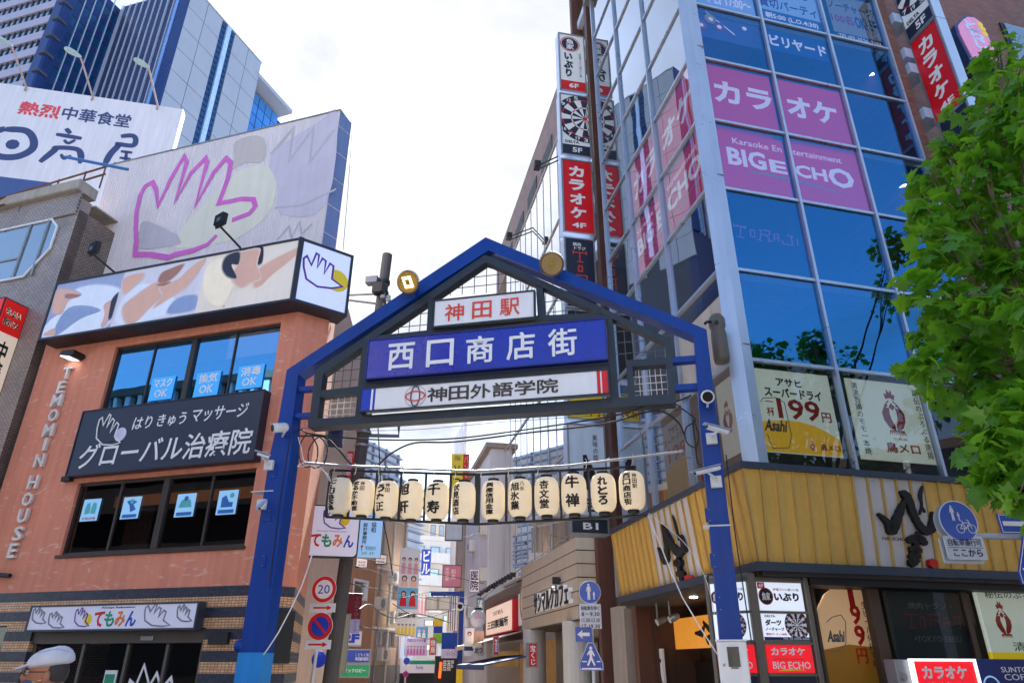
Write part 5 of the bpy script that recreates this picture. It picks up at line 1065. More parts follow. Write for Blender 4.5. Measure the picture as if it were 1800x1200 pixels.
# curtain, interior
box('curtain', LF, up[1]-.75, up[1]-.15, 6.75, up[3]-.7, -.34, -.3, mat('pale_pleated_curtain', C(214, 206, 226), .9, 0, .1), tb)
for k in range(8): box('curtain_fold', LF, up[1]-.75+.075*k, up[1]-.72+.075*k, 6.75, up[3]-.7, -.30, -.27, mat('pale_pleated_curtain', (0, 0, 0, 1)), tb)
box('back_wall', LF, -5.0, .95, zbt, 8.6, -1.9, -1.8, room, tb); box('floor_slab', LF, -5.0, 1.2, 5.5, 6.6, -1.8, -.26, dkw, tb)
warmr = mat('warm_interior_strip', C(150, 90, 48), .8, 0, .3, 2, 0, emit=.12)
box('lit_strip', LF, lo[0]+.1, lo[1]-.1, lo[3]-.34, lo[3]-.10, -1.0, -.95, warmr, tb)
for k in range(14): box('blind_slat', LF, lo[0]+.95+.05*k, lo[0]+.975+.05*k, lo[2]+.1, lo[3]-.5, -.6, -.57, mat('brown_blind', C(110, 70, 50), .7), tb)
# OK stickers and posters in the windows
okb = mat('light_blue_sticker', C(60, 160, 236), .5, 0, .03, streak=0, emit=.12)
for (x0, y0, x1, y1, x2, y2, x3, y3, s, lab) in ((268, 667, 310, 659, 303, 700, 262, 706, 'マスク', 'light blue sticker マスクOK in the upper window, leftmost of three'), (347, 657, 390, 651, 383, 693, 341, 699, '換気', 'light blue sticker 換気OK in the upper window, between the other two'), (421, 645, 467, 639, 460, 680, 415, 686, '消毒', 'light blue sticker 消毒OK in the upper window beside the curtain')):
    r = LF.R((x0, y0), (x1, y1), (x2, y2), (x3, y3), d=-.1); o = MB().box(LF, *r, -.085, -.08).build('sticker', okb); tag(o, lab, 'sticker'); w = r[1]-r[0]; h = r[3]-r[2]
    text(LF, s, (r[0]+.12*w, r[1]-.1*w, r[2]+.55*h, r[3]-.06*h), -.079, M['whitep'], o, bold=.03); text(LF, 'OK', (r[0]+.22*w, r[1]-.2*w, r[2]+.12*h, r[2]+.46*h), -.079, M['whitep'], o, bold=.02)
pbl = mat('blue_white_poster', C(150, 205, 244), .5, 0, .03, streak=0, emit=.08)
for i, (x0, y0, x1, y1, x2, y2, x3, y3, lab) in enumerate(((150, 878, 179, 876, 172, 914, 141, 917, 'small blue poster of two hands, leftmost in the lower window'), (220, 874, 251, 872, 243, 911, 212, 912, 'small blue poster of hand washing, second in the lower window'), (313, 868, 347, 867, 340, 907, 308, 909, 'small blue poster with a bowing figure, third in the lower window'), (387, 862, 421, 861, 414, 903, 380, 905, 'small blue poster with a seated figure, rightmost in the lower window'))):
    r = LF.R((x0, y0), (x1, y1), (x2, y2), (x3, y3), d=-.1); o = MB().box(LF, *r, -.085, -.08).build('poster', pbl); tag(o, lab, 'poster', 'blue hygiene posters in the lower window'); w = r[1]-r[0]; h = r[3]-r[2]; cx, cz = (r[0]+r[1])/2, (r[2]+r[3])/2
    mb_ = mat('mid_blue_print', C(40, 110, 196), .5, streak=0); tq = mat('teal_print', C(90, 190, 200), .5, streak=0)
    if i == 0:
        for s in (-1, 1): MB().prism(LF, [(cx+s*x*w, cz+y*h) for x, y in ((.02, -.15), (.3, -.2), (.34, .05), (.28, .3), (.1, .34), (.03, .1))], -.08, -.077).build('printed_hand', tq, o)
        text(LF, '手指消毒', (r[0]+.1*w, r[1]-.1*w, r[2]+.06*h, r[2]+.17*h), -.078, M['redp'], o)
    else:
        MB().prism(LF, [(r[0]+.1*w, r[2]+.05*h), (r[1]-.1*w, r[2]+.05*h), (r[1]-.1*w, r[2]+.2*h), (r[0]+.1*w, r[2]+.2*h)], -.08, -.077).build('printed_band', mb_, o)
        P_ = {1: ((-.3, .3), (0, .38), (.3, .25), (.1, .15), (.3, -.1), (0, -.2), (-.1, .1)), 2: ((-.35, -.1), (-.25, .2), (0, .34), (.25, .2), (.35, -.1)), 3: ((-.3, .2), (-.1, .3), (.1, .0), (.3, .0), (.3, -.2), (-.3, -.2))}[i]
        MB().prism(LF, [(cx+x*w, cz+y*h) for x, y in P_], -.08, -.077).build('printed_figure', mb_ if i != 2 else tq, o); MB().lathe(LF.W(cx+(.2 if i == 3 else 0)*w, cz+.28*h, -.079), [(.12*w, 0), (.1*w, .003)], 12, LF.n).build('printed_disc', tq if i != 2 else mb_, o)
# shopfront
sf = mat('shopfront_steel', C(96, 92, 90), .4, .5, .08)
box('header', LF, shop[0], shop[1], 1.96, 2.22, -.25, -.05, mat('shop_header', C(84, 78, 76), .5, .2, .1), tb)
for k in (0, .30, .56, .78, .97): u_ = shop[0]+(shop[1]-shop[0])*k; box('door_post', LF, u_-.01, u_+.05, .12, 1.96, -.22, -.12, sf, tb)
for a_, b_ in ((0, .30), (.30, .56), (.56, .78), (.78, .97)): box('shop_pane', LF, shop[0]+(shop[1]-shop[0])*a_+.06, shop[0]+(shop[1]-shop[0])*b_-.02, .14, 1.94, -.18, -.17, gl_lo, tb, 0)
box('back_wall', LF, shop[0]-.1, shop[1]+.1, .1, 2.3, -2.2, -2.1, dkw, tb); box('door_closer', LF, *(lambda r: (r[0], r[1], r[2], r[3]))(LF.R((248, 1117), (268, 1125), d=-.03)), -.05, -.02, M['zinc'], tb)
box('side_pane', LF, lw_[0], lw_[1], lw_[2], lw_[3], -.18, -.17, gl_lo, tb, 0); box('back_wall', LF, lw_[0]-.2, lw_[1]+.1, .8, 2.4, -1.2, -1.1, dkw, tb)
HANDP = [(605, 345), (545, 300), (555, 225), (535, 210), (500, 270), (510, 195), (490, 180), (460, 235), (470, 160), (455, 150), (425, 220), (400, 165), (380, 180), (380, 230), (395, 300), (460, 345), (545, 355)]
def hand(fr, o, rect, w, d, m, closed=True, flip=False, nm='hand_outline'):
    u0, u1, z0, z1 = rect
    pts = [(u0+(u1-u0)*((x-378)/230), z1-(z1-z0)*((y-148)/210)) for x, y in HANDP]
    return MB().stroke(fr, pts, w, d, d+.006, closed).build(nm, m, o)
r = LF.R((240, 1165), (302, 1165), (302, 1215), (240, 1215), d=-.15); o = tag(MB().stroke(LF, [LF.P(x, y, -.15) for x, y in ((222, 1215), (228, 1195), (238, 1205), (253, 1168), (262, 1205), (275, 1182), (283, 1210), (300, 1190), (305, 1220))], .05, -.16, -.155).build('window_graphic', M['whitep']), 'white hand outline graphic on the shop door glass', 'graphic')
o = tag(MB().box(LF, *LF.R((182, 1177), (203, 1177), (202, 1215), (180, 1215), d=-.15), -.165, -.155).build('notice', M['whitep']), 'small white and green notice on the shop door', 'notice'); r = LF.R((184, 1184), (201, 1184), (200, 1200), (183, 1200), d=-.15); box('printed_band', LF, *r, -.155, -.152, M['greenp'], o)
# raised letters down the wall
letw = mat('cream_channel_letter', C(222, 212, 206), .4, .1, .06, 4, .1)
LT = [('T', 129, 645, 106, 22), ('E', 0, 0, 0, 0)]
xs = [(122, 657), (112, 682), (104, 705), (98, 731), (90, 757), (84, 782), (74, 810), (0, 0), (63, 848), (53, 878), (45, 907), (37, 938), (27, 968)]
word = 'TEMOMIN HOUSE'
for ch, (x, y) in zip(word, xs):
    if ch == ' ': continue
    cu, cz = LF.P(x, y, .0)
    w = {'I': .09, 'M': .30, 'T': .26, 'E': .22}.get(ch, .27); h = .30
    text(LF, ch, (cu-w/2, cu+w/2, cz-h/2, cz+h/2), .012, letw, tb, bold=.022, th=.07, name='letter')
# wall wash lamp and tube lamp
u, z = LF.P(118, 621, .3); t = thing('wall_washer', 'black angled wall lamp with a bright lens under the roof sign, above the raised letters', 'lamp', LF.W(u, z, .05))
MB().prism(Fr((LF.W(u, 0, 0).x, LF.W(u, 0, 0).y), LF.az), [(-.20, z-.02), (.16, z-.10), (.26, z-.02), (.22, z+.06), (-.12, z+.07)], .02, .34).build('housing', M['black'], t)
MB().prism(LF, [(u-.18, z-.035), (u+.12, z-.105), (u+.14, z-.115), (u-.17, z-.05)], .05, .32).build('lens', mat('lit_cool_lens', (.9, .96, 1, 1), .4, streak=0, var=0, emit=1.2), t)
u, z = LF.P(10, 1010, .1); t = thing('tube_lamp', 'black tubular wall lamp below the raised letters at the left edge', 'lamp', LF.W(u, z, 0)); MB().tube([LF.W(u-.45, z+.03, .12), LF.W(u+.15, z-.02, .12)], .045, 10).build('housing', M['black'], t); MB().tube([LF.W(u-.1, z, .1), LF.W(u-.1, z, -.02)], .02).build('bracket', M['black'], t)
r = LF.R((370, 1110), (403, 1110), (403, 1132), (369, 1132), d=.03); t = tag(box('black_box', LF, *r, 0.0, .09, M['black']), 'small black wall box on the mosaic tiles beside the shop sign', 'box')
r = LF.R((113, 837), (127, 838), (125, 846), (111, 846), d=.05); t = tag(box('black_fitting', LF, *r, 0.0, .12, M['black']), 'small black fitting at the lower left corner of the navy sign', 'fitting')
r = GS.R((521, 1079), (537, 1079), (533, 1147), (512, 1147), d=.06); t = tag(box('black_cabinet', CH_, .40, .72, 1.62, 2.5, 0.003, .13, M['black']), 'tall black wall cabinet on the tiled corner beside the archway leg', 'cabinet')

# ---- navy clinic sign
r = LF.R((144, 722), (464, 684.5), (447, 812), (118, 832.5), d=.22); navyf = mat('navy_sign_face', C(32, 40, 66), .4, 0, .04, 2, .05, coat=.1)
t = signbox('clinic_sign', 'navy sign reading はりきゅうマッサージ with a white hand, between the two windows', r, 0.003, .22, navyf, fr=LF, frame=.02, mframe=mat('dark_navy_edge', C(30, 36, 54), .4)); u0, u1, z0, z1 = r; W_ = u1-u0; H_ = z1-z0
MB().lathe(LF.W(u0+.26*W_, z1-.44*H_, .221), [(.155, 0), (.15, .006)], 22, LF.n).build('disc', mat('pale_lilac_print', C(214, 208, 234), .5, streak=0), t)
hand(LF, t, (u0+.115*W_, u0+.275*W_, z1-.60*H_, z1-.10*H_), .028, .224, M['whitep'])
MB().prism(LF, [(u0+(a)*W_, z1-b*H_) for a, b in ((.13, .30), (.15, .22), (.20, .24), (.235, .35), (.24, .50), (.17, .58), (.13, .48))], .2215, .2235).build('palm', navyf, t)
hand(LF, t, (u0+.115*W_, u0+.275*W_, z1-.60*H_, z1-.10*H_), .024, .231, M['whitep'])
text(LF, 'はり', (u0+.32*W_, u0+.425*W_, z1-.39*H_, z1-.20*H_), .221, M['whitep'], t, bold=.01, shear=.1); text(LF, 'きゅう', (u0+.455*W_, u0+.61*W_, z1-.39*H_, z1-.20*H_), .221, M['whitep'], t, bold=.01, shear=.1); text(LF, 'マッサージ', (u0+.64*W_, u0+.93*W_, z1-.38*H_, z1-.17*H_), .221, M['whitep'], t, bold=.01, shear=.1)
text(LF, 'グローバル治療院', (u0+.055*W_, u0+.975*W_, z0+.09*H_, z0+.46*H_), .221, M['whitep'], t, bold=.012, shear=.06)
# ---- shop sign with coloured kana
r = LF.R((55, 1060), (350, 1060), (342, 1109), (46, 1107), d=.2); r = (r[0], r[1], r[2], r[3])
face = mat('lilac_white_face', C(204, 206, 228), .4, 0, .03, 2, .03, emit=.05)
t = signbox('shop_sign', 'long pale sign with coloured kana lettering and grey hand outlines above the shop door', r, .003, .2, face, fr=LF, frame=.035, mframe=mat('slate_frame', C(56, 64, 80), .45, .1)); u0, u1, z0, z1 = r; W_ = u1-u0; H_ = z1-z0
def temomin(fr, o, u0, u1, z0, z1, d):
    n = u1-u0
    for k, (ch, m) in enumerate(zip('てもみん', (M['redp'], M['greenp'], mat('orange_print', C(236, 130, 50), .5, streak=0), M['bluep']))): text(fr, ch, (u0+n*k*.255, u0+n*(k*.255+.235), z0, z1), d, m, o, bold=.035)
temomin(LF, t, u0+.41*W_, u0+.66*W_, z0+.14*H_, z0+.72*H_, .198); text(LF, 'Always Relaxation', (u0+.44*W_, u0+.64*W_, z0+.80*H_, z0+.89*H_), .198, M['blackp'], t, bold=.02)
MB().lathe(LF.W(u0+.375*W_, z0+.42*H_, .1965), [(.10, 0), (.095, .002)], 18, LF.n).build('disc', M['yellowp'], t); hand(LF, t, (u0+.29*W_, u0+.39*W_, z0+.16*H_, z0+.88*H_), .02, .2, M['purplep'])
gp = mat('grey_line_print', C(132, 130, 146), .5, streak=0)
for a, b, c_, d_ in ((.02, .12, .3, .98), (.13, .24, .12, .8), (.70, .86, .12, 1.0), (.885, .975, .28, .95)): hand(LF, t, (u0+a*W_, u0+b*W_, z0+c_*H_, z0+(d_-.05)*H_), .028, .197, gp)
# ---- roof lightbox with photographs
bxm = mat('dark_slate_frame', C(40, 46, 58), .45, .2, .06); dF = .5
r = LF.R((97, 503), (530, 417), (513, 528), (68, 598), d=dF); u0, u1, z0, z1 = r; z1 = 10.13; z0 = 8.56
t = thing('roof_lightbox', 'long lightbox of three massage photographs along the roof edge of the terracotta building', 'sign', LF.W((u0+u1)/2, z0, 0))
phb = mat('photo_pale_blue', C(196, 204, 226), .5, 0, .05, 1.2, .02)
box('housing', LF, u0, u1, z0, z1, -.6, dF-.03, bxm, t); MB().frame(LF, u0, u1, z0, z1, dF-.03, dF+.015, .05).build('frame', bxm, t)
SB = Fr((LF.W(u1, 0, dF).x, LF.W(u1, 0, dF).y), 53); box('housing', SB, .01, 1.25, z0+.001, z1-.001, -.5, -.03, bxm, t); MB().frame(SB, .01, 1.25, z0+.001, z1-.001, -.03, .012, .06).build('frame', bxm, t)
box('corner_trim', SB, -.04, .06, z0-.01, z1+.01, -.05, .02, bxm, t)
f3 = Fr((LF.W(u0, 0).x, LF.W(u0, 0).y), LF.az)
def TT(x, y): return (x/4, 300+y/4)
def T2(x, y): return (x/2.79, 380+y/2.79)
photos = [mat('photo_blue_linen', C(150, 164, 204), .5, 0, .10, 1.5, .05, emit=.05), mat('photo_white_linen', C(206, 206, 224), .5, 0, .08, 1.5, .05, emit=.05), mat('photo_cream', C(226, 216, 208), .5, 0, .05, 1.2, .04, emit=.05)]
bx_ = [LF.P(*TT(395, 835), dF)[0], LF.P(215, 482, dF)[0]-.0, LF.P(364, 453, dF)[0], u1-.05]
ub = [u0+.05, (LF.P(215, 482, dF)[0]+LF.P(196, 572, dF)[0])/2, (LF.P(364, 453, dF)[0]+LF.P(341, 550, dF)[0])/2, u1-.05]
for i in range(3): box('photo_print', LF, ub[i], ub[i+1], z0+.05, z1-.05, dF-.03, dF-.01, photos[i], t, 0)
skin = mat('photo_skin', C(216, 172, 156), .5, 0, .07, 2.5, .03, emit=.04); skin2 = mat('photo_skin_shade', C(176, 124, 108), .5, 0, .07, 2.5, .03); linen = mat('photo_cloth', C(214, 224, 244), .5, 0, .07, 2.5, .03, emit=.05); hair = mat('photo_hair', C(40, 38, 58), .5, 0, .1); towel = mat('photo_towel', C(240, 228, 206), .5, 0, .05, 4, .03, emit=.05); lshade = mat('photo_cloth_shade', C(150, 172, 216), .5, 0, .08, 2, .04)
lay = [0]
def pp(pts, m, f=TT, fr=None, d0=None, nm='photo_shape', o=None):
    # a soft photographic edge: three nested prints blending from the ground colour to the shape's own
    lay[0] += 1; fr = fr or LF; dd = (dF-.0095 if d0 is None else d0) + lay[0] % 9*.0022
    q_ = spline([fr.P(*f(x, y), dd) for x, y in pts], 4, True); cu = sum(p[0] for p in q_)/len(q_); cz = sum(p[1] for p in q_)/len(q_)
    ip = 0 if cu < ub[1] else (1 if cu < ub[2] else 2); bg = MCOL[photos[ip].name]; fg = MCOL[m.name]
    for k_, tt in enumerate((.35, .7, 1)):
        mm_ = m if tt == 1 else mat('%s_edge_%d_%d' % (m.name, ip, k_), tuple(b_*(1-tt)+a_*tt for a_, b_ in zip(fg, bg))+(1,), .5, 0, .08, 1.5, .03, emit=.04)
        g_ = .045-.045*k_/2; pq = [(min(max(a+(a-cu)*g_/max(.25, abs(a-cu))*1.0, ub[ip]), ub[ip+1]), min(max(b_+(b_-cz)*g_/max(.25, abs(b_-cz)), z0+.05), z1-.05)) for a, b_ in q_]
        MB().prism(fr, pq, dd+k_*.0006, dd+k_*.0006+.0004).build(nm, mm_, o or t)
pp([(560, 828), (700, 806), (845, 838), (815, 905), (735, 1100), (300, 1168), (345, 1060), (430, 990), (470, 900)], linen); pp([(420, 1050), (520, 960), (700, 985), (560, 1040), (400, 1150)], lshade)
pp([(400, 850), (470, 838), (560, 870), (545, 890), (480, 915), (440, 990), (392, 1000), (372, 975)], skin); pp([(470, 868), (556, 872), (540, 888), (470, 896)], skin2)
pp([(735, 950), (800, 918), (785, 1000), (740, 1080), (715, 1080), (738, 1010)], skin); pp([(790, 905), (835, 865), (800, 1000), (765, 1040), (775, 960)], hair); pp([(310, 1150), (380, 1110), (380, 1150)], skin)
pp([(875, 760), (1010, 728), (880, 860)], skin); pp([(900, 860), (1060, 800), (1300, 960), (1240, 990), (830, 1080)], linen); pp([(1250, 900), (1380, 880), (1365, 970), (1180, 1000)], lshade)
pp([(868, 960), (960, 880), (1100, 785), (1170, 800), (1145, 880), (1050, 960), (960, 1055), (895, 1065)], skin); pp([(1115, 780), (1140, 720), (1200, 690), (1290, 660), (1240, 730), (1170, 780)], skin2)
pp([(1130, 820), (1250, 765), (1330, 690), (1400, 640), (1448, 630), (1330, 790), (1210, 880), (1085, 958), (1150, 870)], skin); pp([(1100, 800), (1200, 780), (1150, 810)], skin2)
pp([(1015, 260), (1085, 210), (1150, 290), (1130, 360), (1085, 435), (1020, 410), (1000, 330)], towel, T2); pp([(1165, 190), (1165, 185), (1265, 165), (1255, 235), (1275, 300), (1225, 322), (1180, 345), (1140, 300), (1165, 240)], skin, T2)
pp([(1112, 198), (1172, 178), (1168, 235), (1135, 238), (1160, 300), (1115, 292), (1092, 250)], hair, T2); pp([(1262, 160), (1290, 155), (1285, 225), (1255, 230)], hair, T2)
pp([(1290, 245), (1452, 160), (1448, 195), (1335, 285), (1285, 335), (1250, 345), (1255, 300)], skin, T2); pp([(1020, 392), (1090, 430), (1085, 440), (1010, 402)], skin2, T2)
box('face', SB, .07, 1.19, z0+.06, z1-.06, -.03, -.012, mat('pale_blue_lit_face', C(198, 208, 244), .4, 0, .06, 1.5, .02, emit=.12), t, 0)
def SP(x, y): return (420+x/3.334, 400+y/3.334)
u, z = SB.P(*SP(575, 310)); MB().lathe(SB.W(u, z, -.011), [(.27, 0), (.265, .003)], 24, SB.n).build('disc', M['yellowp'], t)
pts = [SB.P(*SP(x, y)) for x, y in HANDP]; MB().prism(SB, pts, -.0075, -.006).build('palm', MATS['pale_blue_lit_face'], t); MB().stroke(SB, pts, .045, -.006, -.001, True).build('hand_outline', M['purplep'], t)
# little clips under the box, spot lamps on arms
for (x, y, bx2, by2, lab) in ((167, 437, 203, 480, 'black floodlight on an arm over the roof lightbox, the left of two'), (389, 387, 423, 436, 'black floodlight on an arm over the roof lightbox, the right of two')):
    hp = LF.W(*LF.P(x, y, 1.1), 1.1); bp_ = LF.W(*LF.P(bx2, by2, .45), .45)
    t2 = thing('arm_floodlight', lab, 'floodlight', bp_, 'floodlights on arms over the roof lightbox'); MB().tube([bp_, hp+Vector((0, 0, -.16))], .025, 8).build('arm', M['alud'], t2)
    F2 = Fr((hp.x, hp.y), LF.az+18); zc_ = hp.z
    b = MB(); b.box(F2, -.15, .15, zc_-.14, zc_+.14, -.05, .06, .02); b.build('housing', M['black'], t2)
    b = MB(); [b.box(F2, -.14+k*.035, -.13+k*.035, zc_-.13, zc_+.13, .06, .085) for k in range(9)]; b.build('cooling_fins', M['black'], t2)
    box('driver_box', F2, .02, .12, zc_-.12, zc_-.02, .085, .12, mat('blue_grey_box', C(70, 84, 110), .5), t2); MB().tube([F2.W(-.16, zc_, 0), F2.W(-.16, zc_-.17, 0), F2.W(.16, zc_-.17, 0), F2.W(.16, zc_, 0)], .014, 6).build('yoke', M['black'], t2)
# ---- big billboard with pink hand
BBd = -1.0; r = LF.R((192, 297), (597, 189), (568, 425), (127, 515), d=BBd); u0, u1, z0, z1 = r
t = thing('hand_billboard', 'large faded pale billboard with a pink hand outline standing on the terracotta building roof', 'billboard', LF.W(u0, 8.8, BBd))
fad = mat('faded_lilac_board', C(226, 216, 220), .7, 0, .10, .7, .06); box('board', LF, u0, u1, z0-.6, z1, BBd-.45, BBd, fad, t, 0)
b = MB(); n = 88
for k in range(n): u_ = u0+(u1-u0)*(k+.5)/n; b.box(LF, u_-.018, u_+.018, z0-.6, z1-.02, BBd-.005, BBd+.012)
o = b.build('corrugation', fad, t); o['kind'] = 'stuff'
box('top_cap', LF, u0-.02, u1+.02, z1, z1+.04, BBd-.46, BBd+.03, M['zinc'], t)
SD = Fr((LF.W(u1, 0, BBd).x, LF.W(u1, 0, BBd).y), 25); box('side_panel', SD, 0.012, .52, z0-.6, z1-.002, -.1, -.0, mat('pale_blue_side', C(128, 150, 204), .6, 0, .1, 1, .05), t)
for k in range(5): MB().stroke(SD, [(.02, z0+.4+k*.85), (.50, z0+.46+k*.85)], .015, .0, .01).build('seam', M['whitep'], t)
paleD = mat('faded_grey_print', C(192, 184, 194), .7, 0, .10, .9, .05); cream2 = mat('faded_cream_print', C(226, 221, 206), .7, 0, .06, .9, .05); mauve = mat('faded_mauve_print', C(206, 196, 212), .7, 0, .08, .9, .05)
def bp_shape(pts, m, f, lift): 
    dd = BBd+.013+lift; return MB().prism(LF, spline([LF.P(*f(x, y), dd) for x, y in pts], 4, True), dd, dd+.002).build('faded_print', m, t)
c1_ = lambda x, y: (x/2.79, y/2.79)
bp_shape([(840, 1195), (1140, 870), (1200, 830), (1290, 810), (1340, 850), (1355, 930), (1320, 1040), (1240, 1120), (1110, 1185)], cream2, c1_, 0)
bp_shape([(1330, 760), (1560, 600), (1655, 560), (1600, 1000), (1380, 1050), (1360, 900)], mauve, c1_, 0); bp_shape([(1150, 700), (1240, 665), (1300, 690), (1290, 790), (1200, 800), (1140, 830), (1150, 770)], mat('faded_tan_print', C(200, 188, 186), .7, 0, .06, .9, .05), c1_, .001)
bp_shape([(700, 1085), (840, 1140), (860, 1195), (700, 1195)], paleD, c1_, .001); 
c2_ = lambda x, y: (x/2.79, 380+y/2.79)
bp_shape([(690, 110), (760, 75), (850, 80), (880, 110), (870, 140), (690, 160)], paleD, c2_, .003)
for pl, w in (([(1330, 760), (1440, 630), (1420, 790), (1540, 630), (1520, 800), (1640, 640)], .12), ([(1350, 1020), (1480, 1010), (1650, 930)], .06), ([(1360, 1180), (1420, 1110), (1430, 1170), (1470, 1090), (1480, 1150), (1530, 1100)], .05)):
    MB().stroke(LF, [LF.P(*c1_(x, y), BBd) for x, y in pl], w, BBd+.017, BBd+.019).build('faded_line', paleD, t)
HB = [(672, 1198), (668, 1120), (672, 1040), (690, 960), (715, 915), (750, 895), (768, 930), (778, 1012), (840, 880), (905, 768), (918, 800), (862, 990), (940, 850), (1010, 778), (1018, 800), (960, 1012), (1050, 850), (1110, 778), (1135, 800), (1120, 880), (1075, 1000), (1130, 990), (1185, 978), (1245, 980), (1255, 1015), (1225, 1050), (1140, 1082)]
MB().stroke(LF, [LF.P(*c1_(x, y), BBd) for x, y in HB], .145, BBd+.022, BBd+.026).build('hand_outline', M['pinkp'], t)
MB().stroke(LF, [LF.P(*c2_(x, y), BBd) for x, y in ((672, 128), (665, 190), (740, 190), (830, 205), (860, 190), (950, 170), (1020, 140), (1065, 95))], [.17]*5+[.15, .12, .1], BBd+.0225, BBd+.0265).build('hand_outline', M['pinkp'], t)
cable('billboard_wire', 'thin wire hanging down the right side of the hand billboard', [at(619, 228, 13), at(612, 330, 12.6), at(603, 440, 12.2)], .006, None, 'wire', smooth=3)

# ---- tile building at far left
TBf = LF.sub(0, .2); ue = -5.27
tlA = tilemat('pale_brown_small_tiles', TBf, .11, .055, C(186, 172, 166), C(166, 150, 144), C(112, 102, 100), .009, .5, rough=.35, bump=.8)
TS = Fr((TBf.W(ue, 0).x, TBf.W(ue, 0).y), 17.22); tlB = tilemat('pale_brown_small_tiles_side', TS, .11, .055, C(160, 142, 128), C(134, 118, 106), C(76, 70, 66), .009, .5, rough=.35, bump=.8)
t = thing('tiled_building', 'brown tiled building with an octagonal window at the far left of the square', 'building', TBf.W(-9, 0))
oc = [TBf.P(x, y) for x, y in ((0, 408), (94, 387), (109, 407), (96, 449), (61, 484), (0, 494))]
zt_ = TBf.P(152, 335)[1]; z1w = TBf.P(0, 400)[1]
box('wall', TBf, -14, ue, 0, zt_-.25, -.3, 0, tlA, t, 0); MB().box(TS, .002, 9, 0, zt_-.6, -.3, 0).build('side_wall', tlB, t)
box('cornice', TBf, -14, ue-.05, zt_-.05, zt_+.28, -.4, .22, M['conc'], t, .03); box('roof_slab', TBf, -14, ue, zt_-.25, zt_-.2, -9, -.4, M['conc'], t)
box('cornice_soffit', TBf, -14, ue-.05, zt_-.75, zt_-.05, 0, .06, tlA, t)
un = oc[1][0]; wz0 = oc[4][1]; wz1 = oc[1][1]
octp = [(-9.5, wz1), (un, wz1), (un+.28, wz1-.28), (un+.28, wz0+.75), (un-.35, wz0), (-9.5, wz0)]
MB().prism(TBf, octp, .0, .02).build('window_pane', gl_side, t); MB().prism(TBf, octp, -.0, .004).build('window_back', room, t)
MB().stroke(TBf, octp, .055, .02, .06, True).build('window_frame', M['white'], t)
for f_ in (.52, .86): u_ = TBf.P(0, 440)[0]+(un+.28-TBf.P(0, 440)[0])*f_-.1; box('window_frame', TBf, u_-.03, u_+.03, wz0, wz1, .02, .06, M['zinc'], t)
box('window_frame', TBf, -9.5, TBf.P(38, 450)[0], wz0+.62, wz0+.67, .02, .05, M['zinc'], t)
# rusty rails on its roof
for (x0, y0, x1, y1, dz) in ((0, 350, 192, 291, 0), (0, 362, 110, 330, 0)):
    pass
a = TBf.W(*TBf.P(-10, 352, .3), .3); b_ = TBf.W(*TBf.P(190, 292, -.6), -.6); t = thing('roof_railing', 'rusty pipe railing along the roof of the tiled building', 'railing', a)
for k in (0, -.28): MB().tube([a+Vector((0, 0, k)), b_+Vector((0, 0, k))], .03, 6).build('rail', M['rust'], t)
for f_ in (.02, .28, .56, .8, .98): p = a.lerp(b_, f_); MB().tube([p+Vector((0, 0, .05)), p+Vector((0, 0, -.75))], .022, 6).build('post', M['rust'], t)
t = tag(MB().tube([TBf.W(*TBf.P(115, 276, .5), .5), TBf.W(*TBf.P(225, 298, .0), 0)], .05, 4).build('blue_beam', mat('blue_steel', C(60, 120, 190), .5)), 'light blue steel beam end sticking out above the tiled building roof', 'beam')
# blade sign red and cream
BQ = Fr((LF.W(-5.9, 0).x, LF.W(-5.9, 0).y), 17.22); zt2 = 9.72
t = thing('bar_blade_sign', 'red and cream bar sign projecting from the tiled building at the left edge', 'sign', BQ.W(-.5, 4.2))
a0_, a1_ = -.80, -.22; zm = BQ.P(45, 600)[1]
MB().box(BQ, a0_-.03, a1_+.03, 4.2, zt2+.04, -.42, -.02, .01).build('housing', M['black'], t)
creamf = mat('cream_lit_face', C(238, 214, 190), .45, 0, .03, 2, .02, emit=.08); redf = mat('red_lit_face', C(224, 26, 22), .4, 0, .04, 2, .02, emit=.06)
box('face', BQ, a0_, a1_, 4.24, zm-.02, -.03, 0, creamf, t); box('face', BQ, a0_, a1_, zm-.02, zt2, -.03, .001, redf, t)
FQ = Fr((BQ.W(a0_-.03, 0, -.02).x, BQ.W(a0_-.03, 0, -.02).y), 107.22); box('face', FQ, -.39, -.02, zm-.02, zt2-.0, -.02, .01, redf, t); box('face', FQ, -.39, -.02, 4.24, zm-.02, -.02, .009, creamf, t)
for s, zz in (('ちょい', .20), ('飲み', .46)):
    for dd, bo, m_ in ((.003, .10, creamf), (.007, .03, M['blackp'])): text(BQ, s, (a0_+.07, a1_-.08, zt2-zz-.20, zt2-zz), dd, m_, t, bold=bo)
text(BQ, '中華料理', (a0_+.15, a1_-.15, zm-2.3, zm-.22), .003, inkm, t, vert=True, bold=.05)
text(FQ, 'い', (-.28, -.1, zt2-.4, zt2-.2), .012, creamf, t, bold=.03)
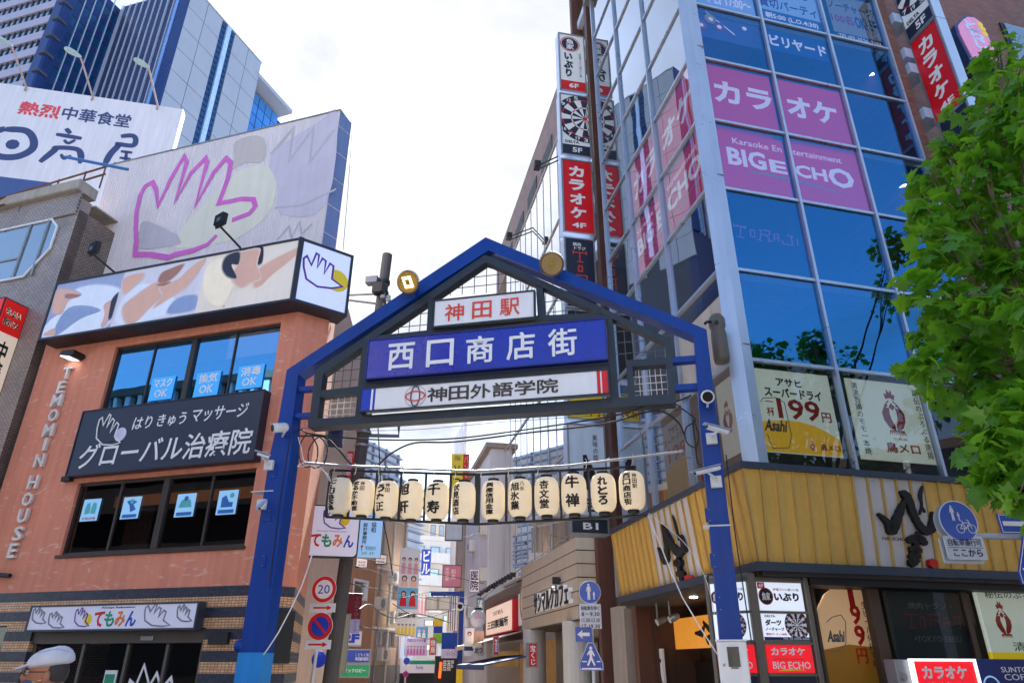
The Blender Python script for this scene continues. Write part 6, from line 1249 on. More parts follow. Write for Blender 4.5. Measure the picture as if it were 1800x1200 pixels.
# ---- white restaurant billboard further back, with lamps
o_ = at(160, 170, 23); WB = Fr((o_.x, o_.y), 78); r = WB.R((-60, 140), (322, 192), (300, 268), (-60, 350)); rz1 = WB.P(322, 192)[1]; ru1 = WB.P(322, 192)[0]; rz0 = WB.P(40, 350)[1]
whb = mat('white_painted_board', C(214, 212, 224), .6, 0, .05, .5, .08); t = thing('restaurant_billboard', 'white rooftop billboard with huge indigo brush characters behind the tiled building', 'billboard', WB.W(-2, rz0-.5))
box('board', WB, -9, ru1, rz0-.4, rz1, -.4, 0, whb, t); inkb = mat('indigo_brush_print', C(52, 66, 116), .6, 0, .1, 2, .04); 
cq = lambda x, y: (x/4, y/4)
def wpoly(pts, m=inkb, d=.002, w=None, nm='brush_letter'):
    if w is not None:
        ws = w if isinstance(w, list) else [w]*len(pts); z9 = spline([(x, y, k) for (x, y), k in zip(pts, ws)], 5); pts = [(x, y) for x, y, k in z9]; w = [k*(.75+.25*min(1, min(i, len(z9)-1-i)/2)) for i, (x, y, k) in enumerate(z9)]
    if w is None: return MB().prism(WB, [WB.P(*cq(x, y)) for x, y in pts], d, d+.01).build(nm, m, t)
    return MB().stroke(WB, [WB.P(*cq(x, y)) for x, y in pts], w, d, d+.01).build(nm, m, t)
def wtext(s, pts, m, bold=.06, shear=0): q = WB.R(*pts); return text(WB, s, q, .003, m, t, bold=bold, shear=shear)
wtext('熱烈', ((34, 178), (109, 186), (104, 209), (32, 202)), mat('brush_red_print', C(214, 70, 84), .6, 0, .08), .05); wtext('中華食堂', ((110, 188), (232, 201), (229, 224), (108, 212)), inkb, .03)
wpoly([(40, 910), (180, 920), (235, 980), (225, 1050), (130, 1100), (20, 1105), (-60, 1080)], w=.30); wpoly([(-60, 930), (40, 905)], w=.3); MB().lathe(WB.W(*WB.P(22, 254), .003), [(.26, 0), (.24, .01)], 9, WB.n).build('brush_dot', inkb, t)
wpoly([(465, 905), (495, 940)], w=.2); wpoly([(395, 945), (575, 975)], w=.2); wpoly([(450, 985), (480, 1008), (530, 985)], w=.13); wpoly([(280, 1140), (380, 1060), (400, 1040), (540, 1050), (570, 1100), (560, 1150)], w=[.22, .26, .22, .22, .26, .16]); wpoly([(430, 1085), (450, 1115), (500, 1095)], w=.14)
wpoly([(850, 960), (930, 955), (955, 985), (930, 1025), (810, 1010)], w=.22); wpoly([(840, 1020), (780, 1080), (740, 1150)], w=.26); wpoly([(850, 1065), (930, 1075)], w=.14); wpoly([(890, 1070), (880, 1150)], w=.13); wpoly([(840, 1110), (920, 1120)], w=.13); wpoly([(800, 1150), (920, 1165)], w=.16)
q = WB.R((-30, 306), (90, 322), (84, 352), (-30, 345)); box('printed_band', WB, q[0], q[1], q[2]-.3, q[3], .001, .01, mat('slate_blue_band', C(60, 84, 140), .6, 0, .05), t); wtext('株式会社', ((0, 316), (84, 328), (80, 344), (-2, 335)), M['whitep'], .02)
for i, ((hx, hy), (bx2, by2)) in enumerate((((14, 72), (46, 153)), ((136, 92), (163, 170)), ((257, 111), (277, 186)))):
    hp = WB.W(*WB.P(hx, hy, 1.0), 1.0); pb_ = WB.W(*WB.P(bx2, by2, .05), .05); t2 = thing('billboard_lamp', 'green grey cobra head lamp on a bent pipe above the white billboard, %s' % ('leftmost', 'middle one', 'rightmost')[i], 'lamp', pb_, 'lamps over the white billboard')
    MB().tube([pb_+Vector((0, 0, -.2)), pb_, hp+(pb_-hp)*.25+Vector((0, 0, .12)), hp+(pb_-hp)*.12+Vector((0, 0, .1))], .04, 8).build('pipe', mat('pinkish_galvanised_pipe', C(170, 150, 148), .6, .2), t2)
    lm = mat('lamp_shell', C(160, 186, 190), .5, .1, .1); ax = (WB.u*-1+WB.n*.5+Vector((0, 0, .15))).normalized(); sd = ax.cross(Vector((0, 0, 1))).normalized(); b = MB(); prof = [(-.02, .05), (.1, .13), (.3, .2), (.52, .21), (.68, .14), (.74, .03)]; rg = []
    for s_, rr0 in prof:
        for k in range(10): an = k*math.pi/5; rg.append(hp+(pb_-hp)*.08+ax*(s_-.1)*.9+sd*math.cos(an)*rr0*.85+Vector((0, 0, 1))*math.sin(an)*rr0*(.55 if math.sin(an) > 0 else .3))
    b._add(rg, [(i_*10+k, i_*10+(k+1) % 10, (i_+1)*10+(k+1) % 10, (i_+1)*10+k) for i_ in range(5) for k in range(10)]+[tuple(range(9, -1, -1)), tuple(range(50, 60))]); b.build('lamp_head', lm, t2, True)

# ================================================================ skyscraper
k1 = at(115, 0, 90); KA = Fr((k1.x, k1.y), 106); KB = Fr((k1.x, k1.y), 20); k2 = KB.W(10.08, 0); KC = Fr((k2.x, k2.y), 106); k3 = KC.W(17.17, 0); KD = Fr((k3.x, k3.y), 20)
TOP = 123.0
sk = thing('office_tower', 'tall grey and blue glass office tower rising behind the white billboard', 'building', k1.xy.to_3d())
pan = mat('pale_grey_panel', C(150, 160, 180), .55, .1, .04, .3, .04); pan2 = mat('lilac_grey_band', C(150, 150, 176), .6, .1, .06, .5, .05); dkj = mat('dark_joint', C(60, 66, 84), .7, 0, .05)
glt = glass('tower_window', (.4, .45, .5), .45, (.9, .96, 1), .002); glb = mat('tower_blue_glass', C(16, 66, 112), .12, .3, .25, .12, .1); dkb_ = mat('tower_dark_blue', C(30, 56, 110), .3, .4, .1, .2, .05)
plum = mat('tower_plum_wall', C(44, 54, 96), .5, .2, .1, .4, .08); fin = mat('tower_white_fin', C(190, 204, 226), .4, .3, .05)
box('core', KD, .3, 20.3, 0, TOP-.4, -14, -.3, dkj, sk, 0); box('core', KA, -40, -.8, 0, TOP-.5, -30, -.5, room, sk, 0); box('core', KC, -8, 17, 0, TOP-.5, -12, -.2, plum, sk, 0)
# left office face: bands and window strips
fh = 4.0; z = 84.0
while z < TOP-1:
    piece('spandrel', KA, -24, -1.6, z, z+1.9, -.4, .15, pan2, sk)
    for k in range(16): piece('window_pane', KA, -24+k*1.4+.06, -24+(k+1)*1.4-.06, z+1.93, z+fh-.03, -.3, -.2, glt, sk)
    b = MB(); [b.box(KA, -24+k*1.4-.05, -24+k*1.4+.05, z+1.91, z+fh-.01, -.3, .0) for k in range(17)]; b.build('window_mullions', dkj, sk)['kind'] = 'stuff'
    z += fh
box('corner_column', KA, -1.58, 1.0, 60, TOP, -1.5, .6, dkb_, sk, .3)
for k in range(9): piece('ledge', KA, -.2, 1.25, 82+k*fh*1.05, 82.5+k*fh*1.05, -1.0, .9, dkj, sk)
for k in range(19): piece('glass_panel' if k % 2 else 'spandrel_panel', KB, .9, 10.0, 82+k*2.1, 84.06+k*2.1, -.3, 0 if k % 2 else .06, glb if k % 2 else dkb_, sk)
for k in range(6): piece('fin', KB, 1.4+k*1.7, 1.52+k*1.7, 80, TOP, 0.06, .35, fin, sk)
for k in range(9): piece('fin', KC, .5+k*1.6, .62+k*1.6, 80, TOP, -.2, .2, fin, sk)
for k in range(7): piece('wall_panel', KC, .66+k*1.6+.02, .5+(k+1)*1.6-.02, 80, TOP, -.2, -.05, plum, sk)
piece('edge_strip', KC, 14.2, 14.9, 80, TOP, -.2, .4, mat('pale_blue_strip', C(120, 160, 220), .3, .4), sk); piece('edge_strip', KC, 14.95, 17.1, 80, TOP, -.2, .3, dkb_, sk)
s0 = (KD.P(400, 32)[0]+KD.P(329, 257)[0])/2; s1 = (KD.P(417, 57)[0]+KD.P(365, 250)[0])/2
us = [0, s0*.5, s0, None, s1, s1+(20.6-s1)*.5, 20.6]
for a, b_ in ((0, s0*.5), (s0*.5, s0), (s1, s1+(20.6-s1)*.5), (s1+(20.6-s1)*.5, 20.6)):
    z = TOP
    while z > 78: piece('panel', KD, a+.06, b_-.06, z-5.4, z-.08, -.3, 0, pan, sk); z -= 5.45
z = TOP; sw_ = (s1-s0)
while z > 78:
    piece('window_pane', KD, s0+.05, s0+sw_*.34, z-1.3, z-.12, -.3, -.12, glb, sk); piece('window_pane', KD, s1-sw_*.30, s1-.05, z-1.3, z-.12, -.3, -.12, glb, sk); z -= 1.42
piece('edge_strip', KD, s0+sw_*.37, s1-sw_*.34, 78, TOP, -.3, .2, mat('sky_blue_strip', C(170, 200, 244), .3, .2), sk)
box('roof_cap', KD, -.1, 20.7, TOP, TOP+.3, -14, .1, pan, sk)
# lower glass wing with flat roof at its right
pw = KD.W(20.7, 0, -3); KE = Fr((pw.x, pw.y), 20)
zA = KE.P(450, 160)[1]
wing = thing('tower_wing', 'blue glass wing with a flat projecting roof at the right of the office tower', 'building', pw)
box('core', KE, .2, 14, 0, zA-1.2, -10, -.2, dkb_, wing, 0)
for j in range(12):
    for i in range(5): piece('glass_panel', KE, .1+i*2.2, 2.1+i*2.2, zA-3.2-j*2.9, zA-.5-j*2.9, -.2, 0, mat('wing_blue_glass', C(60, 130, 206), .15, .3, .15, .1, .05), wing)
box('roof_slab', KE, -1, 12, zA+.4, zA+1.4, -10, 3.0, pan, wing)

_s = 70/90
for r_ in (sk, wing): r_.scale = (_s, _s, _s); r_.location = (r_.location.x*_s, r_.location.y*_s, CH*(1-_s))
# ================================================================ street beyond: left side
tan_ = mat('beige_brick_wall', C(206, 178, 152), .85, 0, .07, .8, .12, .2, 30); brn = mat('tan_brick_wall', C(176, 130, 102), .85, 0, .08, .8, .1, .2, 30)
q0 = at(703, 1150, 44); LB = Fr((q0.x, q0.y), 18)
ztop = LB.P(735, 915)[1]
t = thing('beige_apartment_building', 'beige and brown four storey building on the left side of the street behind the pole', 'building', LB.W(-6, 0))
ul = LB.P(656, 1080)[0]; win = []
for (x0, y0, x1, y1) in ((683, 1025, 701, 1056), (702, 1030, 716, 1060), (664, 1106, 679, 1136), (682, 1108, 696, 1138)):
    a, zA_ = LB.P(x0, y0); b_, zB_ = LB.P(x1, y1); win.append((a, b_, zB_, zA_))
wallparts(LB, ul, 0, .0, ztop, win[2:] and [w for w in win if w[1] < -.05 and w[0] > ul], tan_, t, .3)
for w in win:
    if w[1] < -.05 and w[0] > ul:
        f = MB().frame(LB, w[0], w[1], w[2], w[3], -.2, -.1, .08).build('window', M['zinc'], t); MB().box(LB, w[0]+.08, w[1]-.08, w[2]+.08, w[3]-.08, -.17, -.15).build('pane', gl_side, f); MB().box(LB, (w[0]+w[1])/2-.04, (w[0]+w[1])/2+.04, w[2]+.08, w[3]-.08, -.18, -.1).build('mullion', M['zinc'], f)
box('back_wall', LB, ul, 0, 0, ztop-.2, -2, -1.9, room, t); box('roof_edge', LB, ul-12, .1, ztop, ztop+.3, -8, .15, mat('white_roof_edge', C(226, 220, 216), .7), t)
wb_ = [(LB.P(x0, y0)[0], LB.P(x1, y1)[0], LB.P(x1, y1)[1], LB.P(x0, y0)[1]) for x0, y0, x1, y1 in ((622, 1015, 645, 1056), (612, 1106, 634, 1136))]
wallparts(LB, ul-14, ul-.01, 0, ztop+.001, wb_, brn, t, .3)
for w in wb_: f = MB().frame(LB, w[0], w[1], w[2], w[3], -.2, .02, .12).build('window', M['white'], t); MB().box(LB, w[0]+.1, w[1]-.1, w[2]+.1, w[3]-.1, -.17, -.15).build('pane', gl_side, f)
box('grey_base', LB, ul+.02, .02, 0, LB.P(690, 1168)[1], -.2, .05, mat('grey_render', C(140, 134, 132), .85, 0, .1), t)
MB().box(LB, -.35, 0.0, 0, ztop, -9, -.31).build('end_wall', tan_, t)
pl_ = mat('white_plaque', C(222, 224, 230), .5, 0, .08, 5, 0)
def card(name, label, cat, x0, y0, x1, y1, Y, m, az=90, th=.06, frame=None, group=None, x2=None):
    """flat sign standing at ground distance Y"""
    o_ = at((x0+x1)/2, (y0+y1)/2, Y); f = Fr((o_.x, o_.y), az); (a, zA_), (b_, zB_) = f.P(x0, y0), f.P(x1, y1)
    t = thing(name, label, cat, f.W((a+b_)/2, zB_, 0), group); box('panel', f, a, b_, zB_, zA_, -th, 0, m, t, .004)
    if frame: MB().frame(f, a-.02, b_+.02, zB_-.02, zA_+.02, -th-.01, .012, .03).build('frame', frame, t)
    return t, f, (a, b_, zB_, zA_)
for x0, y0, x1, y1, lab in ((627, 980, 645, 997, 'small white plaque on the brown wall, under the blue office sign'), (661, 974, 679, 991, 'small white plaque with a dark frame, right of the blue office sign')):
    t, f, r = card('wall_plaque', lab, 'plaque', x0, y0, x1, y1, 30, pl_, 70, frame=M['black'])
    for k in range(3): text(f, '東京都', (r[0]+.08, r[1]-.08, r[3]-.12-.12*k-.07, r[3]-.12-.12*k), .003, M['greyp'], t)
apt = t0_ = [o for o in COL.objects if o.name.startswith('beige_apartment_building')][0]
acm = mat('air_conditioner_white', C(206, 206, 200), .5, 0, .06, 5, .1)
for k, (x, y) in enumerate(((688, 1085), (712, 1100), (686, 1015), (664, 1060), (668, 1150))):
    u, z = LB.P(x, y); b = MB(); b.box(LB, u-.45, u+.45, z-.32, z+.32, .02, .38, .02); b.build('air_conditioner', acm, apt); MB().lathe(LB.W(u-.1, z, .38), [(.24, 0), (.24, .02), (.2, .025)], 14, LB.n).build('fan_grille', M['zinc'], apt)
for x in (660, 680, 700): u, z = LB.P(x, 1100); MB().tube([LB.W(u, .5, .1), LB.W(u, ztop-.3, .1)], .06, 6).build('drain_pipe', M['zinc'] if x != 680 else acm, apt)
for k in range(3): box('floor_ledge', LB, ul, 0, 3.4+k*3.1, 3.5+k*3.1, 0.003, .12, MATS['white_roof_edge'], apt)
# louvred building above
lv = thing('louvred_building', 'pale building screened with diagonal louvres beyond the pole, above the lanterns', 'building', at(690, 900, 58)); o_ = at(704, 810, 58); LV = Fr((o_.x, o_.y), 22)
za, zb_ = LV.P(700, 800)[1], LV.P(690, 935)[1]
box('wall', LV, -22, 0, zb_-8, za, -6, 0, mat('pale_blue_grey_wall', C(176, 186, 206), .8, 0, .06, .3, .05), lv, 0)
for k in range(34): zz = za-.3-k*.62; piece('louvre', LV, -22, -.1, zz-.10, zz, .02, .35, mat('grey_louvre', C(120, 132, 160), .5, .3, .05), lv)
for k in range(12): piece('louvre_post', LV, -21.5+k*1.9, -21.38+k*1.9, zb_-6, za, .02, .2, mat('grey_louvre', (0, 0, 0, 1)), lv)
o_ = at(744, 860, 62); LV2 = Fr((o_.x, o_.y), 22); z2 = LV2.P(744, 857)[1]
box('lower_wall', LV2, -14, 0, z2-26, z2, -6, 0, MATS['pale_blue_grey_wall'], lv, 0)
for k in range(16): zz = z2-.3-k*.75; piece('louvre', LV2, -8, -.1, zz-.12, zz, .02, .4, MATS['grey_louvre'], lv)
# far end of the street: white buildings
wh = mat('off_white_wall', C(226, 220, 214), .85, 0, .05, .5, .06); wh2 = mat('cream_wall', C(222, 206, 188), .85, 0, .06, .5, .06)  # even off-white and cream for the distant walls
def farblock(label, x0, x1, ytop, Y, m, az, depth=12, floors=4, cols_=3, balc=False):
    o_ = at(x0, 1100, Y); f = Fr((o_.x, o_.y), az); b_ = f.P(x1, 1100)[0]; zt3 = f.P((x0+x1)/2, ytop)[1]
    t = thing('distant_building', label, 'building', f.W(b_/2, 0)); box('wall', f, 0, b_, 0, zt3, -depth, 0, m, t, 0); box('parapet', f, -.1, b_+.1, zt3, zt3+.5, -depth, .2, wh, t)
    fh_ = zt3/floors
    for j in range(1, floors):
        for i in range(cols_):
            a = b_*(i+.2)/cols_; c_ = b_*(i+.8)/cols_; w = MB().frame(f, a, c_, j*fh_+.8, (j+1)*fh_-.6, 0.002, .08, .08).build('window', M['zinc'], t); MB().box(f, a+.08, c_-.08, j*fh_+.88, (j+1)*fh_-.68, .01, .03).build('pane', gl_side, w)
        if balc: box('balcony', f, .1, b_-.1, j*fh_-.1, j*fh_+1.0, .0, 1.1, wh, t)
    return t
farblock('white stepped building with balconies at the far end of the street', 716, 800, 950, 80, wh, 60, floors=6, balc=True)
farblock('cream building rising behind the white one at the far end of the street', 745, 792, 915, 100, wh2, 70, floors=7)
farblock('low grey building behind the convenience store at the street end', 706, 772, 1075, 62, mat('grey_wall', C(178, 174, 172), .85, 0, .08), 65, floors=3, cols_=2)
# pole with street signs ------------------------------------------------
SG0 = at(569.5, 1035, 15); SG = Fr((SG0.x, SG0.y), 96)
t = thing('road_sign_post', 'grey post with a 20 speed limit disc and a no parking disc', 'road sign', SG.W(0, 0))
a, zA_ = SG.P(569.5, 1035); b_, zB_ = SG.P(562.5, 1100); grp = mat('grey_painted_post', C(190, 196, 206), .45, .2, .05)
MB().tube([SG.W(-.10, 0, -.06), SG.W(-.02, zB_, -.06), SG.W(a, zA_+.2, -.06)], .035, 10).build('post', grp, t)
def disc(fr, o, u, z, r, cols3, d=0.0):
    for i, (k, m) in enumerate(cols3): MB().lathe(fr.W(u, z, d-.006+.003*i), [(r*k, 0), (r*k*.995, .004)], 32, fr.n).build('disc', m, o)
R20 = .262
disc(SG, t, a, zA_, R20, ((1, M['whitep']), (.97, M['redp']), (.70, M['whitep']))); text(SG, '20', (a-.125, a+.125, zA_-.085, zA_+.085), .006, M['bluep'], t, bold=.0)
disc(SG, t, b_, zB_, R20, ((1, M['whitep']), (.97, M['redp']), (.70, M['bluep']))); MB().stroke(SG, [(b_-.15, zB_+.15), (b_+.15, zB_-.15)], .05, .004, .008).build('bar', M['redp'], t)
for x, y in ((566.5, 1067.5), (558, 1132)):
    u, z = SG.P(x, y); box('plate', SG, u-.27, u+.27, z-.085, z+.085, -.02, .0, M['white'], t); MB().prism(SG, [(u-.19, z-.017), (u+.10, z-.017), (u+.10, z-.05), (u+.20, z), (u+.10, z+.05), (u+.10, z+.017), (u-.19, z+.017)], 0, .003).build('arrow', M['redp'], t)
u, z = SG.P(573, 1158); disc(SG, t, u-.2, z, .15, ((1, M['bluep']),), -.15)
# big utility pole with transformer
pt, pbm = at(681, 448, 17), at(600, 1050, 17); dr = (pt-pbm)/(pt.z-pbm.z); p0 = pbm+dr*(-pbm.z)
t = thing('utility_pole', 'dark utility pole behind the archway, its top and clamps showing above the left rafter', 'utility pole', p0)
pm = mat('dark_pole', C(84, 82, 84), .8, .1, .12, 3, .1); MB().tube([p0, p0.lerp(pt, .5), pt], [.17, .155, .14], 14).build('shaft', pm, t)
pzz = lambda z_: p0+dr*z_
zc_ = at(672, 505, 17).z; zl = at(640, 760, 17).z
for k in (-.2, .15): MB().lathe(pzz(zc_+k), [(.18, -.05), (.18, .05)], 14).build('clamp', M['black'], t)
c_ = pzz(zc_); box('switch_box', Fr((c_.x-.22, c_.y-.2), 100), -.22, .12, zc_-.0, zc_+.2, -.12, .12, mat('light_grey_box', C(120, 126, 138), .5, .2), t); box('switch_box', Fr((c_.x-.1, c_.y-.25), 100), -.1, .2, zc_-.35, zc_-.05, -.1, .15, M['black'], t)
MB().tube([c_+Vector((.1, -.1, -.6)), c_+Vector((-1.0, -.1, -.45))], .03, 6).build('arm', M['zinc'], t); MB().tube([c_+Vector((.1, -.1, -.25)), c_+Vector((-1.0, .1, -.2))], .03, 6).build('arm', M['zinc'], t)
for k in range(3): MB().lathe(c_+Vector((-.1+.16*k, -.2, -.35-.1*k)), [(.05, 0), (.08, .05), (.05, .1), (.07, .14), (.03, .2)], 10).build('insulator', mat('porcelain', C(170, 176, 186), .3, 0, .05, streak=0), t)
for zz, rr0 in ((zl, .2), (zl-.35, .19), (zl-2.0, .19), (5.2, .2), (4.6, .2)): MB().lathe(pzz(zz), [(rr0, -.03), (rr0, .03)], 14).build('band', M['zinc'], t)
q1, q2, q3 = at(646, 765, 17), at(701, 766, 17), at(701, 742, 17); MB().tube([q1, q2, q3], .05, 4).build('bracket_arm', mat('slate_arm', C(88, 100, 130), .5), t)
# hanging signs on the left side wall
HB_ = Fr((GS.W(2.4, 0).x, GS.W(2.4, 0).y), 78.43)
r = HB_.R((544, 888), (632, 892), (627, 979), (537, 974)); lil = mat('lilac_lit_face', C(214, 214, 238), .4, 0, .03, 2, .03, emit=.06)
t = thing('hanging_shop_sign', 'square lilac sign with a purple hand behind the left end of the lantern rack', 'sign', HB_.W((r[0]+r[1])/2, r[2], 0))
def rrect(u0, u1, z0, z1, rd, n=5):
    p = []
    for cx_, cz_, a0_ in ((u1-rd, z1-rd, 0), (u0+rd, z1-rd, 90), (u0+rd, z0+rd, 180), (u1-rd, z0+rd, 270)): p += [(cx_+rd*math.cos(rad(a0_+90*k/n)), cz_+rd*math.sin(rad(a0_+90*k/n))) for k in range(n+1)]
    return p
u0, u1, z0, z1 = r; W_ = u1-u0; H_ = z1-z0
MB().prism(HB_, rrect(u0-.03, u1+.03, z0-.03, z1+.03, .10), -.22, -.01).build('housing', M['black'], t); MB().prism(HB_, rrect(u0, u1, z0, z1, .09), -.01, .012).build('face', lil, t)
temomin(HB_, t, u0+.08*W_, u0+.93*W_, z0+.17*H_, z0+.43*H_, .014); text(HB_, 'Always Relaxation', (u0+.18*W_, u0+.78*W_, z0+.47*H_, z0+.51*H_), .014, M['greyp'], t)
MB().lathe(HB_.W(u0+.68*W_, z0+.73*H_, .012), [(.15, 0), (.145, .003)], 20, HB_.n).build('disc', M['yellowp'], t)
pts = [(u0+W_*(.28+.46*((x-378)/230)), z0+H_*(.96-.42*((y-148)/210))) for x, y in HANDP]; MB().prism(HB_, pts, .0152, .0165).build('palm', lil, t); MB().stroke(HB_, pts, .03, .0165, .021, True).build('hand_outline', M['purplep'], t)
MB().tube([HB_.W(-.1, z1-.1, -.1), HB_.W(u0, z1-.1, -.1)], .03).build('bracket', M['black'], t); MB().tube([HB_.W(-.1, z0+.1, -.1), HB_.W(u0, z0+.1, -.1)], .03).build('bracket', M['black'], t)
t, f, r = card('office_sign', 'light blue rounded sign 設計事務所 beside the square hand sign, behind the lanterns', 'sign', 634, 893, 668, 979, 17.5, filmb, 80)
u0, u1, z0, z1 = r; W_ = u1-u0; H_ = z1-z0; box('trim', f, u0-.02, u1+.02, z0-.02, z1+.02, -.09, -.061, M['zinc'], t)
text(f, '設計事務所', (u0+.18*W_, u0+.38*W_, z0+.26*H_, z0+.70*H_), .003, M['blackp'], t, vert=True, bold=.02); text(f, '協和', (u0+.52*W_, u0+.74*W_, z0+.50*H_, z0+.72*H_), .003, M['blackp'], t, vert=True, bold=.02)
MB().prism(f, [(u0+.12*W_, z0+.2*H_), (u0+.2*W_, z0+.25*H_), (u0+.28*W_, z0+.2*H_), (u0+.22*W_, z0+.2*H_), (u0+.22*W_, z0+.13*H_), (u0+.18*W_, z0+.13*H_), (u0+.18*W_, z0+.2*H_)], 0, .003).build('arrow', M['redp'], t); text(f, '管理組合', (u0+.35*W_, u0+.8*W_, z0+.14*H_, z0+.22*H_), .003, M['greenp'], t); text(f, '2F 3F', (u0+.2*W_, u0+.75*W_, z0+.05*H_, z0+.1*H_), .003, M['greenp'], t)
# dark blue round awning and narrow things between wall and pole
sidew = mat('pinkish_far_wall', C(206, 176, 164), .85, 0, .08); o_ = at(590, 1000, 24); t = thing('narrow_pink_building', 'narrow pinkish building with vertical pipes between the terracotta wall and the pole', 'building', o_); FN = Fr((o_.x, o_.y), -5)
n0 = FN.P(560, 1000)[0]; box('wall', FN, n0-2, 3.0, 0, FN.P(590, 742)[1]+4, -3, 0, sidew, t, 0)
FN2 = Fr((o_.x-1.1, o_.y-.3), 84); box('front_wall', FN2, -1.2, 1.0, 0, 11, -2, 0, mat('tan_shade_wall', C(170, 146, 130), .85, 0, .1), t)
for k in range(6): MB().tube([FN2.W(-.9+.3*k, 0, .08), FN2.W(-.9+.3*k, 11, .08)], .035, 6).build('drain_pipe', M['zinc'] if k % 2 else M['alud'], t)
for k in range(4): box('window', FN2, -.6, .3, 2.6+k*2.1, 3.6+k*2.1, .01, .05, M['black'], t)
t, f, r = card('awning_blind', 'dark blue rounded awning end high on the side wall, left of the pole', 'awning', 578, 752, 601, 778, 19, mat('dark_blue_canvas', C(36, 44, 84), .8), 80, .5)
MB().lathe(f.W((r[0]+r[1])/2, r[3]-.02, -.25), [(.17, -.25), (.17, .25)], 16, f.n).build('rounded_top', MATS['dark_blue_canvas'], t)
t, f, r = card('red_vertical_sign', 'narrow red vertical sign with white characters, left of the pole above the rack', 'sign', 606, 792, 618, 840, 24, M['redp'], 80); text(f, '居酒屋', (r[0]+.04, r[1]-.04, r[2]+.1, r[3]-.1), .003, M['whitep'], t, vert=True)
t, f, r = card('flag_banner', 'maroon and lavender street banner lettered TOKYO 2020, hanging right of the pole', 'banner', 611, 1044, 631, 1112, 21, mat('maroon_cloth', C(112, 16, 44), .8, 0, .08), 80, .015)
u0, u1, z0, z1 = r; box('lavender_half', f, u0, u1, z0, z0+.36*(z1-z0), -.016, .002, mat('lavender_cloth', C(164, 160, 214), .8), t); text(f, 'TOKYO2020', (u0+.55*(u1-u0), u0+.85*(u1-u0), z0+.05, z1-.08), .004, M['greyp'], t, vert=True)
MB().tube([f.W(u0-.3, z1+.02, 0), f.W(u1+.02, z1+.02, 0)], .015).build('rod', M['black'], t)
t, f, r = card('menu_blade_sign', 'grey green vertical sign with a Belgian flag and black katakana, behind the no parking disc', 'sign', 583, 1079, 606, 1180, 19, mat('khaki_board', C(176, 172, 150), .6, 0, .06), 82, .12, M['zinc'])
u0, u1, z0, z1 = r; 
for k, m_ in enumerate((M['blackp'], M['yellowp'], M['redp'])): box('flag_stripe', f, u0+.06+k*.10, u0+.155+k*.10, z1-.30, z1-.05, 0, .003, m_, t)
text(f, 'シャイドゥレイユ', (u0+.10, u0+.24, z0+.15, z1-.36), .003, M['blackp'], t, vert=True, bold=.03); text(f, 'ベルギー', (u0+.28, u0+.35, z1-.8, z1-.36), .003, M['blackp'], t, vert=True)
t, f, r = card('floor_sign', 'white 2F sign with blue outlined characters above the blue and green signs', 'sign', 600, 1110, 634, 1132, 22, M['white'], 80); text(f, '2F', (r[0]+.05, r[1]-.05, r[2]+.04, r[3]-.04), .003, M['bluep'], t, bold=.06)
t, f, r = card('clinic_board', 'blue sign with small white writing stacked above the green one', 'sign', 598, 1141, 649, 1164, 23, mat('royal_blue_face', C(30, 60, 160), .4, emit=.05), 78, .2, M['zinc']); u0, u1, z0, z1 = r; text(f, 'こどもと歯', (u0+.52*(u1-u0), u1-.03, z1-.18, z1-.09), .003, M['whitep'], t); text(f, '神田歯科医院', (u0+.52*(u1-u0), u1-.03, z1-.30, z1-.2), .003, M['whitep'], t, bold=.02)
t, f, r = card('copy_shop_board', 'green sign with white katakana at the foot of the brown building', 'sign', 600, 1167, 648, 1189, 23, mat('emerald_face', C(16, 150, 96), .4, emit=.05), 78, .2, M['zinc']); u0, u1, z0, z1 = r; text(f, 'イックロビー', (u0+.1, u1-.1, z0+.12, z1-.11), .003, M['whitep'], t, bold=.03)
# ---- banners and signs in the middle distance
sk_ = [mat('print_pink', C(236, 170, 180), .6, streak=0), mat('print_dark_hair', C(60, 40, 44), .6, streak=0), mat('print_sky', C(120, 190, 230), .6, streak=0), mat('print_peach', C(246, 200, 176), .6, streak=0)]
def figures(f, o, r, n, hairm, dressm, rows_=1):
    u0, u1, z0, z1 = r; w = (u1-u0)/n; 
    for i in range(n):
        cx_ = u0+w*(i+.5); h = z1-z0
        MB().prism(f, [(cx_-.38*w, z0), (cx_+.38*w, z0), (cx_+.3*w, z0+.5*h), (cx_, z0+.62*h), (cx_-.3*w, z0+.5*h)], .001, .004).build('printed_dress', dressm, o)
        MB().lathe(f.W(cx_, z0+.74*h, .002), [(.30*w, 0), (.28*w, .003)], 10, f.n).build('printed_hair', hairm, o); MB().lathe(f.W(cx_, z0+.71*h, .005), [(.19*w, 0), (.18*w, .003)], 10, f.n).build('printed_face', sk_[3], o)
t, f, r = card('tall_idol_banner', 'tall banner with groups of printed figures hanging on the far white building', 'banner', 705, 962, 731, 1118, 42, M['whitep'], 62, .05); u0, u1, z0, z1 = r; h = z1-z0
figures(f, t, (u0+.05, u1-.05, z0+.70*h, z0+.93*h), 3, sk_[1], sk_[0]); figures(f, t, (u0+.05, u1-.05, z0+.55*h, z0+.68*h), 2, sk_[1], sk_[3]); box('printed_field', f, u0, u1, z0+.30*h, z0+.54*h, .0, .0008, sk_[2], t, 0); figures(f, t, (u0+.05, u1-.05, z0+.33*h, z0+.52*h), 2, sk_[1], M['redp']); figures(f, t, (u0+.05, u1-.05, z0+.02*h, z0+.16*h), 5, sk_[1], M['yellowp']); text(f, '神田劇場', (u0+.1, u1-.1, z0+.2*h, z0+.26*h), .003, M['blackp'], t, bold=.03)
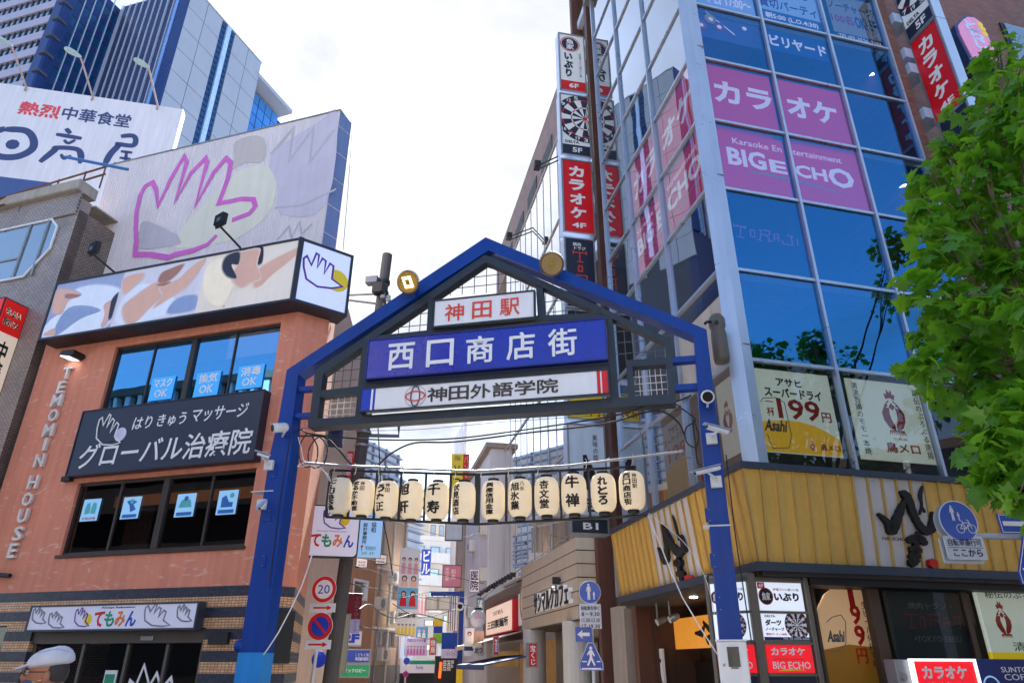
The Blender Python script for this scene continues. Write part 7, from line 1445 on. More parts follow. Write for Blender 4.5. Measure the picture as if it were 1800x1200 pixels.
t, f, r = card('pale_pink_banner', 'pale pink banner with faint figures right of the tall banner', 'banner', 732, 1030, 752, 1086, 44, M['whitep'], 62, .05); figures(f, t, (r[0]+.1, r[1]-.1, r[2]+.2, r[3]-.1), 3, sk_[0], sk_[0])
t, f, r = card('blue_pink_banner', 'blue and pink poster with many small figures above the convenience store', 'banner', 714, 1100, 750, 1152, 43, mat('lilac_print', C(214, 206, 240), .6, streak=0), 62, .05); u0, u1, z0, z1 = r; box('printed_field', f, u0, u1, z0+.62*(z1-z0), z1, 0, .0008, mat('print_blue', C(80, 160, 226), .6, streak=0), t, 0); figures(f, t, (u0+.1, u1-.1, z0+.62*(z1-z0), z1-.1), 4, sk_[0], M['whitep']); figures(f, t, (u0+.1, u1-.1, z0+.05, z0+.4*(z1-z0)), 6, sk_[1], M['pinkp']); text(f, '平成のカラオケ館', (u0+.1, u1-.1, z0+.46*(z1-z0), z0+.58*(z1-z0)), .003, M['purplep'], t, bold=.03)
t, f, r = card('store_sign', 'white and green convenience store fascia at the far street corner', 'sign', 704, 1156, 765, 1182, 45, M['whitep'], 62, 1.0); u0, u1, z0, z1 = r; box('green_band', f, u0+.25*(u1-u0), u1, z0+.60*(z1-z0), z0+.85*(z1-z0), 0, .01, M['greenp'], t); text(f, 'Family', (u0+.45*(u1-u0), u0+.65*(u1-u0), z0+.2*(z1-z0), z0+.5*(z1-z0)), .01, M['bluep'], t)
t, f, r = card('convenience_store', 'glazed shopfront under the green striped fascia', 'shopfront', 706, 1182, 765, 1215, 45.3, M['black'], 62, .5)
o_ = at(714, 1161, 34); f = Fr((o_.x, o_.y), 85); t = thing('far_road_sign', 'distant post with two small discs in front of the convenience store', 'road sign', f.W(0, 0)); MB().tube([f.W(0, 0, -.05), f.W(0, f.P(714, 1150)[1], -.05)], .04).build('post', grp, t)
u, z = f.P(715, 1161); disc(f, t, u, z, .15, ((1, M['whitep']), (.95, M['bluep']))); u, z = f.P(713, 1184); disc(f, t, u, z, .13, ((1, M['redp']), (.68, M['purplep']))); u, z = f.P(714, 1173); box('plate', f, u-.12, u+.12, z-.07, z+.07, -.02, 0, M['white'], t)
# right side mid buildings
gw = mat('light_grey_cladding', C(208, 208, 216), .6, .1, .03, .5, .06)
ua, ub_ = RS.P(862, 900)[0], RS.P(822, 900)[0]
gcb = t = thing('grey_clad_building', 'tall narrow light grey clad building beside the glass curtain wall, behind the lanterns', 'building', RS.W(ua-3, 0))
zt4 = RS.P(862, 790)[1]; box('wall', RS, ub_, ua, 0, zt4, -8, 0, gw, t, 0)
for k in range(3): a = ua-(ua-ub_)*(k)/3; piece('cladding_panel', RS, a-(ua-ub_)/3+.08, a-.08, 0.2, zt4-.3, .01, .08, gw, t)
piece('corner_pilaster', RS, ub_-1.2, ub_, 0, zt4-.5, -.5, .5, mat('taupe_pilaster', C(160, 146, 134), .8), t); piece('roof_coping', RS, ub_-.3, ua+.2, zt4, zt4+.25, -8, .3, mat('taupe_pilaster', (0, 0, 0, 1)), t)
um, un_ = RS.P(812, 950)[0], RS.P(790, 1000)[0]
t = thing('pipe_clad_building', 'white building faced with vertical pipes further down the right side of the street', 'building', RS.W(um-5, 0)); box('wall', RS, un_, um, 0, RS.P(812, 880)[1], -8, -.3, wh, t, 0)
for k in range(7): a = um-(um-un_)*k/7; MB().tube([RS.W(a, 0, .0), RS.W(a, RS.P(815, 742)[1], .0)], .10, 8).build('vertical_pipe', M['white'], t)
t, f, r = card('yellow_vertical_sign', 'yellow vertical sign with a red strip, above the lanterns at the right', 'sign', 794, 797, 823, 872, 29, M['yellowp'], 85, .3); u0, u1, z0, z1 = r; box('red_strip', f, u0+.66*(u1-u0), u1, z0, z1, 0, .004, M['redp'], t); text(f, 'ソート', (u0+.15*(u1-u0), u0+.5*(u1-u0), z0+.1, z1-.5), .003, M['blackp'], t, vert=True, bold=.02); text(f, 'パントリ', (u0+.72*(u1-u0), u0+.95*(u1-u0), z0+.3, z1-.08), .005, M['yellowp'], t, vert=True)
for k in range(4): MB().stroke(f, [(u0+.18*(u1-u0), z1-.12-.05*k), (u0+.30*(u1-u0), z1-.10-.05*k), (u0+.42*(u1-u0), z1-.14-.05*k), (u0+.5*(u1-u0), z1-.11-.05*k)], .022, .003, .006).build('wave_mark', mat('brown_print', C(110, 70, 20), .5, streak=0), t)
t, f, r = card('blank_hanging_sign', 'blank white hanging sign with a dark frame just below the lantern rack', 'sign', 784, 917, 812, 949, 27, mat('pale_grey_face', C(206, 208, 218), .5), 85, .12, M['black'])
t, f, r = card('pink_hanging_sign', 'faded pink hanging sign with white characters below the blank one', 'sign', 779, 993, 810, 1031, 31, mat('dusty_pink_face', C(204, 126, 150), .5), 85, .15, M['alud']); u0, u1, z0, z1 = r; text(f, '神田本舗', (u0+.1, u0+.25, z0+.25, z1-.1), .003, M['whitep'], t, vert=True); text(f, '和風', (u0+.35, u0+.55, z0+.3, z1-.15), .003, M['whitep'], t, vert=True)
for k, (x0, y0, x1, y1, Y, m_, s, lab) in enumerate(((868, 1118, 876, 1150, 26, M['redp'], '酒', 'small red blade sign on the noodle shop corner'), (826, 1000, 842, 1040, 33, M['whitep'], '医院', 'white clinic blade sign on the grey clad building'), (838, 1050, 850, 1072, 31, mat('teal_face', C(40, 130, 140), .5), '薬', 'teal pharmacy blade sign above the round white lantern'), (756, 1120, 766, 1150, 39, M['orangep'], '焼鳥', 'orange blade sign beyond the square lamps'), (742, 965, 756, 1010, 60, M['bluep'], 'ビル', 'blue vertical sign high on the far white building'))):
    t, f, r = card('blade_sign', lab, 'sign', x0, y0, x1, y1, Y, m_, 84, .2, M['zinc']); text(f, s, (r[0]+.04, r[1]-.04, r[2]+.08, r[3]-.08), .003, M['whitep'] if m_ is not M['whitep'] else M['navyp'], t, vert=True, bold=.03)
for k, (x, y, Y) in enumerate(((824, 1075, 33), (846, 1010, 34), (826, 960, 34), (846, 930, 34))):
    u, z = RS.P(x, y, .3); MB().box(RS, u-.4, u+.4, z-.3, z+.3, .05, .4, .02).build('air_conditioner', acm, gcb); MB().lathe(RS.W(u, z, .4), [(.22, 0), (.2, .02)], 12, RS.n).build('fan_grille', M['zinc'], gcb)
# second, far archway post with lamps
o_ = at(808, 1170, 36); f = Fr((o_.x, o_.y), 88); t = thing('far_archway_post', 'second blue archway post with a crossbar and two square lamps further down the street', 'archway', f.W(0, 0)); zc2 = f.P(808, 1042)[1]; zy = f.P(808, 1172)[1]
box('post', f, -.11, .11, max(zy, .3), zc2+.1, -.2, 0, M['blue'], t); box('post_base', f, -.15, .15, 0, max(zy, .3), -.22, .02, M['yellowp'], t); ux = f.P(757, 1041)[0]; box('crossbar', f, ux, .11, zc2-.12, zc2+.08, -.15, -.05, M['blue'], t)
for x in (759, 781):
    u, z = f.P(x, 1060); box('lamp', f, u-.28, u+.28, z-.30, z+.28, -.3, .1, mat('frosted_lamp', C(206, 208, 196), .4), t, .03); box('lamp_stem', f, u-.03, u+.03, z+.28, zc2-.1, -.12, -.06, M['blue'], t); MB().frame(f, u-.3, u+.3, z-.32, z+.3, .1, .13, .05).build('lamp_frame', M['zinc'], t)
u, z = f.P(809, 1066); MB().lathe(f.W(u, z, .3), [(.18, -.3), (.2, 0), (.15, .03)], 14, f.n).build('camera', camw, t); MB().lathe(f.W(u, z, .33), [(.12, 0), (.1, .01)], 12, f.n).build('camera_lens', lensm, t)
t, f, r = card('olympic_banner', 'blue over white street banner with five rings hanging from the far archway post', 'banner', 777, 1111, 803, 1156, 34, mat('cobalt_cloth', C(16, 60, 150), .8, 0, .1), 82, .02); u0, u1, z0, z1 = r; box('white_half', f, u0, u1, z0, z0+.36*(z1-z0), -.021, .003, mat('lavender_white_cloth', C(206, 200, 232), .8), t)
for k in range(5): MB().stroke(f, [(u0+.22+.11*k+.06*math.cos(q*math.pi/5), z0+.2-.05*(k % 2)+.06*math.sin(q*math.pi/5)) for q in range(10)], .012, .003, .007, True).build('ring_print', M['greyp'], t)
for x0, y0, x1, y1, lab, m_, Y in ((763, 1086, 777, 1130, 'yellow, blue and green vertical sign beyond the two square lamps', M['yellowp'], 40), (787, 1046, 803, 1108, 'striped pale banner beyond the far archway post', M['whitep'], 41)):
    t, f, r = card('distant_banner', lab, 'banner', x0, y0, x1, y1, Y, m_, 80, .1); u0, u1, z0, z1 = r
    if m_ is M['yellowp']: box('blue_block', f, u0, u1, z0+.4*(z1-z0), z0+.68*(z1-z0), 0, .005, M['bluep'], t); box('green_block', f, u0, u1, z0, z0+.38*(z1-z0), 0, .005, mat('lime_face', C(120, 210, 40), .5), t)
    else:
        for k in range(4): box('stripe', f, u0+.06+.12*k, u0+.11+.12*k, z0, z1, 0, .005, M['purplep'] if k % 2 else M['greyp'], t)
t, f, r = card('neon_bar', 'dark bar front with an orange tube light beyond the far blue post', 'shopfront', 766, 1152, 803, 1215, 42, M['black'], 80, .5); text(f, '居酒屋', (r[0]+.4, r[1]-.2, r[3]-.75, r[3]-.2), .01, M['whitep'], t, bold=.03); MB().stroke(f, [(r[0]+.25, r[3]-1.1), (r[0]+.3, r[3]-.3)], .14, .0, .05).build('orange_tube', mat('lit_orange', C(236, 84, 30), .5, streak=0, emit=.6), t)

# ---- cafe block on the right side of the street ----
RSc = RS.sub(0, .05)
cu0, cu1 = RS.P(932, 1060)[0], RS.P(1032, 1000)[0]; cz1 = 4.82; cz0 = 2.70
t = thing('cafe_facade', 'beige panelled cafe facade with raised black and white katakana lettering', 'facade', RS.W((cu0+cu1)/2, 0)); cafe = mat('beige_metal_panel', C(196, 182, 164), .55, .1, .04, .6, .07); cpan = 6
for k in range(cpan):
    za_ = cz0+(cz1-cz0)*k/cpan; piece('panel', RS, cu0, cu1, za_+.015, za_+(cz1-cz0)/cpan-.015, -.3, .30, cafe, t)
box('backing', RS, cu0+.02, cu1-.02, cz0, cz1, -.4, .28, M['alud'], t); box('wall', RS, cu0, cu1, 0, cz0-.02, -1.4, -.9, mat('beige_wall', C(164, 150, 134), .8, 0, .06), t); box('soffit', RS, cu0, cu1, cz0-.03, cz0, -.9, .28, M['alud'], t)
q = RS.R((944, 1043), (1008, 1017), (1006, 1060), (948, 1078), d=.3)
text(RS, 'サンマルクカフェ', q, .30, M['whitep'], t, bold=.03, th=.12); text(RS, 'サンマルクカフェ', (q[0]-.03, q[1]-.03, q[2]-.02, q[3]-.02), .425, M['blackp'], t, bold=.02, th=.02)
for u_ in (cu0+1.0, cu1-.9): MB().tube([RS.W(u_, .1, .1), RS.W(u_, cz0, .1)], .38, 20).build('column', mat('pale_column', C(198, 196, 192), .6, 0, .06), t)
for k in range(3): f_ = cu0+2.2+k*1.5; b = MB().frame(RS, f_, f_+1.4, .12, 2.3, -.9, -.8, .08).build('door_frame', M['alud'], t); MB().box(RS, f_+.08, f_+1.32, .2, 2.2, -.87, -.85).build('pane', gl_clear, b)
# round red ring sign and its black bracket
o_ = RS.W(cu1-1.6, 0, .9); f = Fr((o_.x, o_.y), 78.43); u, z = f.P(1017, 1054); t = thing('round_cafe_sign', 'round sign with a red lettered ring, half behind the blue pedestrian disc', 'sign', f.W(u, z-.45))
disc(f, t, u, z, .47, ((1, M['black']), (.97, mat('coral_red_face', C(214, 62, 44), .4)), (.66, M['navydart'])))
for k, ch in enumerate('CHOCO CRO'):
    an = rad(205-26*k)
    if ch != ' ': text(f, ch, (-.05, .05, -.055, .055), .008, M['whitep'], t, bold=.04, warp=(lambda an: lambda uu, zz, dd: f.W(u+(.385+zz)*math.cos(an)+uu*math.sin(an), z+(.385+zz)*math.sin(an)-uu*math.cos(an), dd))(an))
text(f, 'ICE', (u-.25, u+.05, z-.1, z+.12), .008, M['whitep'], t, bold=.03); MB().tube([f.W(u-.7, z+.55, -.05), f.W(u+.9, z+.55, -.05)], .04, 4).build('bracket', M['black'], t); box('bracket_box', f, u-.75, u-.55, z+.42, z+.62, -.1, .02, M['black'], t)
# noodle shop
t = thing('noodle_shop', 'brown walled noodle shop front with noren and awnings beside the beige cafe', 'shopfront', RS.W(cu0-3, 0)); nu0, nu1 = RS.P(853, 1080)[0], cu0-.02; nz1 = RS.P(931, 1014)[1]; nz0 = RS.P(931, 1117)[1]
bw_ = mat('brown_grey_wall', C(112, 98, 88), .75, 0, .12, 1, .12); box('wall', RS, nu0, nu1, nz0, nz1, -.5, .12, bw_, t, .1); box('lower_wall', RS, nu0, nu1, 0, nz0-.01, -2, -1.5, mat('warm_shop_interior', C(150, 112, 70), .8, 0, .4, 1.5, 0, emit=.10), t)
for k in range(7): u_ = nu0+1.6+k*.75; piece('noren_panel', RS, u_, u_+.7, 1.55, 2.15, -.2, -.18, mat('noren_cloth', C(218, 176, 104), .8, 0, .1), t)
for k in range(14): u_ = nu0+.6+k*.6; piece('spot', RS, u_, u_+.12, nz1+.10+.02*(k % 3), nz1+.28, .3, .5, M['black'], t)
q = RS.R((855, 1073), (899, 1052), (899, 1105), (854, 1117), d=.35); t = thing('noodle_shop_sign', 'white sign with a red edge and black characters on the brown wall', 'sign', RS.W(q[0], q[2], .15)); box('housing', RS, q[0], q[1]+.2, q[2]-.04, q[3]+.04, .12, .33, M['redp'], t); box('face', RS, q[0]+.02, q[1], q[2], q[3], .33, .36, mat('warm_white_face', C(240, 214, 196), .4, emit=.1), t); h = q[3]-q[2]; w = q[1]-q[0]
text(RS, '三田製麺所', (q[0]+.08*w, q[1]-.1*w, q[2]+.18*h, q[2]+.5*h), .365, M['blackp'], t, bold=.05); text(RS, 'つけめん', (q[0]+.3*w, q[0]+.72*w, q[2]+.65*h, q[2]+.83*h), .365, M['blackp'], t)
q = RS.R((912, 1043), (930, 1037), (930, 1094), (912, 1101), d=.14); t = thing('ramen_poster', 'white poster with a bowl of noodles between the noodle sign and the cafe panels', 'poster', RS.W(q[0], q[2], .14)); box('panel', RS, *q, .125, .16, M['whitep'], t); cu_, cz_ = (q[0]+q[1])/2, (q[2]+q[3])/2; MB().lathe(RS.W(cu_+.1, cz_+.25, .16), [(.42*(q[1]-q[0]), 0), (.4*(q[1]-q[0]), .01)], 20, RS.n).build('printed_bowl', mat('bowl_grey', C(150, 140, 120), .6), t); MB().lathe(RS.W(cu_+.1, cz_+.25, .17), [(.3*(q[1]-q[0]), 0), (.28*(q[1]-q[0]), .01)], 20, RS.n).build('printed_noodles', mat('noodle_cream', C(232, 206, 150), .6), t)
t, f, r = card('lottery_sign', 'red box sign 宝くじ in white beside the beige column', 'sign', 929, 1130, 944, 1171, 23, M['redp'], 78, .25, M['zinc']); text(f, '宝くじ', (r[0]+.05, r[1]-.04, r[2]+.05, r[3]-.05), .003, M['whitep'], t, vert=True, bold=.04)
for xa_, xb_, z1_, z0_, dd_, m_, lab in ((852, 922, 2.75, 2.35, 1.6, mat('beige_canvas', C(214, 200, 180), .85), 'beige canvas awning over the noodle shop entrance'), (884, 950, 1.95, 1.62, 1.9, mat('blue_canvas', C(40, 60, 110), .85), 'low blue stall awning under the red lottery sign')):
    ua_, ub2 = RS.P(xa_, 1120)[0], RS.P(xb_, 1120)[0]; b = MB()
    b._add([RS.W(u_, z_, d_) for u_ in (ua_, ub2) for z_, d_ in ((z1_, .1), (z0_, dd_), (z0_-.16, dd_), (z0_-.16, dd_-.02), (z0_-.03, dd_-.03), (z1_-.04, .1))], [(0, 5, 4, 3, 2, 1), (6, 7, 8, 9, 10, 11)]+[(i, (i+1) % 6, 6+(i+1) % 6, 6+i) for i in range(6)]); tag(b.build('awning', m_), lab, 'awning')
# white balloon lantern, portrait boards
c_ = at(840, 1086, 26); t = thing('round_white_lantern', 'round white paper lantern with a red emblem beside the noodle shop sign', 'lantern', c_-Vector((0, 0, .4))); MB().lathe(c_, [(.1, -.28)]+[(.28*math.cos(rad(a)), .28*math.sin(rad(a))*1.05) for a in range(-75, 80, 10)]+[(.1, .28)], 20).build('shade', mat('white_lantern_paper', C(222, 218, 222), .6), t, True); MB().lathe(c_, [(.12, .28), (.12, .34)], 12).build('cap', M['black'], t); MB().tube([c_+Vector((0, 0, .33)), c_+Vector((.1, 0, .8))], .01).build('cord', M['black'], t)
fL = Fr((c_.x, c_.y), 85); MB().prism(fL, [(-.16, c_.z-.02), (-.05, c_.z+.06), (0, c_.z+.2), (.05, c_.z+.06), (.16, c_.z-.02)], .285, .30).build('emblem', sk_[0], t)
t, f, r = card('doctor_board', 'tall white board with a printed figure in a white coat beside the far blue post', 'board', 817, 1103, 833, 1152, 29, M['white'], 84, .1); figures(f, t, (r[0]+.05, r[1]-.05, r[2]+.35, r[3]-.05), 1, sk_[1], mat('print_white_coat', C(226, 232, 230), .6)); box('navy_strip', f, r[0], r[1], r[2]+.18, r[2]+.33, 0, .005, M['navyp'], t)
t, f, r = card('foot_massage_board', 'board reading 足つ under a printed hand, beside the white coat board', 'board', 833, 1108, 850, 1152, 28.5, mat('print_tan', C(206, 160, 140), .6, 0, .2, 5), 84, .1); box('white_strip', f, r[0], r[1], r[2], r[2]+.36, 0, .005, M['whitep'], t); text(f, '足つ', (r[0]+.03, r[1]-.03, r[2]+.08, r[2]+.30), .006, M['navyp'], t, bold=.04)
# ---- road sign post at the cafe (round, plate, arrow, crossing)
o_ = at(1038, 1040, 16.5); f = Fr((o_.x, o_.y), 92); t = thing('pedestrian_sign_post', 'post with a blue pedestrian disc, hours plate and crossing sign before the cafe', 'road sign', f.W(0, 0)); MB().tube([f.W(0, 0, -.07), f.W(0, f.P(1038, 1030)[1], -.07)], .038, 10).build('post', grp, t)
sgb = mat('road_sign_blue', C(20, 84, 196), .35, 0, .03, streak=0, coat=.3); sgb2 = mat('road_sign_blue_hex', C(16, 72, 180), .35, 0, .03, streak=0, coat=.3)
def pedestrian(fr, o, u, z, h, d, m):
    k = h
    MB().lathe(fr.W(u, z+.42*k, d), [(.075*k, 0), (.07*k, .003)], 12, fr.n).build('figure_head', m, o)
    MB().prism(fr, [(u-.10*k, z+.33*k), (u+.10*k, z+.33*k), (u+.17*k, z+.02*k), (u+.13*k, z), (u+.085*k, z+.2*k), (u+.08*k, z-.05*k), (u+.09*k, z-.5*k), (u+.02*k, z-.5*k), (u, z-.1*k), (u-.02*k, z-.5*k), (u-.09*k, z-.5*k), (u-.08*k, z-.05*k), (u-.085*k, z+.2*k), (u-.13*k, z), (u-.17*k, z+.02*k)], d, d+.003).build('figure', m, o)
u, z = f.P(1037, 1040); disc(f, t, u, z, .245, ((1, M['whitep']), (.96, sgb))); pedestrian(f, t, u-.03, z+.01, .34, .006, M['whitep']); pedestrian(f, t, u+.085, z-.07, .17, .006, M['whitep'])
u, z = f.P(1038, 1081); box('plate', f, u-.24, u+.24, z-.27, z+.24, -.02, 0, mat('white_plate', C(206, 212, 226), .4, 0, .03), t)
for i, s in enumerate(('自転車を除く', '8－9.30', '11.30-13.30', '17-19.30')): text(f, s, (u-.20, u+.20, z+.145-.125*i-.035, z+.145-.125*i+.05), .002, M['navyp'], t, bold=.015)
u, z = f.P(1026, 1114); box('arrow_plate', f, u-.18, u+.18, z-.15, z+.15, -.02, 0, sgb2, t); MB().prism(f, [(u-.14, z), (u-.02, z+.09), (u-.04, z+.035), (u+.13, z+.035), (u+.13, z-.035), (u-.04, z-.035), (u-.02, z-.09)], 0, .003).build('arrow', M['whitep'], t)
u, z = f.P(1039, 1153); 
def crossing(fr, o, u, z, k, d=0):
    pg = [(-.06, .30), (.06, .30), (.27, -.14), (.27, -.28), (-.27, -.28), (-.27, -.14)]
    MB().prism(fr, [(u+a*k, z+b*k) for a, b in pg], -.02+d, d).build('house_shaped_plate', sgb2, o); MB().stroke(fr, [(u+a*k*.93, z+(b-.0)*k*.93) for a, b in pg], .010, d, d+.003, True).build('plate_border', M['whitep'], o)
    MB().lathe(fr.W(u, z+.17*k, d+.001), [(.035*k, 0), (.03*k, .003)], 12, fr.n).build('figure_head', M['whitep'], o)
    MB().prism(fr, [(u+a*k, z+b*k) for a, b in ((-.03, .13), (.03, .13), (.085, .02), (.07, .0), (.03, .06), (.025, -.02), (.09, -.17), (.06, -.19), (0, -.07), (-.06, -.19), (-.095, -.17), (-.03, -.02), (-.035, .06), (-.08, .02), (-.09, .04))], d, d+.003).build('figure', M['whitep'], o)
    for a, b, c__ in ((-.20, -.10, -.10), (.12, .20, -.10), (-.21, .21, -.24)): MB().prism(fr, [(u+a*k, z+(c__-.012)*k), (u+b*k, z+(c__-.012)*k), (u+b*k, z+(c__+.012)*k), (u+a*k, z+(c__+.012)*k)], d, d+.003).build('stripe', M['whitep'], o)
crossing(f, t, u, z, .98)
# ---- road sign arm at the right edge
o_ = at(1685, 915, 9.2); f = Fr((o_.x, o_.y), 84); pz = f.P(1700, 940)[1]; pr = 2.2
t = thing('road_sign', 'grey arm at the right edge carrying a blue bicycle and pedestrian disc', 'road sign', f.W(pr, 0)); MB().tube([f.W(-.1, pz, -.08), f.W(pr, pz+.02, -.08)], .04, 12).build('arm', grp, t); MB().tube([f.W(pr, 0, -.08), f.W(pr, pz+.6, -.08)], .07, 12).build('post', grp, t)
u, z = f.P(1685, 915); disc(f, t, u, z, .265, ((1, M['whitep']), (.95, sgb))); disc(f, t, u-.03, z-.02, .265, ((1, grp),), -.07); pedestrian(f, t, u-.07, z+.10, .20, .006, M['whitep']); pedestrian(f, t, u+.01, z+.06, .11, .006, M['whitep'])
bu, bz = u+.07, z-.10
for sx in (-.075, .085): MB().stroke(f, [(bu+sx+.055*math.cos(a*math.pi/6), bz+.055*math.sin(a*math.pi/6)) for a in range(12)], .008, .006, .009, True).build('wheel_print', M['whitep'], t)
MB().stroke(f, [(bu-.075, bz), (bu-.03, bz+.075), (bu+.06, bz+.08), (bu+.005, bz), (bu-.075, bz)], .009, .006, .009).build('frame_print', M['whitep'], t); MB().stroke(f, [(bu+.085, bz), (bu+.055, bz+.11), (bu+.03, bz+.115)], .009, .006, .009).build('frame_print', M['whitep'], t); MB().stroke(f, [(bu+.005, bz), (bu-.035, bz+.1), (bu-.06, bz+.1)], .009, .006, .009).build('frame_print', M['whitep'], t)
u, z = f.P(1698, 962); MB().prism(f, rrect(u-.27, u+.27, z-.15, z+.15, .03), -.02, 0).build('plate', MATS['white_plate'], t); MB().prism(f, rrect(u-.29, u+.25, z-.19, z+.13, .03), -.09, -.06).build('plate', grp, t)
text(f, '自転車通行可', (u-.23, u+.23, z+.02, z+.115), .002, M['navyp'], t, bold=.01); text(f, 'ここから', (u-.19, u+.21, z-.11, z-.015), .002, M['navyp'], t, bold=.02); MB().stroke(f, [(u-.24, z+.0), (u+.24, z+.0)], .006, .001, .003).build('rule', M['navyp'], t)
u, z = f.P(1790, 920); box('arrow_plate', f, u-.265, u+.27, z-.125, z+.125, -.02, 0, sgb2, t); MB().frame(f, u-.255, u+.26, z-.115, z+.115, 0, .002, .008).build('plate_border', M['whitep'], t); MB().prism(f, [(u-.22, z-.03), (u+.06, z-.03), (u+.06, z-.09), (u+.22, z), (u+.06, z+.09), (u+.06, z+.03), (u-.22, z+.03)], 0.001, .004).build('arrow', M['whitep'], t)
u, z = f.P(1820, 985); crossing(f, t, u, z, 1.05)
# street wires
def wire(label, pts, Y, r=.012): cable('street_wire', label, [at(x, y, yy) for (x, y), yy in zip(pts, Y)], r, M['cable'], 'wire', smooth=4, group='overhead street wires')
wire('overhead wire falling from the pole towards the far blue post, below the office sign', [(600, 975), (660, 985), (730, 1000), (790, 1012), (850, 1025)], [17, 22, 27, 30, 33])
wire('overhead wire under the plaques crossing the beige building', [(612, 990), (670, 1008), (692, 1015)], [17, 24, 28])
wire('long overhead wire crossing the tall banner', [(615, 1025), (680, 1038), (760, 1053), (830, 1065)], [17, 25, 32, 36])
wire('thick bundled wire with a loop in front of the beige windows', [(630, 1072), (650, 1062), (675, 1080), (700, 1085), (735, 1078), (790, 1093)], [17, 20, 24, 27, 30, 34], .022)
wire('lowest overhead wire across the beige building', [(632, 1100), (680, 1110), (770, 1125)], [17, 24, 32])
wire('twisted wire dropping from the rack past the blue office sign', [(664, 742), (667, 800), (672, 900), (683, 960), (690, 1010)], [17, 17.2, 17.5, 18, 19], .016)
wire('wire from the square lamps across to the grey clad building', [(700, 1052), (760, 1040), (820, 1050), (860, 1030)], [30, 33, 33, 30])
wire('sagging wire from the beige apartments to the far blue post', [(690, 1060), (740, 1085), (800, 1070)], [30, 33, 36], .016)
wire('wire running along the cafe side of the street above the spot lamps', [(850, 1050), (900, 1010), (950, 975), (1030, 925)], [30, 27, 24, 20])
wire('high thin wire from the pole across the sky gap to the grey clad building', [(645, 905), (720, 925), (800, 945), (850, 935)], [17, 23, 29, 31], .009)
# ================================================================ person in a flat cap
H = at(92, 1178, 4.2); pc = Vector((H.x, H.y, 0)); 
t = thing('person', 'person in white flat cap, glasses and grey mask at the bottom left corner', 'person', pc)
fw = Vector((-.94, -.34, 0)).normalized(); sdv = Vector((-fw.y, fw.x, 0)); UPV = Vector((0, 0, 1)); hz = 1.50
def skinned(name, verts, edges, radii, m, root=0, sub=2):
    me = bpy.data.meshes.new(name); me.from_pydata([v-pc for v in verts], edges, []); me.materials.append(m); o = bpy.data.objects.new(name, me); COL.objects.link(o); o.parent = t
    o.modifiers.new('skin', 'SKIN'); s = o.modifiers.new('sub', 'SUBSURF'); s.levels = s.render_levels = sub
    for i, r_ in enumerate(radii): me.skin_vertices[0].data[i].radius = r_ if isinstance(r_, tuple) else (r_, r_)
    me.skin_vertices[0].data[root].use_root = True
    for p in me.polygons: p.use_smooth = True
    return o
P3 = lambda f_, s_, z_: pc+fw*f_+sdv*s_+UPV*z_
sk1 = mat('person_skin', C(168, 112, 86), .55, 0, .05, 20, 0); cloth = mat('dark_jacket', C(44, 48, 58), .9, 0, .1); trs = mat('grey_trousers', C(70, 70, 74), .9)
vs = [P3(0, 0, .95), P3(0, 0, 1.15), P3(0, 0, 1.34), P3(.01, 0, 1.39), P3(.02, 0, 1.47), P3(0, .17, 1.33), P3(-.02, .22, 1.07), P3(.08, .20, .86), P3(0, -.17, 1.33), P3(-.02, -.22, 1.07), P3(.08, -.20, .86), P3(0, .09, .90), P3(.02, .10, .48), P3(-.02, .10, .09), P3(.10, .11, .04), P3(0, -.09, .90), P3(.02, -.10, .48), P3(-.02, -.10, .09), P3(.10, -.11, .04)]
es = [(0, 1), (1, 2), (2, 3), (3, 4), (2, 5), (5, 6), (6, 7), (2, 8), (8, 9), (9, 10), (0, 11), (11, 12), (12, 13), (13, 14), (0, 15), (15, 16), (16, 17), (17, 18)]
rr2 = [(.15, .12), (.15, .115), (.15, .11), .06, .05, .07, .05, .035, .07, .05, .035, .09, .06, .042, .045, .09, .06, .042, .045]
skinned('body', vs, es, rr2, cloth)
def ellip(name, c, rx, ry, rz, m, tf=None, n=20, k=12, ax=None):
    b = MB(); vs = []; X, Yv, Z = ax or (fw, sdv, UPV)
    for i in range(k+1):
        ph = -math.pi/2+math.pi*i/k
        for j in range(n):
            th = 2*math.pi*j/n; p = [math.cos(ph)*math.cos(th), math.cos(ph)*math.sin(th), math.sin(ph)]
            if tf: p = tf(*p)
            vs.append(c+X*p[0]*rx+Yv*p[1]*ry+Z*p[2]*rz)
    b._add(vs, [(i*n+j, i*n+(j+1) % n, (i+1)*n+(j+1) % n, (i+1)*n+j) for i in range(k) for j in range(n)]); return b.build(name, m, t, True)
hc = P3(.02, 0, 1.548)
ellip('head', hc, .098, .078, .125, sk1, lambda x, y, z: (x*(1-.18*max(0, -z))+(.12 if (-.3 < z < .05 and x > .9) else 0), y*(1-.22*max(0, -z)), z))
ellip('hair', hc+fw*-.026+UPV*.012, .078, .0775, .082, mat('dark_grey_hair', C(58, 54, 54), .8))
ellip('ear', hc+fw*-.012+sdv*.078+UPV*-.01, .020, .010, .033, sk1, n=10, k=6); ellip('ear', hc+fw*-.012-sdv*.078+UPV*-.01, .020, .010, .033, sk1, n=10, k=6)
ellip('nose', hc+fw*.105+UPV*-.012, .02, .014, .026, sk1, n=8, k=6); ellip('mask', hc+fw*.045+UPV*-.055, .070, .066, .052, mat('grey_mask', C(70, 84, 124), .8))
glm = mat('glasses_frame', C(60, 50, 44), .3)
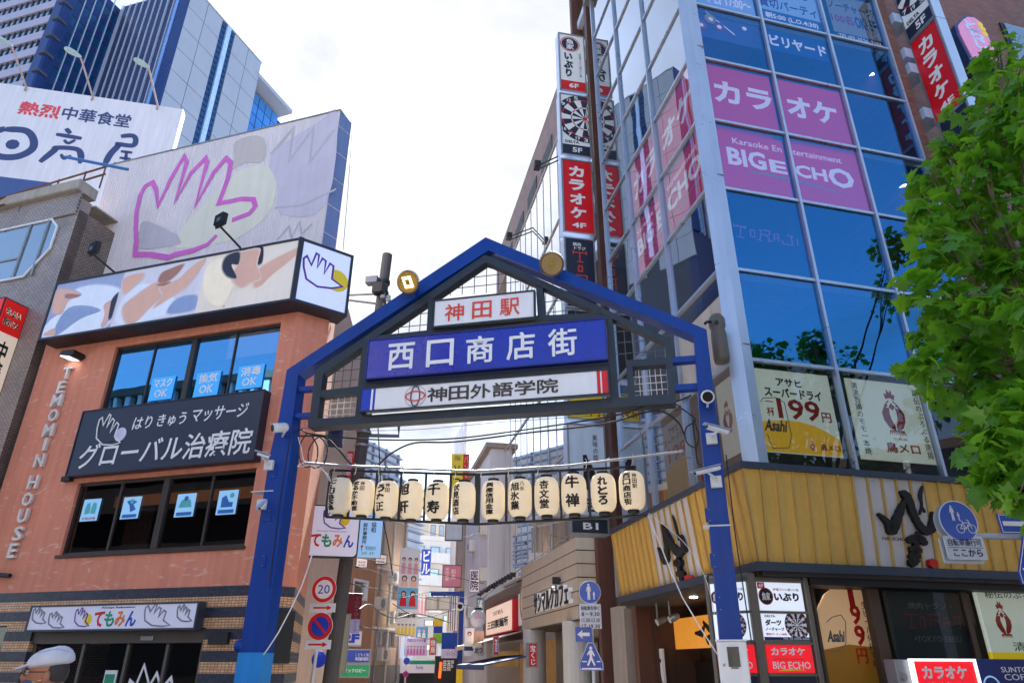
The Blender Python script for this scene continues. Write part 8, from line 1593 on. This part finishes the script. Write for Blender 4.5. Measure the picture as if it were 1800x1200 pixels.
for s_ in (1, -1):
    e0 = hc+fw*.098+sdv*.036*s_+UPV*.015; MB().tube([e0+sdv*s_*.024*math.cos(a*math.pi/6)+UPV*.018*math.sin(a*math.pi/6) for a in range(13)], .0025, 5).build('glasses_rim', glm, t); MB().tube([e0+sdv*s_*.026, hc+fw*-.01+sdv*.083*s_+UPV*.015], .0025, 5).build('glasses_temple', glm, t)
    ellip('eye', hc+fw*.088+sdv*.034*s_+UPV*.015, .010, .013, .009, M['whitep'], n=8, k=6)
MB().tube([hc+sdv*.08+fw*-.01+UPV*-.02, hc+fw*.07+sdv*.05+UPV*-.04], .002, 4).build('mask_strap', M['whitep'], t)
capm = mat('white_cap_cloth', C(206, 208, 220), .9, 0, .08, 14, 0, .8, 22)
ellip('cap', hc+UPV*.060+fw*-.004, .116, .096, .078, capm, lambda x, y, z: (x, y, z*(1.0+.30*max(0, -x)) if z > 0 else z*.35), ax=((fw-UPV*.16).normalized(), sdv, (UPV+fw*.16).normalized()))
ellip('cap_brim', hc+fw*.112+UPV*.040, .055, .070, .010, capm, ax=((fw-UPV*.35).normalized(), sdv, (UPV+fw*.35).normalized()))
MB().tube([hc+fw*(-.09+.03*k)+sdv*.06+UPV*(.128-.006*abs(k-2)) for k in range(6)], .002, 4).build('cap_seam', mat('cap_seam_thread', C(170, 172, 186), .9), t)

# ================================================================ street trees
leafm = mat('leaf_green', C(72, 126, 30), .42, 0, .36, 9, 0); lt_ = leafm.node_tree; pr = lt_.nodes['Principled BSDF']; tl = lt_.nodes.new('ShaderNodeBsdfTranslucent'); tl.inputs[0].default_value = C(160, 214, 48); ms = lt_.nodes.new('ShaderNodeMixShader'); ms.inputs[0].default_value = .42
lt_.links.new(pr.outputs[0], ms.inputs[1]); lt_.links.new(tl.outputs[0], ms.inputs[2]); lt_.links.new(ms.outputs[0], lt_.nodes['Material Output'].inputs[0])
bark = mat('plane_bark', C(110, 100, 84), .9, 0, .25, 4, 0, .5, 30)
LP = [(0, 0), (.10, .12), (.34, .04), (.28, .22), (.50, .30), (.36, .40), (.44, .62), (.22, .56), (.14, .72), (0, 1.0)]
LPT = [(x, y) for x, y in LP]+[(-x, y) for x, y in LP[-2:0:-1]]
def leaf_verts(c, ax_u, ax_v, nrm, s, curl=.18): 
    return [c+ax_u*x*s+ax_v*(y-.4)*s+nrm*(-(x*x)*curl*s*1.6-((y-.4)**2)*curl*s) for x, y in LPT]
n_ = len(LPT)
LF_F = [(0, i, i+1) for i in range(1, n_-1)]
# fan about the midrib so that the blade folds
LF_F = []
mid = [0, 9]
for i in range(0, 9): LF_F.append((i, i+1, n_))
for i in range(9, n_): LF_F.append((i, (i+1) % n_, n_))
def leafmesh():
    c = Vector(); vs = leaf_verts(c, Vector((1, 0, 0)), Vector((0, 1, 0)), Vector((0, 0, 1)), 1.0)+[Vector((0, .0, .03))]
    me = bpy.data.meshes.new('leaf'); me.from_pydata(vs, [], LF_F); me.materials.append(leafm); return me, vs
lmesh, lv0 = leafmesh()
def tree(loc, height_trunk, clusters, label, nleaf, sz=.17, single=300, seed=1, name='street_tree'):
    rnd = random.Random(seed); t = thing(name, label, 'tree', loc)
    top_ = Vector((loc.x, loc.y, height_trunk)); MB().tube([loc, loc+Vector((.05, .02, height_trunk*.5)), top_], [.17, .14, .11], 12).build('trunk', bark, t)
    b = MB()
    for c, rad_ in clusters:
        m0 = top_.lerp(c, .5)+Vector((rnd.uniform(-.3, .3), rnd.uniform(-.3, .3), rnd.uniform(.0, .5))); b.tube([top_+Vector((0, 0, -rnd.random()*1.0)), m0, c], [.06, .035, .012], 6)
        for k in range(4): e = c+Vector([rnd.gauss(0, 1) for _ in range(3)]).normalized()*rad_*.8; b.tube([m0.lerp(c, .6), c.lerp(e, .5)+Vector((0, 0, .05)), e], [.014, .009, .005], 4)
    b.build('limbs', bark, t)
    L_ = []
    for _ in range(nleaf):
        c, rad_ = rnd.choice(clusters); d = Vector([rnd.gauss(0, 1) for _ in range(3)]).normalized()*rad_*(rnd.random()**.45); p = c+d
        s = sz*rnd.uniform(.5, 1.3); nrm = (Vector((rnd.gauss(0, .8), rnd.gauss(0, .8), .9))+d.normalized()*.6).normalized(); au = nrm.orthogonal().normalized(); au = Matrix.Rotation(rnd.random()*6.28, 3, nrm) @ au; av = nrm.cross(au)
        L_.append((p, au, av, nrm, s))
    cam_ = Vector((0, 0, CH)); L_.sort(key=lambda q: (q[0]-cam_).length)
    def visible(p):
        r_ = p-cam_; d_ = r_.dot(Wv); 
        return d_ > 0 and abs(r_.dot(Rv)/d_*FPX) < 920 and abs(r_.dot(Uv)/d_*FPX) < 620
    near_ = [q for q in L_ if visible(q[0])][:single]; ids = set(id(q) for q in near_)
    for (p, au, av, nrm, s) in near_:
        o = bpy.data.objects.new('leaf', lmesh); COL.objects.link(o); o.parent = t; q = p-loc
        o.matrix_local = Matrix(((au.x*s, av.x*s, nrm.x*s, q.x), (au.y*s, av.y*s, nrm.y*s, q.y), (au.z*s, av.z*s, nrm.z*s, q.z), (0, 0, 0, 1)))
    vs = []; fs = []
    for q in L_:
        if id(q) in ids: continue
        p, au, av, nrm, s = q; o0 = len(vs); vs += [p+au*v.x*s+av*v.y*s+nrm*v.z*s-loc for v in lv0]; fs += [tuple(i+o0 for i in f_) for f_ in LF_F]
    me = bpy.data.meshes.new('foliage'); me.from_pydata(vs, [], fs); me.materials.append(leafm); o = bpy.data.objects.new('foliage', me); COL.objects.link(o); o.parent = t; o['kind'] = 'stuff'
    return t
rnd = random.Random(5); cl = []
# crown clusters: region seen against the buildings, then on to the right outside the picture
spots = [(1760, 105, 6.2), (1745, 150, 6.4), (1790, 160, 6.0), (1715, 200, 6.4), (1760, 230, 6.2), (1810, 240, 6.0), (1672, 265, 6.6), (1720, 290, 6.3), (1780, 310, 6.0), (1640, 320, 6.7), (1690, 360, 6.4), (1750, 380, 6.1), (1815, 380, 5.9), (1630, 385, 6.7), (1650, 440, 6.6), (1705, 450, 6.3), (1770, 470, 6.0), (1628, 510, 6.7), (1670, 530, 6.5), (1730, 545, 6.2), (1800, 560, 5.9), (1640, 590, 6.6), (1690, 610, 6.4), (1750, 640, 6.1), (1632, 645, 6.6), (1680, 690, 6.4), (1735, 715, 6.2), (1800, 720, 5.9), (1725, 780, 6.2), (1775, 800, 6.0), (1750, 845, 6.0), (1795, 865, 5.9), (1830, 800, 5.8),
         (1860, 150, 6.0), (1880, 300, 6.2), (1900, 450, 6.2), (1890, 600, 6.0), (1900, 720, 6.0), (1980, 260, 6.4), (2000, 420, 6.5), (2000, 580, 6.4), (2100, 400, 6.6), (2080, 560, 6.6), (1960, 160, 6.3), (1850, 60, 6.5), (1940, 660, 6.4)]
for x, y, Y in spots:
    cl.append((at(x, y, Y+rnd.uniform(-.15, .5)), rnd.uniform(.24, .40) if x < 1830 else rnd.uniform(.5, .7)))
    if x < 1830 and rnd.random() < .5: cl.append((at(x+45, y+rnd.uniform(-20, 20), Y+.9), .4))
tree(Vector((5.9, 6.9, 0)), 3.6, cl, 'leafy green plane tree filling the right edge in front of the brick building', 3400, .215, 300, 3)
def roundcrown(cx_, cy_, z0_, z1_, rr_, n, seed):
    rn = random.Random(seed); return [(Vector((cx_+rn.gauss(0, .5)*rr_, cy_+rn.gauss(0, .5)*rr_, rn.uniform(z0_, z1_))), rn.uniform(.5, .9)) for _ in range(n)]
tree(Vector((11.2, 6.2, 0)), 4.2, roundcrown(11.0, 6.2, 4.5, 11.0, 2.6, 38, 9), 'tall plane tree seen only mirrored in the blue front glass', 5200, .20, 0, 11)
# ================================================================ buildings across the square, behind the viewer
def across(label, x, y, az, w, h, m, nf, nc, dep=10, fz=0):
    f = Fr((x, y), az); t = thing('facing_building', label, 'building', f.W(0, 0)); box('wall', f, -w/2, w/2, 0, h, -dep, 0, m, t, 0); fh_ = h/nf
    for j in range(nf): piece('window_band', f, -w/2+.6, w/2-.6, j*fh_+1.0, (j+1)*fh_-.6, .0, .05, gl_lo if j else M['black'], t)
    for i in range(nc): u_ = -w/2+w*(i+.5)/nc; piece('fin', f, u_-.15, u_+.15, fz, h, .05, .45, M['white'], t)
    box('roof_edge', f, -w/2-.2, w/2+.2, h, h+.5, -dep, .6, m, t)
across('finned pale building across the square to the left, mirrored in the terracotta building windows', -27, -3, 287, 30, 17.6, mat('brown_facing_wall', C(110, 96, 86), .85), 5, 34, fz=12.6)
across('unseen wide pale building added behind the viewer for bounce light and reflections', 2, -24, 0+270-0, 40, 14, mat('sandy_facing_wall', C(190, 176, 158), .85), 4, 10)  # unseen block added to throw sunlight back and fill the reflections
across('brown building across the square to the right, mirrored in the shop windows', 33, -1, 196, 44, 12, mat('umber_facing_wall', C(120, 96, 80), .85), 3, 8)
